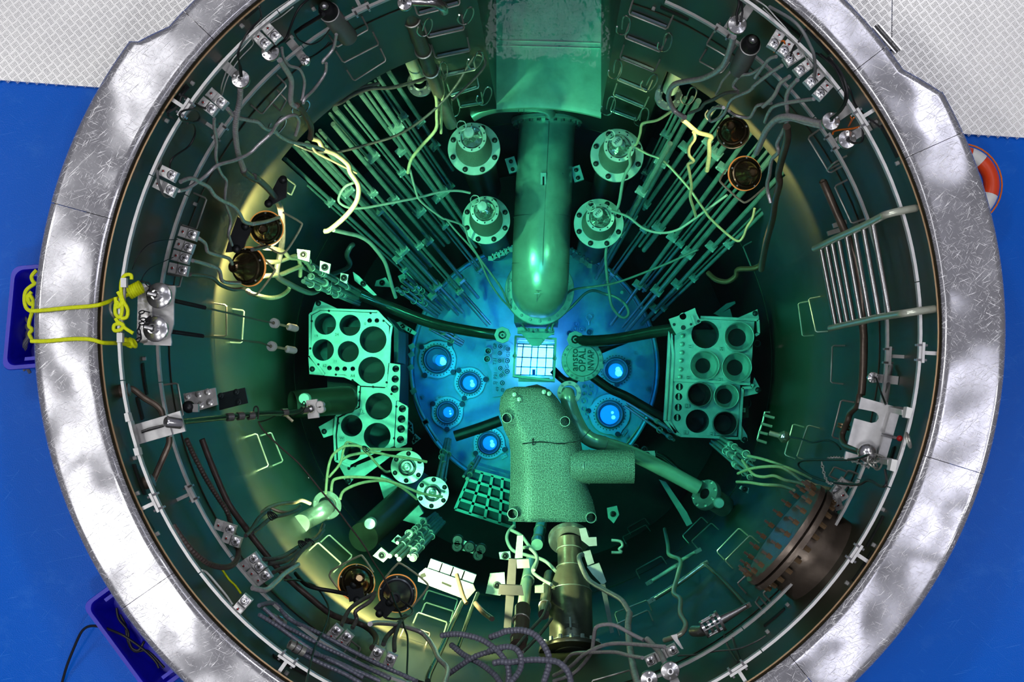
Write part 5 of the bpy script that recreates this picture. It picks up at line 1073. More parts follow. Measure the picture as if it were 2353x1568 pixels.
(q,) = px('L 1310,910'); mb = MB(); mb.ring(W(*q, -.02), (1, .3, .4), .04, .007, 20, 6); mb.build('split_ring', M['steel'], t)
t = thing('brown_pipe', 'bronzed pipe running down the right wall behind the ladder', 'pipe', onwall(1960, 1000, .1))
P = path('H 540,105 590,220 660,380 730,540 800,700 860,900 890,1150 900,1400 L 908,0 905,200 895,400 885,500', w=.10); rtube(t, 'pipe_body', spline(P, 4), .026, 'brown', 14)
P = path('L 868,505 855,590 790,660 765,730 740,790 715,860 720,920 760,965 870,1000', w=.14); rtube(t, 'pipe_elbow', spline(P, 4), .020, 'brown', 14)
for s_ in ('L 728,775', 'L 722,800'): (q,) = px(s_); c = onwall(*q, .14); mb = MB(); mb.lathe([(.02, -.006), (.042, -.006), (.042, .006), (.02, .006)], c, W(*px('L 715,860')[0], c.z)-W(*px('L 755,735')[0], c.z), 20); mb.build('pipe_flange', M['brass'], t)
(q,) = px('H 540,105'); MB().cyl(onwall(*q, .10)+UP*.0, onwall(*q, .10)-UP*.05, .015, n=10).build('pipe_tip', M['brown'], t)
for s_ in ('H 690,490', 'H 640,560'): (q,) = px(s_); c = onwall(*q, .10); MB().box(c, (.09, .03, .03), Matrix.Rotation(.3, 3, 'Z')).build('pipe_strap', M['steel'], t)
o = rope('support_rod', 'pale vertical rod behind the slotted plate on the right wall', path('L 1155,240 1140,330 1120,480 1105,580', w=[.02, .10]), .014, 'satin', 'rod')
# ---- bolted stub at the lower right
cst = onwall(1800, 1225, .30); nr = radial(cst)
t = thing('bolted_stub', 'bronzed pipe stub with a ring of bolts on the lower right wall', 'pipe stub', cst-UP*.3)
mb = MB(); mb.lathe([(.29, 0), (.29, .30)], cst, nr, 48); mb.build('stub_body', M['brown'], t)
mb = MB(); mb.lathe([(.0001, -.005), (.30, -.005), (.36, 0), (.362, .012), (.362, .035), (.30, .04)], cst, nr, 56); mb.build('blind_flange', M['brown'], t)
mb = MB(); mb.lathe([(.30, .05), (.362, .05), (.365, .06), (.365, .085), (.30, .09)], cst, nr, 56); wf = mb.build('weld_flange', M['brown'], t)
bolts(wf, cst-nr*.05, nr, .33, 24, .017, .035, 'brass', name='bolt_nut'); bolts(t, cst-nr*.085, nr, .33, 24, .009, .035, 'brown', name='bolt_end'); bolts(t, cst+nr*.09, nr, .33, 24, .017, .04, 'brass', name='bolt_head')
# ---- bronzed column at the bottom edge
a = W(1313, 1500, -3.3); b = W(1308, 1240, -3.75); ax = (b-a); L_ = ax.length
t = thing('tapered_vessel', 'bronzed tapering vessel with a wide polished collar near the bottom edge', 'vessel', b)
mb = MB(); mb.lathe([(.0001, -.01), (.12, -.005), (.150, .02), (.162, .07), (.164, L_*.3), (.163, L_*.50), (.15, L_*.58), (.115, L_*.68), (.097, L_*.74), (.092, L_*.76), (.092, L_)], a, ax, 44); mb.build('column_body', M['brown'], t)
for f_, r_ in ((.075, .163), (.52, .163), (.74, .101), (.90, .096)): mb = MB(); mb.ring(a+ax*f_, ax, r_, .005, 40, 6); mb.build('column_band', M['steel'], t)
mb = MB(); mb.lathe([(.09, -.02), (.158, -.02), (.162, 0), (.162, .02), (.09, .03)], b, ax+UP*-.55, 44); mb.build('collar_disc', M['mirror'], t)
mb = MB(); mb.lathe([(.12, 0), (.24, 0), (.243, .012), (.24, .03), (.12, .03)], a, ax, 44); bf = mb.build('base_flange', M['brown'], t); bolts(bf, a+ax.normalized()*.03, ax, .21, 16, .018, .04, 'satin', name='square_bolt')
x, y, z_ = frame(ax); h = a+ax*.22+UP*.165
MB().box(a+ax*.20+Vector((0, .0, .158)), (.10, .13, .012)).build('hatch_plate', M['brown'], t); rtube(t, 'hatch_handle', [h+Vector((0, -.0, .0)), h+Vector((-.005, .03, .05)), h+Vector((-.01, .10, .03))], .008, 'satin', 8)
MB().box(a+ax*.50+UP*.165, (.06, .03, .006)).build('label_plate', M['clamp'], t)
for s_, lab in (('O 668,185 730,178 755,265 825,262 830,340 760,345 690,290', 'lug plate'), ('O 705,395 770,380 805,495 745,520', 'pale box clamped on the flank of the bronzed column'), ('O 740,530 850,495 915,665 880,695 790,600', 'broad bracket plate right of the bronzed column')):
    z = -3.6; o = MB().plate(poly(s_, z), [], z-.03, z).build('side_bracket', M['alu']); tag(o, lab if lab != 'lug plate' else 'pale angled lug beside the polished collar', 'bracket')
o = MB().plate(poly('O 860,690 905,690 985,1120 950,1130', -3.4), [], -3.45, -3.4).build('support_post', M['grey']); tag(o, 'grey inclined post right of the bronzed column', 'post')
# ---- frame posts and pump heads left of the column
for i, (s_, m_, z, lab) in enumerate((('O 35,455 105,460 95,690 55,1080 -10,1080 15,690', 'grey', -3.0, 'grey upright post left of the bronzed column'), ('O 110,250 165,245 160,450 90,455', 'clamp', -3.8, 'pale short post above the grey upright'), ('O 105,465 215,460 225,540 110,545', 'clamp', -3.4, 'pale cross plate joining the uprights'), ('O -50,690 150,700 170,790 -60,780', 'grey', -2.95, 'grey bracket arm across the upright post'), ('O 270,705 350,695 350,765 270,765', 'clamp', -3.3, 'pale plate between the tube and the bronzed column'))):
    o = MB().plate(poly(s_, z), [], z-.05, z).build('frame_plate', M[m_]); tag(o, lab, 'frame')
for i, (s_, z0, z1, r, m_, lab) in enumerate((('O 235,470 190,700 165,900 150,1060', -4.6, -2.6, .045, 'pipe', 'vertical steel tube between the grey upright and the bronzed column'), ('O 330,140 290,330', -6, -5, .05, 'pipe', 'dark tube below the mesh cover'), ('O 400,600 375,760 350,960', -4, -2.8, .04, 'brown', 'bronzed tube hard against the bronzed column'), ('O 160,900 150,1080 120,1240', -2.6, -2.2, .055, 'brown', 'bronzed socket under the vertical steel tube'))):
    P = path(s_, [z0, z1]); t = thing('support_tube', lab, 'tube', P[0]); rtube(t, 'tube_body', P, r, m_, 18)
    for f_ in (.35, .8): p = P[0]+(P[-1]-P[0])*f_; mb = MB(); mb.ring(p, P[-1]-P[0], r*1.04, .006, 24, 6); mb.build('tube_band', M['steel'], t)
# ---- stubs and flanged valves, lower left
t = thing('beam_tube', 'thick blunt tube between the two halves of the left rack', 'tube', W(740, 915, -6.2)); a, b = W(672, 930, -5.6), W(815, 918, -5.9)
mb = MB(); L_ = (b-a).length; mb.lathe([(.118, 0), (.125, .06), (.127, L_*.8), (.12, L_*.93), (.09, L_*.985), (.0001, L_)], a, b-a, 32); mb.build('tube_body', M['wall'], t)
c = W(*px('J 465,535')[0], -5.4); MB().lathe([(.05, -.1), (.05, 0), (.044, .01), (.0001, .01)], c, UP, 24).build('tube_boss', M['plate'], t)
t = thing('flanged_elbow', 'pale flanged elbow pipe in the gold light of the lower left wall', 'pipe', onwall(700, 1200, 0)); c = W(749, 1163, -4.3)
mb = MB(); mb.tube(spline([onwall(690, 1205, 0), W(705, 1195, -4.35), W(728, 1183, -4.32), W(745, 1172, -4.35), W(752, 1166, -4.5)], 5), .075, 24); mb.build('elbow_body', M['steel'], t)
mb = MB(); mb.lathe([(.075, -.02), (.118, -.02), (.12, 0), (.118, .014), (.075, .016)], c-UP*.05, (.5, .4, 1), 36); ef = mb.build('elbow_flange', M['steel'], t); bolts(ef, c-UP*.04, (.5, .4, 1), .098, 6, .012, .016, 'steel')
t = thing('capped_tube', 'dark inclined tube with a white round end plug, lower left', 'tube', W(850, 1205, -5.2)); a, b = W(835, 1235, -5.0), W(965, 1115, -6.6); rtube(t, 'tube_body', [a, b], .13, 'wall', 28)
c = W(850, 1204, -4.88); MB().lathe([(.05, -.1), (.052, 0), (.045, .012), (.0001, .014)], c, UP, 24).build('end_plug', M['steel'], t)
def valve(u, v, R, z, label):
    c = W(u, v, z); k = S(z); r_ = R/k; t = thing('flanged_valve', label, 'valve', c-UP*.4, 'flanged valves lower left')
    mb = MB(); mb.lathe([(r_*.6, -.5), (r_*.6, -.03), (r_, -.03), (r_*1.01, -.01), (r_, 0), (r_*.55, .004), (r_*.5, .03), (r_*.42, .035), (r_*.38, .01), (r_*.25, .01), (r_*.22, .05), (r_*.12, .055), (.0001, .05)], c, UP, 40); vf = mb.build('valve_flange', M['steel'], t)
    for i in range(6): a = rad(25+60*i); p = c+Vector((math.cos(a), math.sin(a), 0))*r_*.82; MB().sphere(p, .022, 12, 6, .9, UP, 0, .999).build('flange_knob', M['blackm'], vf)
    mb = MB(); mb.tube(spline([c+Vector((math.cos(a)*r_*.45, math.sin(a)*r_*.45, .05+.01*a)) for a in (0, 1, 2, 3, 4, 5)], 3), .007, 6); mb.build('loop_pipe', M['blackm'], t)
valve(936, 1074, 38, -5.6, 'flanged valve just below the left rack'); valve(994, 1133, 37, -5.6, 'flanged valve nearer the square storage grid')
o = MB().plate(poly('J 1140,1290 1160,1220 1240,1260 1380,1360 1480,1460 1540,1568 1500,1600 N 1560,90 1520,160 1350,110 1240,100', -6.3), [], -6.4, -6.3).build('pump_plate', M['plate']); tag(o, 'angled pale plate below the two flanged valves', 'plate')
# ---- square storage grid
t = thing('storage_grid', 'blue square-celled storage grid left of the mesh cover', 'rack', W(1110, 1150, -8.2)); G = [W(*q, -7.6) for q in ((1085, 1080), (1178, 1106), (1182, 1214), (1046, 1170))]
def gb(s_, t_): a, b, c, d = G; return (a*(1-s_)+b*s_)*(1-t_)+(d*(1-s_)+c*s_)*t_
for i in range(5): mb = MB(); mb.bar(gb(i/4, 0), gb(i/4, 1), .028, .05); mb.build('grid_bar', M['clamp'], t, 0)
for i in range(5): mb = MB(); mb.bar(gb(0, i/4), gb(1, i/4), .028, .05); mb.build('grid_bar', M['clamp'], t, 0)
for i in range(4):
    for j in range(4):
        q = [gb((i+.1)/4, (j+.1)/4), gb((i+.9)/4, (j+.1)/4), gb((i+.9)/4, (j+.9)/4), gb((i+.1)/4, (j+.9)/4)]; MB().plate([tuple(p.xy) for p in q], [], -8.1, -7.72).build('stored_block', M['teal'], t)
# ---- ring-tipped rod bundles
def rods(label, s_, zr2, n, spread, rings, seed):
    P = px(s_); rn = random.Random(seed); t = thing('rod_bundle', label, 'rod bundle', W(*P[-1], zr2[1]))
    for i in range(n):
        o = (i-(n-1)/2)*spread; d = (P[1][0]-P[0][0], P[1][1]-P[0][1]); L_ = math.hypot(*d); nx, ny = -d[1]/L_, d[0]/L_; j = rn.uniform(0, .25)
        a = W(P[0][0]+nx*o+d[0]*j, P[0][1]+ny*o+d[1]*j, zr2[0]); b = W(P[1][0]+nx*o*.6, P[1][1]+ny*o*.6, zr2[1]); rtube(t, 'rod', [a, b], .014+.006*(i % 2), 'tube', 8)
        for k in range(rings):
            f_ = rn.uniform(0, .7); c = a+(b-a)*f_; mb = MB(); mb.ring(c+UP*.02, Vector((rn.uniform(-.4, .4), rn.uniform(-.4, .4), 1)), rn.uniform(.018, .032), .005, 14, 6); mb.build('handling_ring', M['clamp'], t)
            if k % 3 == 0: MB().cyl(c, c+(b-a).normalized()*.06, .024, n=10).build('rod_sleeve', M['clamp'], t)
rods('bundle of ring-tipped rods below the left floodlights', 'Z 690,618 830,688', (-4.6, -6.3), 6, 9, 5, 1)
rods('bundle of ring-tipped rods above the grey-ringed lamp', 'Z 905,1290 1010,1190', (-4.0, -6.6), 6, 10, 5, 2)
rods('bundle of ring-tipped rods below the right rack', 'Z 1745,1090 1640,1010', (-4.6, -6.2), 4, 13, 4, 3)
rods('dark rod pair crossing between vessel and right rack', 'Z 1560,1010 1440,930', (-6.2, -7.4), 2, 16, 2, 4)
rods('dark rod group rising from the vessel toward the valves', 'Z 1010,1120 1030,1010', (-6.0, -7.5), 3, 9, 2, 5)
rods('dark rod group between the storage grid and the lower ports', 'Z 1062,1110 1100,1050', (-6.4, -7.5), 2, 10, 2, 6)
rods('blue-lit rod group over the top of the largest port', 'Z 985,745 1062,790', (-6.8, -7.6), 3, 9, 2, 8)
rods('dark rod group deep among the ends of the left guide tubes', 'Z 910,640 1010,720', (-6.8, -7.8), 4, 12, 3, 9)
# small bolted tabs on the wall
for i, (s_, z, lab) in enumerate((('F 400,715 520,730 510,830 410,800', -3.6, 'upper pale bolted tab below the left floodlights'), ('F 610,820 705,850 690,940 605,910', -4.4, 'middle pale bolted tab below the left floodlights'), ('F 795,930 865,945 850,1030 790,1000', -5.0, 'lower pale bolted tab below the left floodlights'), ('N 1085,430 1160,355 1245,425 1180,490', -4.2, 'pale bolted tab left of the rods above the grey-ringed lamp'), ('N 1250,300 1310,240 1370,285 1310,330', -5.0, 'dim bolted tab further from the grey-ringed lamp'), ('N 2140,590 2270,580 2280,740 2230,790 2100,770', -3.9, 'pale block with round bosses left of the grey upright'), ('N 2220,400 2320,390 2330,470 2230,460', -4.5, 'small pale bracket above the block with bosses'), ('N 1830,265 2090,360 2080,440 1850,370', -5.6, 'dim plate with dark knobs below the storage grid'), ('K 2110,1345 2130,1320 2200,1340 2190,1390', -5, 'pale bolted tab near the lower right rods'), ('K 1180,1010 1350,1005 1360,1080 1230,1080', -5.6, 'pale bent strap over the bent pipe'), ('K 1230,985 1270,970 1290,1000 1240,1010', -5.65, 'small pale tab above the bent strap'), ('K 1155,955 1195,950 1200,985 1160,990', -5.9, 'small bolted tab right of the bent pipe'), ('F 1115,1000 1200,970 1260,1060 1100,1050', -7.3, 'blue plate with a dark hole among the left rods'), ('F 1310,960 1390,920 1500,1040 1440,1090 1330,1010', -7.2, 'blue bracket with a round eye deep at left'), ('O 920,0 1010,-20 1030,60 980,140 930,90', -6.5, 'dim blue fitting right of the mesh cover'), ('F 905,920 960,960 1120,1130 1090,1135 920,1000', -6.2, 'pale triangular fin near the top of the left rack'))):
    P = px(s_); o = thing('bolted_tab', lab, 'bracket', W(*P[0], z-.05)); MB().plate(poly(s_, z), [], z-.03, z).build('tab_plate', M['plate'], o)
    cu = sum(p[0] for p in P)/len(P); cv = sum(p[1] for p in P)/len(P); c = W(cu, cv, z); mb = MB(); mb.lathe([(.03, 0), (.028, .012), (.018, .014), (.014, .004), (.008, .02), (.0001, .02)], c, UP, 14); mb.build('tab_bolt', M['blackm'], o)
# bright slotted panel by the lower lamps
t = thing('slotted_board', 'bright cream board with a slot beside the grey-ringed lamp', 'board', W(1030, 1335, -3.7)); z = -3.6
MB().plate(poly('N 1500,590 1560,540 1990,690 2010,740 1930,830 1490,660', z), [], z-.02, z).build('panel_body', M['steel'], t)
mb = MB(); mb.bar(W(*px('N 1705,670')[0], z+.003), W(*px('N 1790,705')[0], z+.003), .016, .008); mb.build('panel_slot', M['hole'], t); mb = MB(); mb.bar(W(*px('N 1530,590')[0], z+.003), W(*px('N 1545,625')[0], z+.003), .04, .008); mb.build('panel_notch', M['hole'], t)
for i in range(4): (q,) = px('N %d,%d' % (1640+100*i, 540+35*i)); MB().box(W(*q, z-.1), (.10, .12, .05), Matrix.Rotation(-.35, 3, 'Z')).build('panel_block', M['bluegrey'], t)
t = thing('dark_knob_row', 'row of dark round knobs behind the dim plate', 'fitting', W(1060, 1250, -5.6))
for s_ in ('N 1850,290', 'N 1845,345', 'N 1955,350', 'N 2060,370', 'N 2035,425'): (q,) = px(s_); MB().lathe([(.05, -.05), (.05, .03), (.042, .04), (.02, .04), (.018, .02), (.0001, .02)], W(*q, -5.55), UP, 16).build('knob', M['blackm'], t)
# side pipe network at lower right
for s_, w_, r_, m_, lab in (('O 1300,672 1420,600 1540,520', .10, .018, 'clamp', 'pale straight pipe on the lower wall, upper one'), ('O 1320,832 1560,680 1790,510', .10, .019, 'steel_b', 'longer pale straight pipe on the lower wall, lower one'), ('O 1590,470 1660,430 1740,385', .10, .016, 'clamp', 'short pale pipe end near the twisted dark conduit'), ('O 1800,500 1900,590 2040,730 2170,870 2175,885', .10, .014, 'brown', 'dark pipe slanting to the bottom edge valve')):
    P = path(s_, w=w_); t = thing('wall_pipe', lab, 'pipe', P[0]); rtube(t, 'pipe_body', spline(P, 3), r_, m_, 12)
    for p in (P[0], P[-1]): MB().box(p, (.06, .03, .03), Matrix.Rotation(.5, 3, 'Z')).build('pipe_clip', M['steel'], t)
t = thing('edge_valve', 'polished flanged valve with a tapered spout near the bottom edge', 'valve', W(1620, 1440, -1.5)); P = path('O 2175,885 2080,940 1950,1010', -1.3)
mb = MB(); mb.tube(P, .02, 14, rr=[.014, .02, .03]); mb.build('valve_spout', M['steel_b'], t)
ax = P[-1]-P[0]; c = P[-1]
for i, (o_, r_) in enumerate(((0, .07), (.035, .062), (.07, .05), (.11, .058))): mb = MB(); mb.lathe([(.02, 0), (r_, 0), (r_, .018), (.02, .018)], c+ax.normalized()*o_, ax, 26); mb.build('valve_ring', M['mirror'], t)
bolts(t, c, ax, .055, 6, .008, .12, 'steel_b'); rtube(t, 'valve_outlet', spline([c+ax.normalized()*.12, W(*px('O 1770,1110')[0], -1.32), W(*px('O 1700,1110')[0], -1.4)], 4), .035, 'steel_b', 16)
MB().plate(poly('O 1495,1150 1550,1135 1560,1180 1610,1270 1590,1270 1530,1200', -.9), [], -.92, -.9).build('valve_bracket', M['satin'], t)
# ---- hall floor: crates, lifebuoy
def crate(label, o, ux, uy, ll, ww, h, z0):
    t = thing('storage_crate', label, 'crate', o); ux = ux.normalized(); uy = uy.normalized()
    def rr(inset, z, k=6, rad_=.05):
        pts = []; a, b = ll-inset, ww-inset; r_ = rad_
        for cx_, cy_, s0 in ((a-r_, b-r_, 0), (inset+r_, b-r_, 1), (inset+r_, inset+r_, 2), (a-r_, inset+r_, 3)):
            for i in range(k+1): an = (s0+i/k)*math.pi/2; pts.append(o+ux*(cx_+r_*math.cos(an))+uy*(cy_+r_*math.sin(an))+UP*z)
        return pts
    prof = [(.045, 0.004), (.012, h-.04), (.0, h-.04), (-.004, h-.02), (.0, h), (.022, h), (.028, h-.012), (.03, h-.05), (.06, .02)]
    vs = []; n_ = 28
    for i, z in prof: vs += rr(i, z)
    fs = [(j*n_+i, j*n_+(i+1) % n_, (j+1)*n_+(i+1) % n_, (j+1)*n_+i) for j in range(len(prof)-1) for i in range(n_)]+[tuple(range((len(prof)-1)*n_, len(prof)*n_)), tuple(reversed(range(n_)))]
    MB().add(vs, fs).build('crate_shell', M['crate'], t)
    for q in (0, 1):
        c = o+ux*(.055 if q == 0 else ll-.055)+uy*ww*.5+UP*(h-.03); MB().box(c, (.02, .16, .04), Matrix((ux, uy, UP)).transposed()).build('crate_handle', M['crate'], t)
    return t
a = W(5, 851, -.6); b = W(27, 613, -.6); a.z = b.z = ZF
crate('blue plastic crate half under the coping beside the yellow rope', a, b-a, Vector((1, .08, 0)), (b-a).length, .40, .30, ZF)
a = W(188, 1392, -.6); b = W(330, 1585, -.6); a.z = b.z = ZF; d = (b-a)
crate('blue plastic crate half under the coping at the lower left with a black cable', a, d, Vector((-d.y, d.x, 0)), .66, .40, .30, ZF)
mb = MB()
for i in range(7): mb.tube(spline([W(40+12*math.sin(q*1.3+i)+i*3, 690+q*22+6*i, ZF+.05+.012*i) for q in range(7)], 4), .010, 6)
tag(mb.build('stored_rope', M['grey']), 'heap of grey rope inside the crate by the yellow rope', 'rope', kind='stuff')
t = thing('lifebuoy', 'orange lifebuoy with pale bands tucked behind the right coping', 'lifebuoy', W(2205, 425, ZF)); c = W(2208, 425, -.62)
for i in range(8):
    a0 = i*45; mb = MB(); w_ = 33 if i % 2 == 0 else 12; off = 0 if i % 2 == 0 else 0
    s0 = (i//2)*90-18+(0 if i % 2 == 0 else 66); sp = 66 if i % 2 == 0 else 24
    mb.tube([c+Vector((math.cos(rad(s0+sp*q/10))*.175, math.sin(rad(s0+sp*q/10))*.175, 0)) for q in range(11)], .046, 14); mb.build('ring_section' if i % 2 == 0 else 'white_band', M['buoy' if i % 2 == 0 else 'white'], t)
mb = MB(); mb.tube(spline([c+Vector((math.cos(rad(a))*.235, math.sin(rad(a))*.235, .0)) for a in range(0, 360, 20)], 2, True), .005, 6, True); mb.build('grab_line', M['orange'], t)
# ================================================================ cables, conduits, hoses
def run(name, label, s_, r, m, z=None, w=None, cat=None, sub=4, n=8, ribs=None, group=None):
    P = path(s_, z=z, w=w); zm_ = sum(p.z for p in P)/len(P); rad_ = r/S(zm_)
    Q = spline(P, sub)
    mb = MB()
    if ribs:
        # even steps with alternating radius
        ln = [0.0]
        for a, b in zip(Q, Q[1:]): ln.append(ln[-1]+(b-a).length)
        N_ = max(4, int(ln[-1]/ribs)); out = []; j = 0
        for i in range(N_+1):
            t_ = ln[-1]*i/N_
            while j < len(ln)-2 and ln[j+1] < t_: j += 1
            f_ = (t_-ln[j])/max(ln[j+1]-ln[j], 1e-9); out.append(Q[j]+(Q[j+1]-Q[j])*f_)
        mb.tube(out, rad_, n, rr=[rad_*(1.0 if i % 2 else .84) for i in range(len(out))]); o = mb.build(name, M[m], smooth=0)
    else:
        mb.tube(Q, rad_, n); o = mb.build(name, M[m], smooth=80)
    return tag(o, label, cat or ('hose' if 'hose' in name else 'cable' if 'c' == name[0] else name.split('_')[-1]), group)
I2 = [.16, .30]
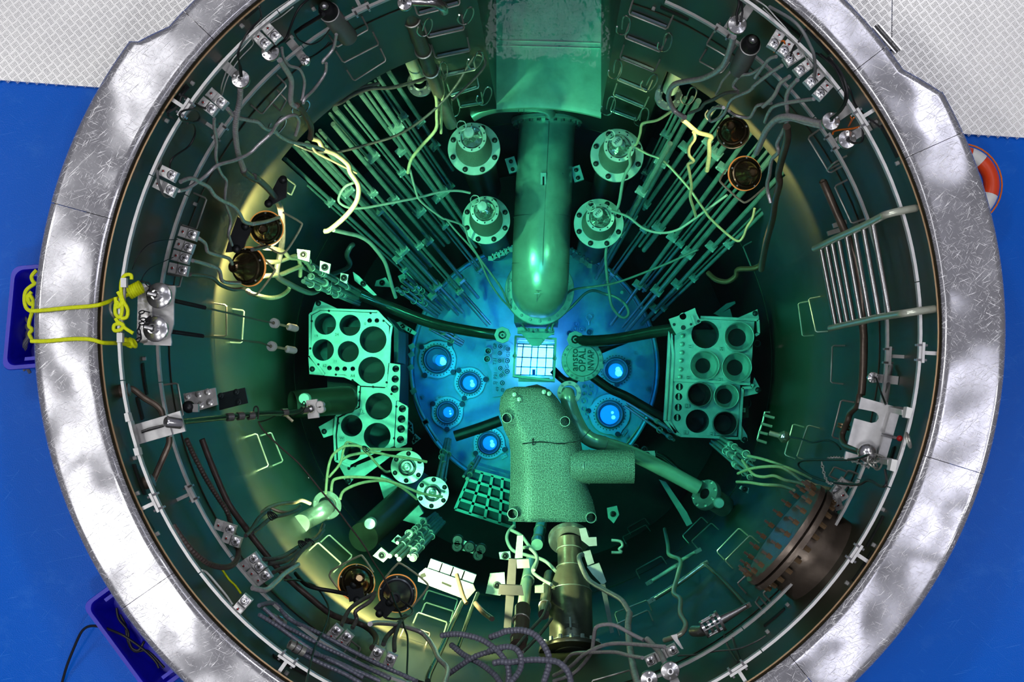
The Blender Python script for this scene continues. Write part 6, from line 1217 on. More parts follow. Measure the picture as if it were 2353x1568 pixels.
RUNS = [
 # upper left
 ('conduit', 'thick pale conduit dropping from the round connector with a black cable', 'B 245,540 290,610 350,720 345,860 350,930 400,965', 6.5, 'cable', None, [.18, .30]),
 ('conduit', 'thick brown conduit continuing below the hook of gathered cables', 'B 400,950 440,980 500,1080 530,1160 520,1250', 7, 'brown', None, [.30, .38]),
 ('conduit', 'thin crooked conduit beside the thick pale one, upper left', 'B 265,430 280,520 330,590 420,620 460,690 470,760 450,880 440,910', 3.6, 'cable', None, [.14, .30]),
 ('conduit', 'short conduit hanging from the grey half-round housing', 'B 755,310 735,420 690,490 640,545 635,565', 4, 'cable', None, [.16, .22]),
 ('conduit', 'crooked conduit from below the housing to the gathered cables', 'B 665,570 655,660 560,800 470,890 460,930', 4, 'cable', None, [.20, .32]),
 ('cable', 'dark cable sagging to the right from the gathered cables, upper one', 'B 490,895 620,860 800,810 930,800 1060,770 1140,750', 4.2, 'cable_d', [-2.9, -3.2], None),
 ('cable', 'dark cable sagging to the right from the gathered cables, lower one', 'B 500,920 600,920 760,940 900,860 1060,800 1250,790 1450,740 1680,670', 4.4, 'cable_d', [-2.9, -3.4], None),
 ('conduit', 'pale conduit from the red plug block to the tube alcove', 'A 2050,980 2120,1050 2230,1080 2310,1095 B 60,1110 120,1160 200,1180 240,1220 340,1275 540,1315 640,1350', 4.8, 'cable', None, [.14, .30]),
 ('conduit', 'long conduit climbing from the left pair of blocks to a bent end', 'E 1610,190 1680,175 1780,110 1860,50 A 1960,1490 2130,1440 2250,1380 B 60,1300 170,1200 230,1110 320,1050 390,1040 420,1100 390,1220', 4.4, 'cable', None, [.14, .34]),
 ('cable', 'very long thin dark cable swung across the left alcove to the canal', 'B 360,1290 520,1360 620,1370 760,1370 900,1340 1080,1290 1300,1220 1500,1100 1700,930 1850,750 1990,520 2060,500 2100,560 2060,640 1940,770 1800,900', 3.2, 'cable_d', [-3.2, -3.6, -3.2], None),
 ('conduit', 'thick yellowish conduit curling back toward the left wall', 'B 540,1250 600,1270 640,1340 750,1390 860,1480 F 880,20 950,130 955,230 920,320 830,430 700,540 650,555', 6, 'cable_y', [-3.1, -3.6], None),
 ('cable', 'thin pale cable following the thick yellowish conduit', 'B 540,1310 570,1370 700,1440 860,1520 940,1560', 2.8, 'cable_y', [-3.1, -3.4], None),
 ('cable', 'pale green cable falling from the left rungs, longer of the pair', 'B 1670,690 1650,820 1660,920 1660,1050 1650,1170 1520,1320 1430,1440 1400,1560', 4, 'cable_y', [-3.3, -4.2], None),
 ('cable', 'pale green cable falling from the left rungs, shorter of the pair', 'B 1700,700 1720,830 1700,940 1700,1090 1700,1200', 3.4, 'cable_y', [-3.3, -3.9], None),
 ('cable', 'thin green cable snaking down beside the left tubes to the core', 'F 1420,0 1470,190 1520,290 1700,430 1750,450 1900,510 1950,640 2040,790 2150,940 2250,1080 2300,1200 2390,1320', 2.5, 'clamp', [-4.2, -6.6], None),
 ('cable', 'second thin green cable beside it ending at the core frame', 'F 1750,450 1840,560 1950,680 2040,800 2130,1000 2230,1150 2330,1260 2470,1450', 2.4, 'clamp', [-5.2, -6.8], None),
 ('cable', 'thin green cable from the lower left instrument looping at the alcove edge', 'F 1960,210 1850,190 1700,200 1500,250 1250,300 1000,345 860,340 780,290 790,220 840,150 910,120', 3, 'clamp', [-5.0, -3.9], None),
 ('conduit', 'green conduit arching over the lower ends of the left guide tubes', 'F 730,545 860,575 960,600 1060,660 1160,780 1200,850 1230,950 1260,1060 1290,1150', 4.6, 'clamp', [-4.0, -5.8], None),
 ('conduit', 'crooked conduit dropping from the red plug block past the left wall', 'A 1930,1070 1930,1150 1950,1280 1945,1420 1970,1520 E 2000,50 2040,100 2030,200 2030,300 2080,450 2060,580 2090,680', 3.8, 'cable', None, [.13, .22]),
 ('conduit', 'pale conduit from the left pair of blocks to the hooked lamp cable', 'E 1625,110 1680,85 1740,80 1790,110 1880,160 1930,230 2000,280 2100,330 2160,400 2200,470 2280,490 F 0,490 120,470 240,430', 4.8, 'cable', None, [.14, .30]),
 ('conduit', 'dark inner conduit hugging the left floodlight', 'F 240,440 270,520 250,600 200,660 100,700 0,720', 4.6, 'cable_d', None, [.30, .30]),
 ('ribbed_conduit', 'ribbed flexible conduit hanging below the upper left round connector', 'A 2165,800 2160,900 2140,1000 2120,1150 2130,1300 2150,1400 2200,1540', 7, 'cable', None, [.16, .20]),
 ('conduit', 'thick hook-shaped conduit around the left floodlights', 'A 2195,1530 E 2210,30 2300,90 F 10,60 130,160 230,290 265,420 272,600 250,760 220,900 232,970 330,1030 450,1090 530,1110 600,1080 680,970 760,930 850,890 880,840 850,770 880,700 905,675', 6.6, 'cable_d', None, [.20, .34]),
 ('conduit', 'short conduit from the top block of the row of four', 'E 1790,620 1850,670 1870,740 1960,770 2060,800 2090,850', 4.4, 'cable', None, [.14, .20]),
 ('conduit', 'conduit from the third block of the row of four to the tilted lamp', 'E 1735,820 1850,850 1970,900 2000,1000 2080,1020 2160,1020', 4.6, 'cable', None, [.14, .22]),
 ('conduit', 'conduit from the bottom block of the row of four to the tilted lamp', 'E 1710,945 1780,950 1850,960 1920,980 1990,1040 2100,1080 2200,1070', 4.6, 'cable_d', None, [.14, .22]),
 ('conduit', 'pale curved conduit under the tilted floodlight', 'F -40,1090 0,1120 150,1155 250,1140 320,1090 335,1050', 5, 'cable_y', None, [.24, .26]),
 ('conduit', 'pale conduit knot right of the tilted floodlight, upper strand', 'F 60,700 180,710 280,740 330,790 400,800 480,830 530,910', 5, 'cable_y', None, [.26, .30]),
 ('conduit', 'pale conduit knot right of the tilted floodlight, middle strand', 'F 100,830 230,830 320,800 400,780 430,860 430,960', 5, 'cable_y', None, [.26, .30]),
 ('conduit', 'pale conduit knot right of the tilted floodlight, lower strand', 'F 90,960 250,945 340,910 440,870', 5.4, 'cable_y', None, [.26, .30]),
 # upper right
 ('conduit', 'thick pale conduit curving from the upper right round connector', 'C 2060,330 2030,440 1960,600 1800,700 1650,730 1530,760 1480,830 1480,900 1530,1000 1620,1060', 6.8, 'cable', None, [.18, .36]),
 ('conduit', 'gold-lit elbow of conduit among the upper right cables', 'C 1600,1080 1640,1110 1720,1180 1760,1200 1860,1230 1840,1280 1840,1400 1820,1540', 5.4, 'cable_y', [-3.0, -3.6], None),
 ('conduit', 'crooked conduit beside the grey cylinder housing', 'C 2352,580 2230,660 2130,680 2070,740 2060,780 2100,820', 4.2, 'cable', None, [.14, .22]),
 ('conduit', 'dark conduit running left from the crooked one', 'C 2100,830 1990,840 1870,900 1800,930 1760,980 1660,1020', 4, 'cable_d', None, [.24, .34]),
 ('conduit', 'long pale conduit looping back above the dark upper right lamp', 'C 2400,640 2352,680 2260,760 2200,820 2050,890 1990,1000 1960,1040 1900,1080 1850,1090 1840,1020 1900,970 1970,970', 4.2, 'cable', None, [.14, .36]),
 ('conduit', 'thin conduit below the grey cylinder housing', 'C 2030,650 1960,730 1930,800 1900,850', 3, 'cable', None, [.16, .24]),
 ('conduit', 'crooked conduit right of the dark upper right lamp', 'C 2400,930 2280,950 2240,1010 2200,1060 2080,1040 2020,1000', 4, 'cable', None, [.16, .30]),
 ('conduit', 'crooked yellow conduit dropping past the right guide tubes', 'C 1700,1190 1710,1250 1660,1330 1660,1400 1700,1450 1650,1480 1660,1540 G 1680,150 1670,250 1700,350 1720,420', 3.8, 'cable_y', [-3.1, -4.2], None),
 ('cable', 'thin pale cable between the canal rungs and the gold elbow', 'C 1510,995 1380,1080 1260,1105 1230,1130 1220,1200 1190,1290 1170,1310', 3.2, 'cable_y', [-3.4, -4.2], None),
 ('cable', 'long green cable ending in a loop right of the thick pipe', 'C 1150,1320 1120,1380 1130,1480 1090,1560 G 1060,120 1030,300 980,440 950,560 910,750 920,950 940,1100 960,1220 1020,1310 1080,1335 1115,1290 1080,1210 1000,1150 900,1120 800,1090 720,1120 600,1240 450,1370 420,1450', 3.4, 'clamp', [-4.2, -6.2, -6.8], None),
 ('cable', 'thin cable sloping from the right instrument to the right alcove edge', 'C 1180,1330 1290,1390 1400,1430 1480,1500 G 1510,0 1660,170 1730,270 1800,370 1850,440 2000,580 2100,645 2150,600 2180,520 2230,440 2250,350', 3, 'cable_y', [-4.3, -4.2, -3.6], None),
 ('cable', 'thin cable sagging from the lower right instrument across the tubes', 'G 960,370 1020,390 1120,430 1250,530 1400,570 1550,545 1700,450 1850,340 2000,230', 3, 'clamp', [-5.1, -4.0], None),
 ('cable', 'thin dark cable slanting from the right alcove to the core', 'G 1740,720 1500,830 1250,930 1000,1020 800,1055 620,1080 530,1150 480,1270 420,1370 370,1450', 2.6, 'tube', [-5.2, -6.7], None),
 ('conduit', 'pale conduit from the brown-wired block, upper one', 'D 120,510 60,530 0,600 -70,700', 4.4, 'cable', None, [.14, .20]),
 ('conduit', 'pale conduit from the third of six blocks', 'D 170,590 80,650 0,710 -90,780', 4.6, 'cable', None, [.14, .22]),
 ('conduit', 'pale conduit from the fourth of six blocks, bending left', 'D 240,690 160,750 120,830 80,890 0,960', 5, 'cable', None, [.14, .26]),
 ('conduit', 'long pale conduit from the fifth of six blocks winding down', 'D 310,720 240,800 210,900 225,1050 190,1170 130,1290 140,1370 80,1440 60,1568 H 40,120 45,200 70,300', 5, 'cable', None, [.14, .36]),
 ('conduit', 'pale conduit from the last of six blocks', 'D 460,890 250,920 120,950 60,1000 20,1100', 4.8, 'cable', None, [.14, .24]),
 ('conduit', 'thick twin conduit from the right round connector, outer strand', 'D 530,1110 380,1080 240,1050 130,1070 40,1160 0,1240 -60,1380', 7.5, 'cable', None, [.16, .34]),
 ('conduit', 'thick twin conduit from the right round connector, inner strand', 'D 530,1140 400,1110 260,1070 150,1090', 6, 'cable', None, [.17, .24]),
 ('conduit', 'thick olive conduit hanging down the upper right wall', 'D 215,1140 220,1250 180,1400 140,1560 H 150,120 110,280 90,430 40,620 10,760 G 2310,900', 8, 'brown', None, [.24, .36]),
 ('conduit', 'dark curved conduit end low on the right wall', 'G 2352,620 2310,840 2240,890 2100,900 2080,960 2000,1010 1900,990 1830,930', 6, 'wall', [-3.6, -4.2], None),
 # lower left
 ('cable', 'long thin brown wire from the boom to the grey-ringed lamp', 'J 55,740 100,820 240,960 400,1100 520,1240 640,1390 780,1555 N 850,130 950,260 1020,360 1100,500 1180,620 1250,760', 2, 'hose_b', [-1.6, -2.4], None),
 ('conduit', 'pale conduit over the folded bracket to the first valve', 'J 800,1090 870,1050 960,1030 1100,1020 1250,1050 1400,1070 1570,1105', 3.4, 'cable_y', [-4.9, -5.4], None),
 ('conduit', 'straight pale conduit ending above the first valve', 'J 1050,990 1200,992 1430,990', 3.6, 'cable_y', [-4.9, -5.4], None),
 ('conduit', 'pale conduit arching over the lower half of the left rack', 'J 660,1390 680,1180 720,1050 800,980 850,960 950,960 1010,985', 3.2, 'cable_y', [-4.3, -4.9], None),
 ('conduit', 'thin conduit crossing the arch over the left rack', 'J 690,1240 790,1120 820,1000 850,930 900,940 970,970 1060,1050 1100,1100 1190,1190 1240,1190', 3, 'cable_y', [-4.5, -5.2], None),
 ('conduit', 'pale conduit from the wall to the second valve, upper strand', 'J 710,1380 720,1290 760,1255 900,1240 1150,1255 1300,1300 1400,1340 1530,1390 1710,1420', 3.4, 'cable_y', [-4.4, -5.4], None),
 ('conduit', 'pale conduit from the wall to the second valve, lower strand', 'J 790,1440 830,1360 1000,1290 1200,1275 1320,1320 1420,1390 1480,1440', 3.4, 'cable_y', [-4.4, -5.4], None),
 ('conduit', 'gold-lit conduit fork above the flanged elbow, upper prong', 'J 90,1560 160,1510 270,1480 380,1470 440,1450 520,1480', 4.6, 'cable_y', None, [.16, .30]),
 ('conduit', 'gold-lit conduit fork above the flanged elbow, lower prong', 'J 160,1520 280,1560 380,1540 430,1500', 4, 'cable_y', None, [.18, .30]),
 ('cable', 'dark cable from the block trio to the flanged elbow, upper strand', 'N 100,460 150,460 270,440 400,360 500,310 600,240 640,150', 5, 'cable_d', None, [.14, .34]),
 ('cable', 'dark cable from the block trio to the flanged elbow, middle strand', 'N 150,500 190,500 290,480 380,420 450,340 560,290 640,200', 5, 'cable_d', None, [.14, .34]),
 ('cable', 'dark cable from the block trio to the flanged elbow, lower strand', 'N 190,580 250,550 350,510 400,440 450,380 520,320', 5, 'cable_d', None, [.14, .32]),
 ('cable', 'pair of dark cables tied up the left wall, outer strand', 'N -60,250 0,180 60,90 150,20 J 160,1560', 4.6, 'cable_d', None, [.12, .2]),
 ('cable', 'pair of dark cables tied up the left wall, inner strand', 'N 0,220 60,180 170,90 300,60 400,20 430,-10', 4.6, 'cable_d', None, [.12, .3]),
 ('conduit', 'thick pale conduit sweeping right below the block trio', 'N 0,720 120,740 220,660 280,600 410,510', 6.2, 'cable', None, [.14, .22]),
 ('cable', 'black lamp lead from the dark pipe to the left lower lamp', 'N 390,590 470,680 560,720 700,745 780,760 850,775', 5, 'black', None, [.12, .30]),
 ('wall_pipe', 'thick dark pipe running down the lower left wall', 'I 1820,900 1880,1060 1960,1260 2060,1480 N -80,150 0,260 150,450 330,640 500,790 700,950 850,1010', 7.5, 'hose_b', None, [.08, .08]),
 ('wall_pipe', 'bent end of the dark pipe below the lower lamps', 'N 850,1015 960,1040 1050,1090 1110,1160 1110,1230 1080,1260', 7, 'hose_b', None, [.09, .12]),
 ('conduit', 'dark conduit from the left block under the left lower lamp', 'N 800,1060 870,920 970,840 1080,780 1105,760', 5, 'cable_d', None, [.14, .36]),
 ('conduit', 'dark conduit from the right block under the left lower lamp', 'N 900,1080 940,1000 930,930 1050,850 1100,780', 5, 'cable_d', None, [.14, .36]),
 ('conduit', 'dark conduit from the left block under the grey-ringed lamp', 'N 1180,1230 1210,1160 1290,1080 1330,1020 1380,970', 5.5, 'cable_d', None, [.14, .28]),
 ('conduit', 'dark conduit from the right block under the grey-ringed lamp', 'N 1280,1290 1280,1180 1310,1080 1340,1020', 5, 'cable_d', None, [.14, .26]),
 ('conduit', 'thick black conduit turning pale toward the bottom edge', 'N 1060,1045 1130,1035 1300,1050 1500,1110 1580,1180 1640,1270 1680,1360 1760,1450 1730,1590', 6, 'cable', None, [.26, .16]),
 ('cable', 'thin black lead from the grey-ringed lamp to the bottom edge', 'N 1250,760 1290,870 1340,970 1370,1080 1400,1190 1390,1540', 2.4, 'black', None, [.34, .12]),
 ('cable', 'thin black lead crossing the ribbed hoses at lower left', 'N 290,650 400,650 560,700 660,830 690,930 650,1080 560,1260 480,1590', 2.4, 'black', None, [.16, .10]),
 ('cable', 'black loop of lead right of the grey-ringed lamp', 'N 1340,830 1420,890 1445,930 1410,970 1300,1000 1200,990', 2.4, 'black', None, [.34, .3]),
 # bottom centre
 ('conduit', 'steel conduit bending right from the bronzed vessel', 'O 700,420 670,440 690,520 760,650 900,740 1040,820 1100,900 1130,960', 6, 'cable', [-3.3, -2.2], None),
 ('conduit', 'thick pale conduit running straight to the bottom edge', 'O 1125,950 1110,1050 1120,1200 1150,1400 1200,1590', 8, 'cable', [-2.2, -1.0], None),
 ('conduit', 'pale arching conduit at the bottom edge, lowest of three', 'O 540,1390 600,1320 700,1305 830,1300 1000,1300 1120,1330 1240,1350', 4.6, 'cable', [-1.8, -.9], None),
 ('conduit', 'pale arching conduit at the bottom edge, middle of three', 'O 440,1510 590,1430 700,1330 850,1250 1000,1220 1200,1230 1440,1250', 4.8, 'cable', [-1.8, -.9], None),
 ('conduit', 'pale arching conduit at the bottom edge, highest of three', 'O 440,1560 620,1490 770,1320 800,1180 820,1080 900,1050 1000,1060 1150,1140 1250,1190', 4.8, 'cable', [-1.8, -1.2], None),
 ('conduit', 'thick short conduit into the right bottom round connector', 'O 1280,1180 1330,1230 1400,1310 1440,1390 1460,1440', 7, 'cable', [-1.2, -.9], None),
 ('conduit', 'twisted dark green conduit on the lower wall', 'O 1440,190 1470,340 1480,420 1580,470 1560,600 1520,760 1580,820 1580,950 1630,1050 1580,1140 1440,1190', 5.2, 'pipe', None, [.22, .14]),
 ('conduit', 'small s-shaped pale conduit deep at the lower right', 'O 960,290 1040,300 1060,340 1030,370 1050,400 960,400', 3.4, 'clamp', [-4.6, -4.6], None),
 ('conduit', 'pale conduit twisting around the upper posts, left strand', 'O 80,160 30,220 20,290 70,380 180,420 300,450 380,490 460,570', 4, 'clamp', [-4.6, -3.6], None),
 ('conduit', 'pale conduit twisting around the upper posts, right strand', 'O 60,200 150,250 210,330 270,400 290,470 250,560 300,620 420,690', 4, 'clamp', [-4.4, -3.4], None),
 ('conduit', 'pale conduit curling beside the steel tube', 'O 150,360 220,360 290,440 280,520 260,560', 4, 'clamp', [-4.0, -3.5], None),
 ('conduit', 'dark conduit strands dropping under the bronzed tube, first', 'O 390,850 340,980 240,1090 100,1260', 4, 'cable_d', [-2.8, -1.9], None),
 ('conduit', 'dark conduit strands dropping under the bronzed tube, second', 'O 420,1000 330,1120 250,1210 160,1300', 4, 'cable_d', [-2.7, -1.9], None),
 ('rod', 'thick dark slanted rod left of the bottom hoses', 'N 1890,850 1800,1040 1720,1230 1600,1480 1580,1560', 6.5, 'gpipe', [-3.2, -1.4], None),
 ('rod', 'second dark slanted rod behind the first', 'N 2030,770 1960,950 1900,1120 1850,1260', 5, 'gpipe', [-3.4, -2.4], None),
 ('rod', 'copper-tipped rod standing right of the cream board', 'N 1840,600 1870,700 1900,800 1930,860', 5, 'brown', [-3.2, -3.0], None),
 ('rod', 'copper-coloured sleeve rod lower right of the cream board', 'N 2010,860 2080,940 2160,1000', 6, 'brown', [-3.0, -2.6], None),
 ('hose', 'blue-grey ribbed hose arching over the bottom edge, outermost', 'N 1700,1150 1850,1135 2050,1180 2200,1280 2290,1400 2310,1500 2300,1600', 7.5, 'hose', [-1.6, -1.2], None),
 ('hose', 'blue-grey ribbed hose arching over the bottom edge, wide right loop', 'N 2140,1165 2250,1125 O 0,1112 150,1100 280,1150 370,1270 400,1400 340,1600', 8, 'hose', [-1.5, -1.1], None),
 ('hose', 'blue-grey ribbed hose, small loop inside the wide right loop', 'O -150,1290 0,1250 100,1270 150,1360 130,1470 30,1600', 7.5, 'hose', [-1.4, -1.1], None),
 ('hose', 'blue-grey ribbed hose running level into the right loop', 'N 2170,1400 O -40,1385 50,1390 200,1370 350,1370 480,1390 570,1480 600,1600', 8, 'hose', [-1.3, -1.1], None),
 ('hose', 'blue-grey ribbed hose crossing under the outer arch', 'N 1790,1230 1900,1320 2050,1400 2180,1500 2250,1600', 7.5, 'hose', [-1.7, -1.3], None),
 ('hose', 'blue-grey ribbed hose crossing over from lower left to the loops', 'N 1760,1500 2000,1340 2200,1280 O -20,1260', 7, 'hose', [-1.6, -1.4], None),
 ('hose', 'ribbed hose along the lower left wall, innermost of five', 'N 60,880 200,860 330,1000 520,1090 700,1180 900,1290 1100,1390 1300,1480 1480,1560', 5.5, 'hose', None, [.10, .14]),
 ('hose', 'ribbed hose along the lower left wall, second of five', 'N 100,900 260,1040 420,1130 640,1250 860,1350 1060,1450 1240,1540', 5.5, 'hose', None, [.11, .12]),
 ('hose', 'ribbed hose along the lower left wall, third of five', 'N 60,960 220,1060 400,1190 600,1320 800,1420 1000,1530', 5.5, 'hose', None, [.09, .10]),
 ('hose', 'ribbed hose along the lower left wall, fourth of five', 'N 380,1270 480,1330 640,1410 820,1490 980,1580', 5.5, 'hose', None, [.08, .08]),
 ('hose', 'ribbed hose along the lower left wall, outermost of five', 'N 400,1250 520,1300 700,1360 900,1450 1150,1560', 5.5, 'hose', None, [.10, .10]),
 ('hose', 'brown ribbed hose hanging in a long loop on the lower left wall', 'I 1680,900 1760,1070 1860,1260 1960,1420 2050,1560 M 2090,180 2140,320 2140,450 2060,530 1900,510 1750,400 1640,270 1560,150', 6.8, 'hose_b', None, [.14, .10]),
 # right
 ('cable', 'black cable loop below the slotted plate', 'L 950,1040 820,1080 600,1085 380,1090 320,1120 340,1170 450,1240 620,1290 850,1310 950,1270 1050,1320 1110,1310 1100,1180', 3, 'black', None, [.30, .14]),
 ('cable', 'pale cable to the rods below the right rack, first', 'L 500,1290 300,1190 150,1130 0,1080 K 2190,1050', 3.4, 'cable_y', [-2.8, -4.6], None),
 ('cable', 'pale cable to the rods below the right rack, second', 'L 400,1290 340,1270 250,1200 150,1150 0,1150 K 2200,1170 2100,1210', 3.6, 'cable_y', [-2.8, -4.6], None),
 ('cable', 'pale cable to the rods below the right rack, third', 'L 380,1310 300,1290 200,1270 100,1230 0,1240 K 2230,1210 2140,1090', 3.6, 'cable_y', [-2.8, -4.6], None),
 ('cable', 'pale cable to the rods below the right rack, fourth', 'L 280,1360 150,1320 0,1310 K 2200,1290 2090,1285', 3.6, 'cable_y', [-2.8, -4.6], None),
 ('cable', 'pale cable from the top block beside the bolted stub', 'L 610,1350 530,1330 460,1310 400,1280', 4, 'cable_y', None, [.13, .24]),
 ('cable', 'twisted dark wire to the glinting sensor near the right staples', 'L 240,880 350,900 440,930 560,910 640,930 700,990', 2.2, 'blackm', None, [.20, .10]),
 ('rod', 'thin black rod from the small right connector to the slotted plate', 'L 1020,350 1060,470 1105,585', 2.4, 'black', [-.9, -.4], None),
 # thin black cables and white wires near the coping
 ('cable', 'black cable rising from the upper left round connector', 'A 2165,690 2160,640 2155,560 2140,490 2170,400 2250,260 2352,160 B 60,60', 2.2, 'black', None, [.18, .06]),
 ('cable', 'second black cable rising from the upper left round connector', 'A 2180,690 2170,600 2150,540 2160,430 2230,300 2340,190', 2, 'black', None, [.18, .05]),
 ('cable', 'black cable with a plug beside the red plug block', 'A 1910,990 1800,960 1700,890 1620,850', 3, 'black', None, [.15, .05]),
 ('cable', 'black cable coiled around the upper rail at left', 'A 1690,1110 1780,1090 1800,1040 1760,990 1680,990 1620,1020 1640,1080 1740,1110 1760,1200 1700,1320 1560,1420 1530,1500 1555,1568 E 1555,50', 2.6, 'black', None, [.12, .12]),
 ('cable', 'black slack cable hanging near the upper left slots', 'A 1700,790 1640,860 1600,960 1510,1020 1560,1070 1640,1110', 3, 'black', None, [.03, .08]),
 ('cable', 'black cable from the disc beside the upper left blocks', 'B 160,450 230,400 300,350 340,250 380,150 430,60 520,-20', 3, 'black', None, [.18, .06]),
 ('cable', 'black cable bundle end left of the grey half-round housing', 'B 390,290 460,240 560,180 640,130', 5, 'black', None, [.06, .14]),
 ('cable', 'slack black cable under the grey half-round housing', 'B 380,290 420,360 520,400 620,360 700,260', 1.8, 'black', None, [.06, .2]),
 ('cable', 'thin slack black cable to the small stalk connector', 'B 480,530 560,500 640,440 690,380', 1.8, 'black', None, [.16, .1]),
 ('wire', 'white wire along the upper left rail, first', 'A 1990,870 2000,760 2080,560 2200,420 2300,300 B 0,270 150,130 330,5', 1.6, 'satin', None, [.10, .06]),
 ('wire', 'white wire along the upper left rail, second', 'B -60,330 0,290 110,190 230,100 370,20', 1.6, 'satin', None, [.10, .06]),
 ('wire', 'white wire along the upper left rail, third', 'A 1995,880 2050,700 2150,540 2280,400 B 0,330 130,230 260,150 370,60', 1.4, 'satin', None, [.12, .06]),
 ('cable', 'clear plastic tube at the left pair of blocks', 'A 1440,1500 1470,1320 1560,1160 1680,1030 1740,960', 3.4, 'grey', None, [.05, .08]),
 ('cable', 'clear plastic tube looped under the left pair of blocks', 'E 1415,0 1430,120 1480,230 1530,240 1545,200', 3.4, 'grey', None, [.08, .15]),
 ('wire', 'white wire along the upper right rail, first', 'D -60,0 30,60 120,160 220,270 320,410 400,540 440,620', 1.7, 'satin', None, [.06, .12]),
 ('wire', 'white wire along the upper right rail, second', 'D 0,70 110,180 220,290 300,400 350,500', 1.5, 'satin', None, [.06, .12]),
 ('cable', 'clear hose along the upper right slots', 'D 60,60 250,170 350,270 420,400 460,500 470,650 440,750 400,720', 4, 'grey', None, [.06, .14]),
 ('cable', 'black cable from the right round connector, outer', 'D 480,480 620,580 720,720 780,800 830,940 900,1020 1060,1150', 2.6, 'black', None, [.04, .06]),
 ('cable', 'black cable from the right round connector, inner', 'D 590,520 680,620 740,740 760,880 700,1000 610,1070', 3.2, 'black', None, [.04, .18]),
 ('cable', 'black cable from the right round connector, middle', 'D 520,490 640,600 720,760 740,880 690,990 620,1080', 2.6, 'black', None, [.04, .18]),
 ('cable', 'black cable from the cord-tied connector up to the rail', 'D 760,1255 820,1290 890,1270 900,1180 880,1080 865,1020', 2.8, 'black', None, [.17, .06]),
 ('cable', 'black cable pair rising from the upper right connector', 'C 2095,215 2090,120 2110,40 2100,-20', 3, 'black', None, [.18, .06]),
 ('cable', 'second black cable rising from the upper right connector', 'C 2120,200 2140,110 2130,30 2120,-20', 2.6, 'black', None, [.18, .06]),
 ('cable', 'black cable across the third and fourth of six blocks', 'D 240,530 280,420 320,380 380,270', 2.6, 'black', None, [.15, .06]),
 ('cable', 'black cable over the bottom edge connectors, first', 'O 1975,1140 1990,1200 2040,1300 2100,1390', 3, 'black', None, [.10, .05]),
 ('cable', 'black cable over the bottom edge connectors, second', 'O 2045,1120 2060,1200 2090,1290 2120,1370', 3, 'black', None, [.10, .05]),
 ('cable', 'grey slack cable along the bottom edge rail', 'O 1560,1330 1750,1320 1900,1290 2100,1270 2250,1210 2352,1150', 2, 'cable_d', None, [.10, .06]),
 ('cable', 'thin black thread from the third block of the left row', 'E 1600,630 1450,640 1330,680 1240,780 1190,900', 1.1, 'black', None, [.15, .05]),
 ('cable', 'thin black thread from the bottom block of the left row', 'E 1560,790 1450,840 1350,890 1290,960 1270,1020', 1.1, 'black', None, [.15, .08]),
 ('cord', 'black cable running out of the lower left crate over the blue floor', 'M 1430,1440 1400,1380 1300,1280 1130,1160 1000,1100 900,1070 830,1062 770,1080 720,1140 650,1300 600,1430 555,1590', 3.2, 'black', [-.62, -.58, -.75, -.88], None),
 ('cord', 'coiled black cable inside the lower left crate, long strand', 'M 1050,900 1070,1000 1150,1100 1160,1180 1190,1260 1250,1280 1300,1200', 3.2, 'black', [-.68, -.68], None),
 ('cord', 'coiled black cable inside the lower left crate, short strand', 'M 1080,960 1130,1060 1150,1190 1210,1290 1330,1290 1480,1440', 3.2, 'black', [-.70, -.70], None),
 ('orange_cord', 'orange cord tying the right round connector to the rail, upper tie', 'D 830,1015 790,1050 800,1075 770,1140 800,1090 820,1060', 1.8, 'orange', None, [.06, .12]),
 ('orange_cord', 'orange cord tying the right round connectors together', 'D 630,1210 640,1185 700,1170 800,1160 895,1135', 2.4, 'orange', None, [.17, .08]),
 ('brown_wire', 'reddish-brown wires bunched over the first two of six blocks', 'D 100,470 115,400 150,380 190,370 200,430 185,465', 2.2, 'orange', None, [.12, .12]),
 ('cable', 'yellow and black wire on the lower left wall', 'M 2005,560 2060,640 2120,700 2170,770', 2.6, 'rope', None, [.06, .06]),
 ('hose_clip', 'white flexible strip under the upper rail at lower left', 'M 1815,562 1860,580 1950,680 2040,790 2095,870', 2.6, 'white', None, [.08, .05]),
]
for name, label, s_, r, m, z, w in RUNS:
    rib = .011 if (name in ('hose', 'ribbed_conduit') and m != 'hose') or name == 'ribbed_conduit' else .012 if name == 'hose' else None
    run(name, label, s_, r, m, z, w, ribs=rib, n=10 if r > 5 else 8 if r > 2.5 else 6,
        cat={'conduit': 'conduit', 'cable': 'cable', 'hose': 'hose', 'ribbed_conduit': 'conduit', 'wall_pipe': 'pipe', 'rod': 'rod', 'wire': 'wire', 'cord': 'cable', 'orange_cord': 'cord', 'brown_wire': 'wire', 'hose_clip': 'strip'}[name])
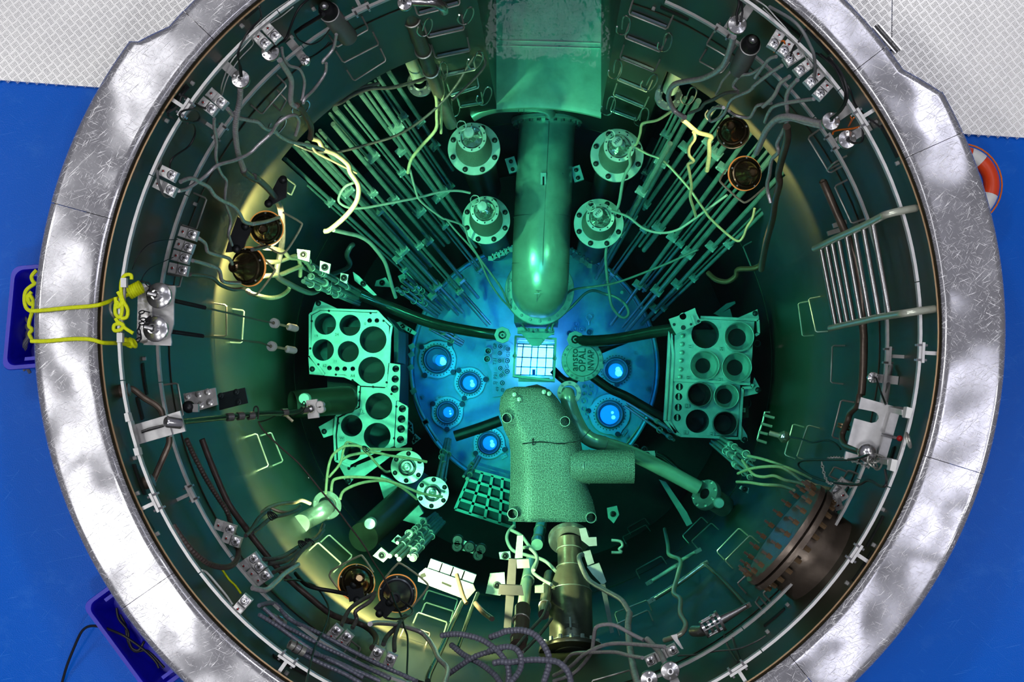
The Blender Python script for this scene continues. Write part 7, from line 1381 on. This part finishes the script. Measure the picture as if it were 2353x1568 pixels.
chain('twisted_chain', 'bright twisted chain looping from the slotted plate', path('L 570,1080 640,1068 720,1075 850,1110 950,1150', w=[.24, .16]), .012, 'satin')
chain('twisted_chain', 'bright twisted chain hanging in a bight over the block trio', path('L 525,1090 540,1160 560,1240 600,1300 700,1285 800,1330 850,1300', w=[.26, .15]), .012, 'satin')
# glinting sensor near the right staples, cable ties, hose couplings
t = thing('glint_sensor', 'small glinting faceted sensor near the staples of the right wall', 'sensor', onwall(*px('L 185,880')[0], .2)); c = onwall(*px('L 190,880')[0], .2)
MB().sphere(c, .05, 7, 5, 1.1).build('sensor_body', M['facet'], t, 0); MB().cyl(c, c+Vector((-.11, .03, -.02)), .02, n=10).build('sensor_stem', M['steel'], t)
for i, (s_, lab) in enumerate((('N 440,330', 'upper wire tie around the lower left cables'), ('N 500,310', 'second wire tie around the lower left cables'), ('N 165,70', 'wire tie around the dark cable pair on the left wall'), ('J 660,1285', 'wire tie on the conduits below the folded bracket'), ('J 1010,990', 'wire tie joining the conduits at the left rack'))):
    (q,) = px(s_); c = onwall(*q, .28) if s_[0] == 'N' else W(*q, -4.8); mb = MB()
    for k in range(3): mb.ring(c+Vector((.01*k, .004*k, .01)), Vector((1, .5+.4*k, .3)), .03, .004, 14, 5)
    tag(mb.build('wire_tie', M['blackm']), lab, 'tie')
for i, (s_, lab) in enumerate((('N 225,1020', 'upper steel hose coupling on the lower left wall'), ('N 400,1260', 'lower steel hose coupling on the lower left wall'))):
    (q,) = px(s_); c = onwall(*q, .10); d = onwall(q[0]+14, q[1]+8, .10)-c; t = thing('hose_coupling', lab, 'coupling', c)
    for k, (r_, o_) in enumerate(((.028, -.05), (.034, -.015), (.03, .02))): mb = MB(); mb.lathe([(.015, 0), (r_, 0), (r_, .028), (.015, .028)], c+d.normalized()*o_, d, 20); mb.build('coupling_ring', M['mirror' if k == 1 else 'steel'], t)
for k in ('glow', 'glow_w', 'emissive_rim'): M[k].cycles.emission_sampling = 'NONE'   # tiny lit panes and emissive rims: no need to aim light rays at them
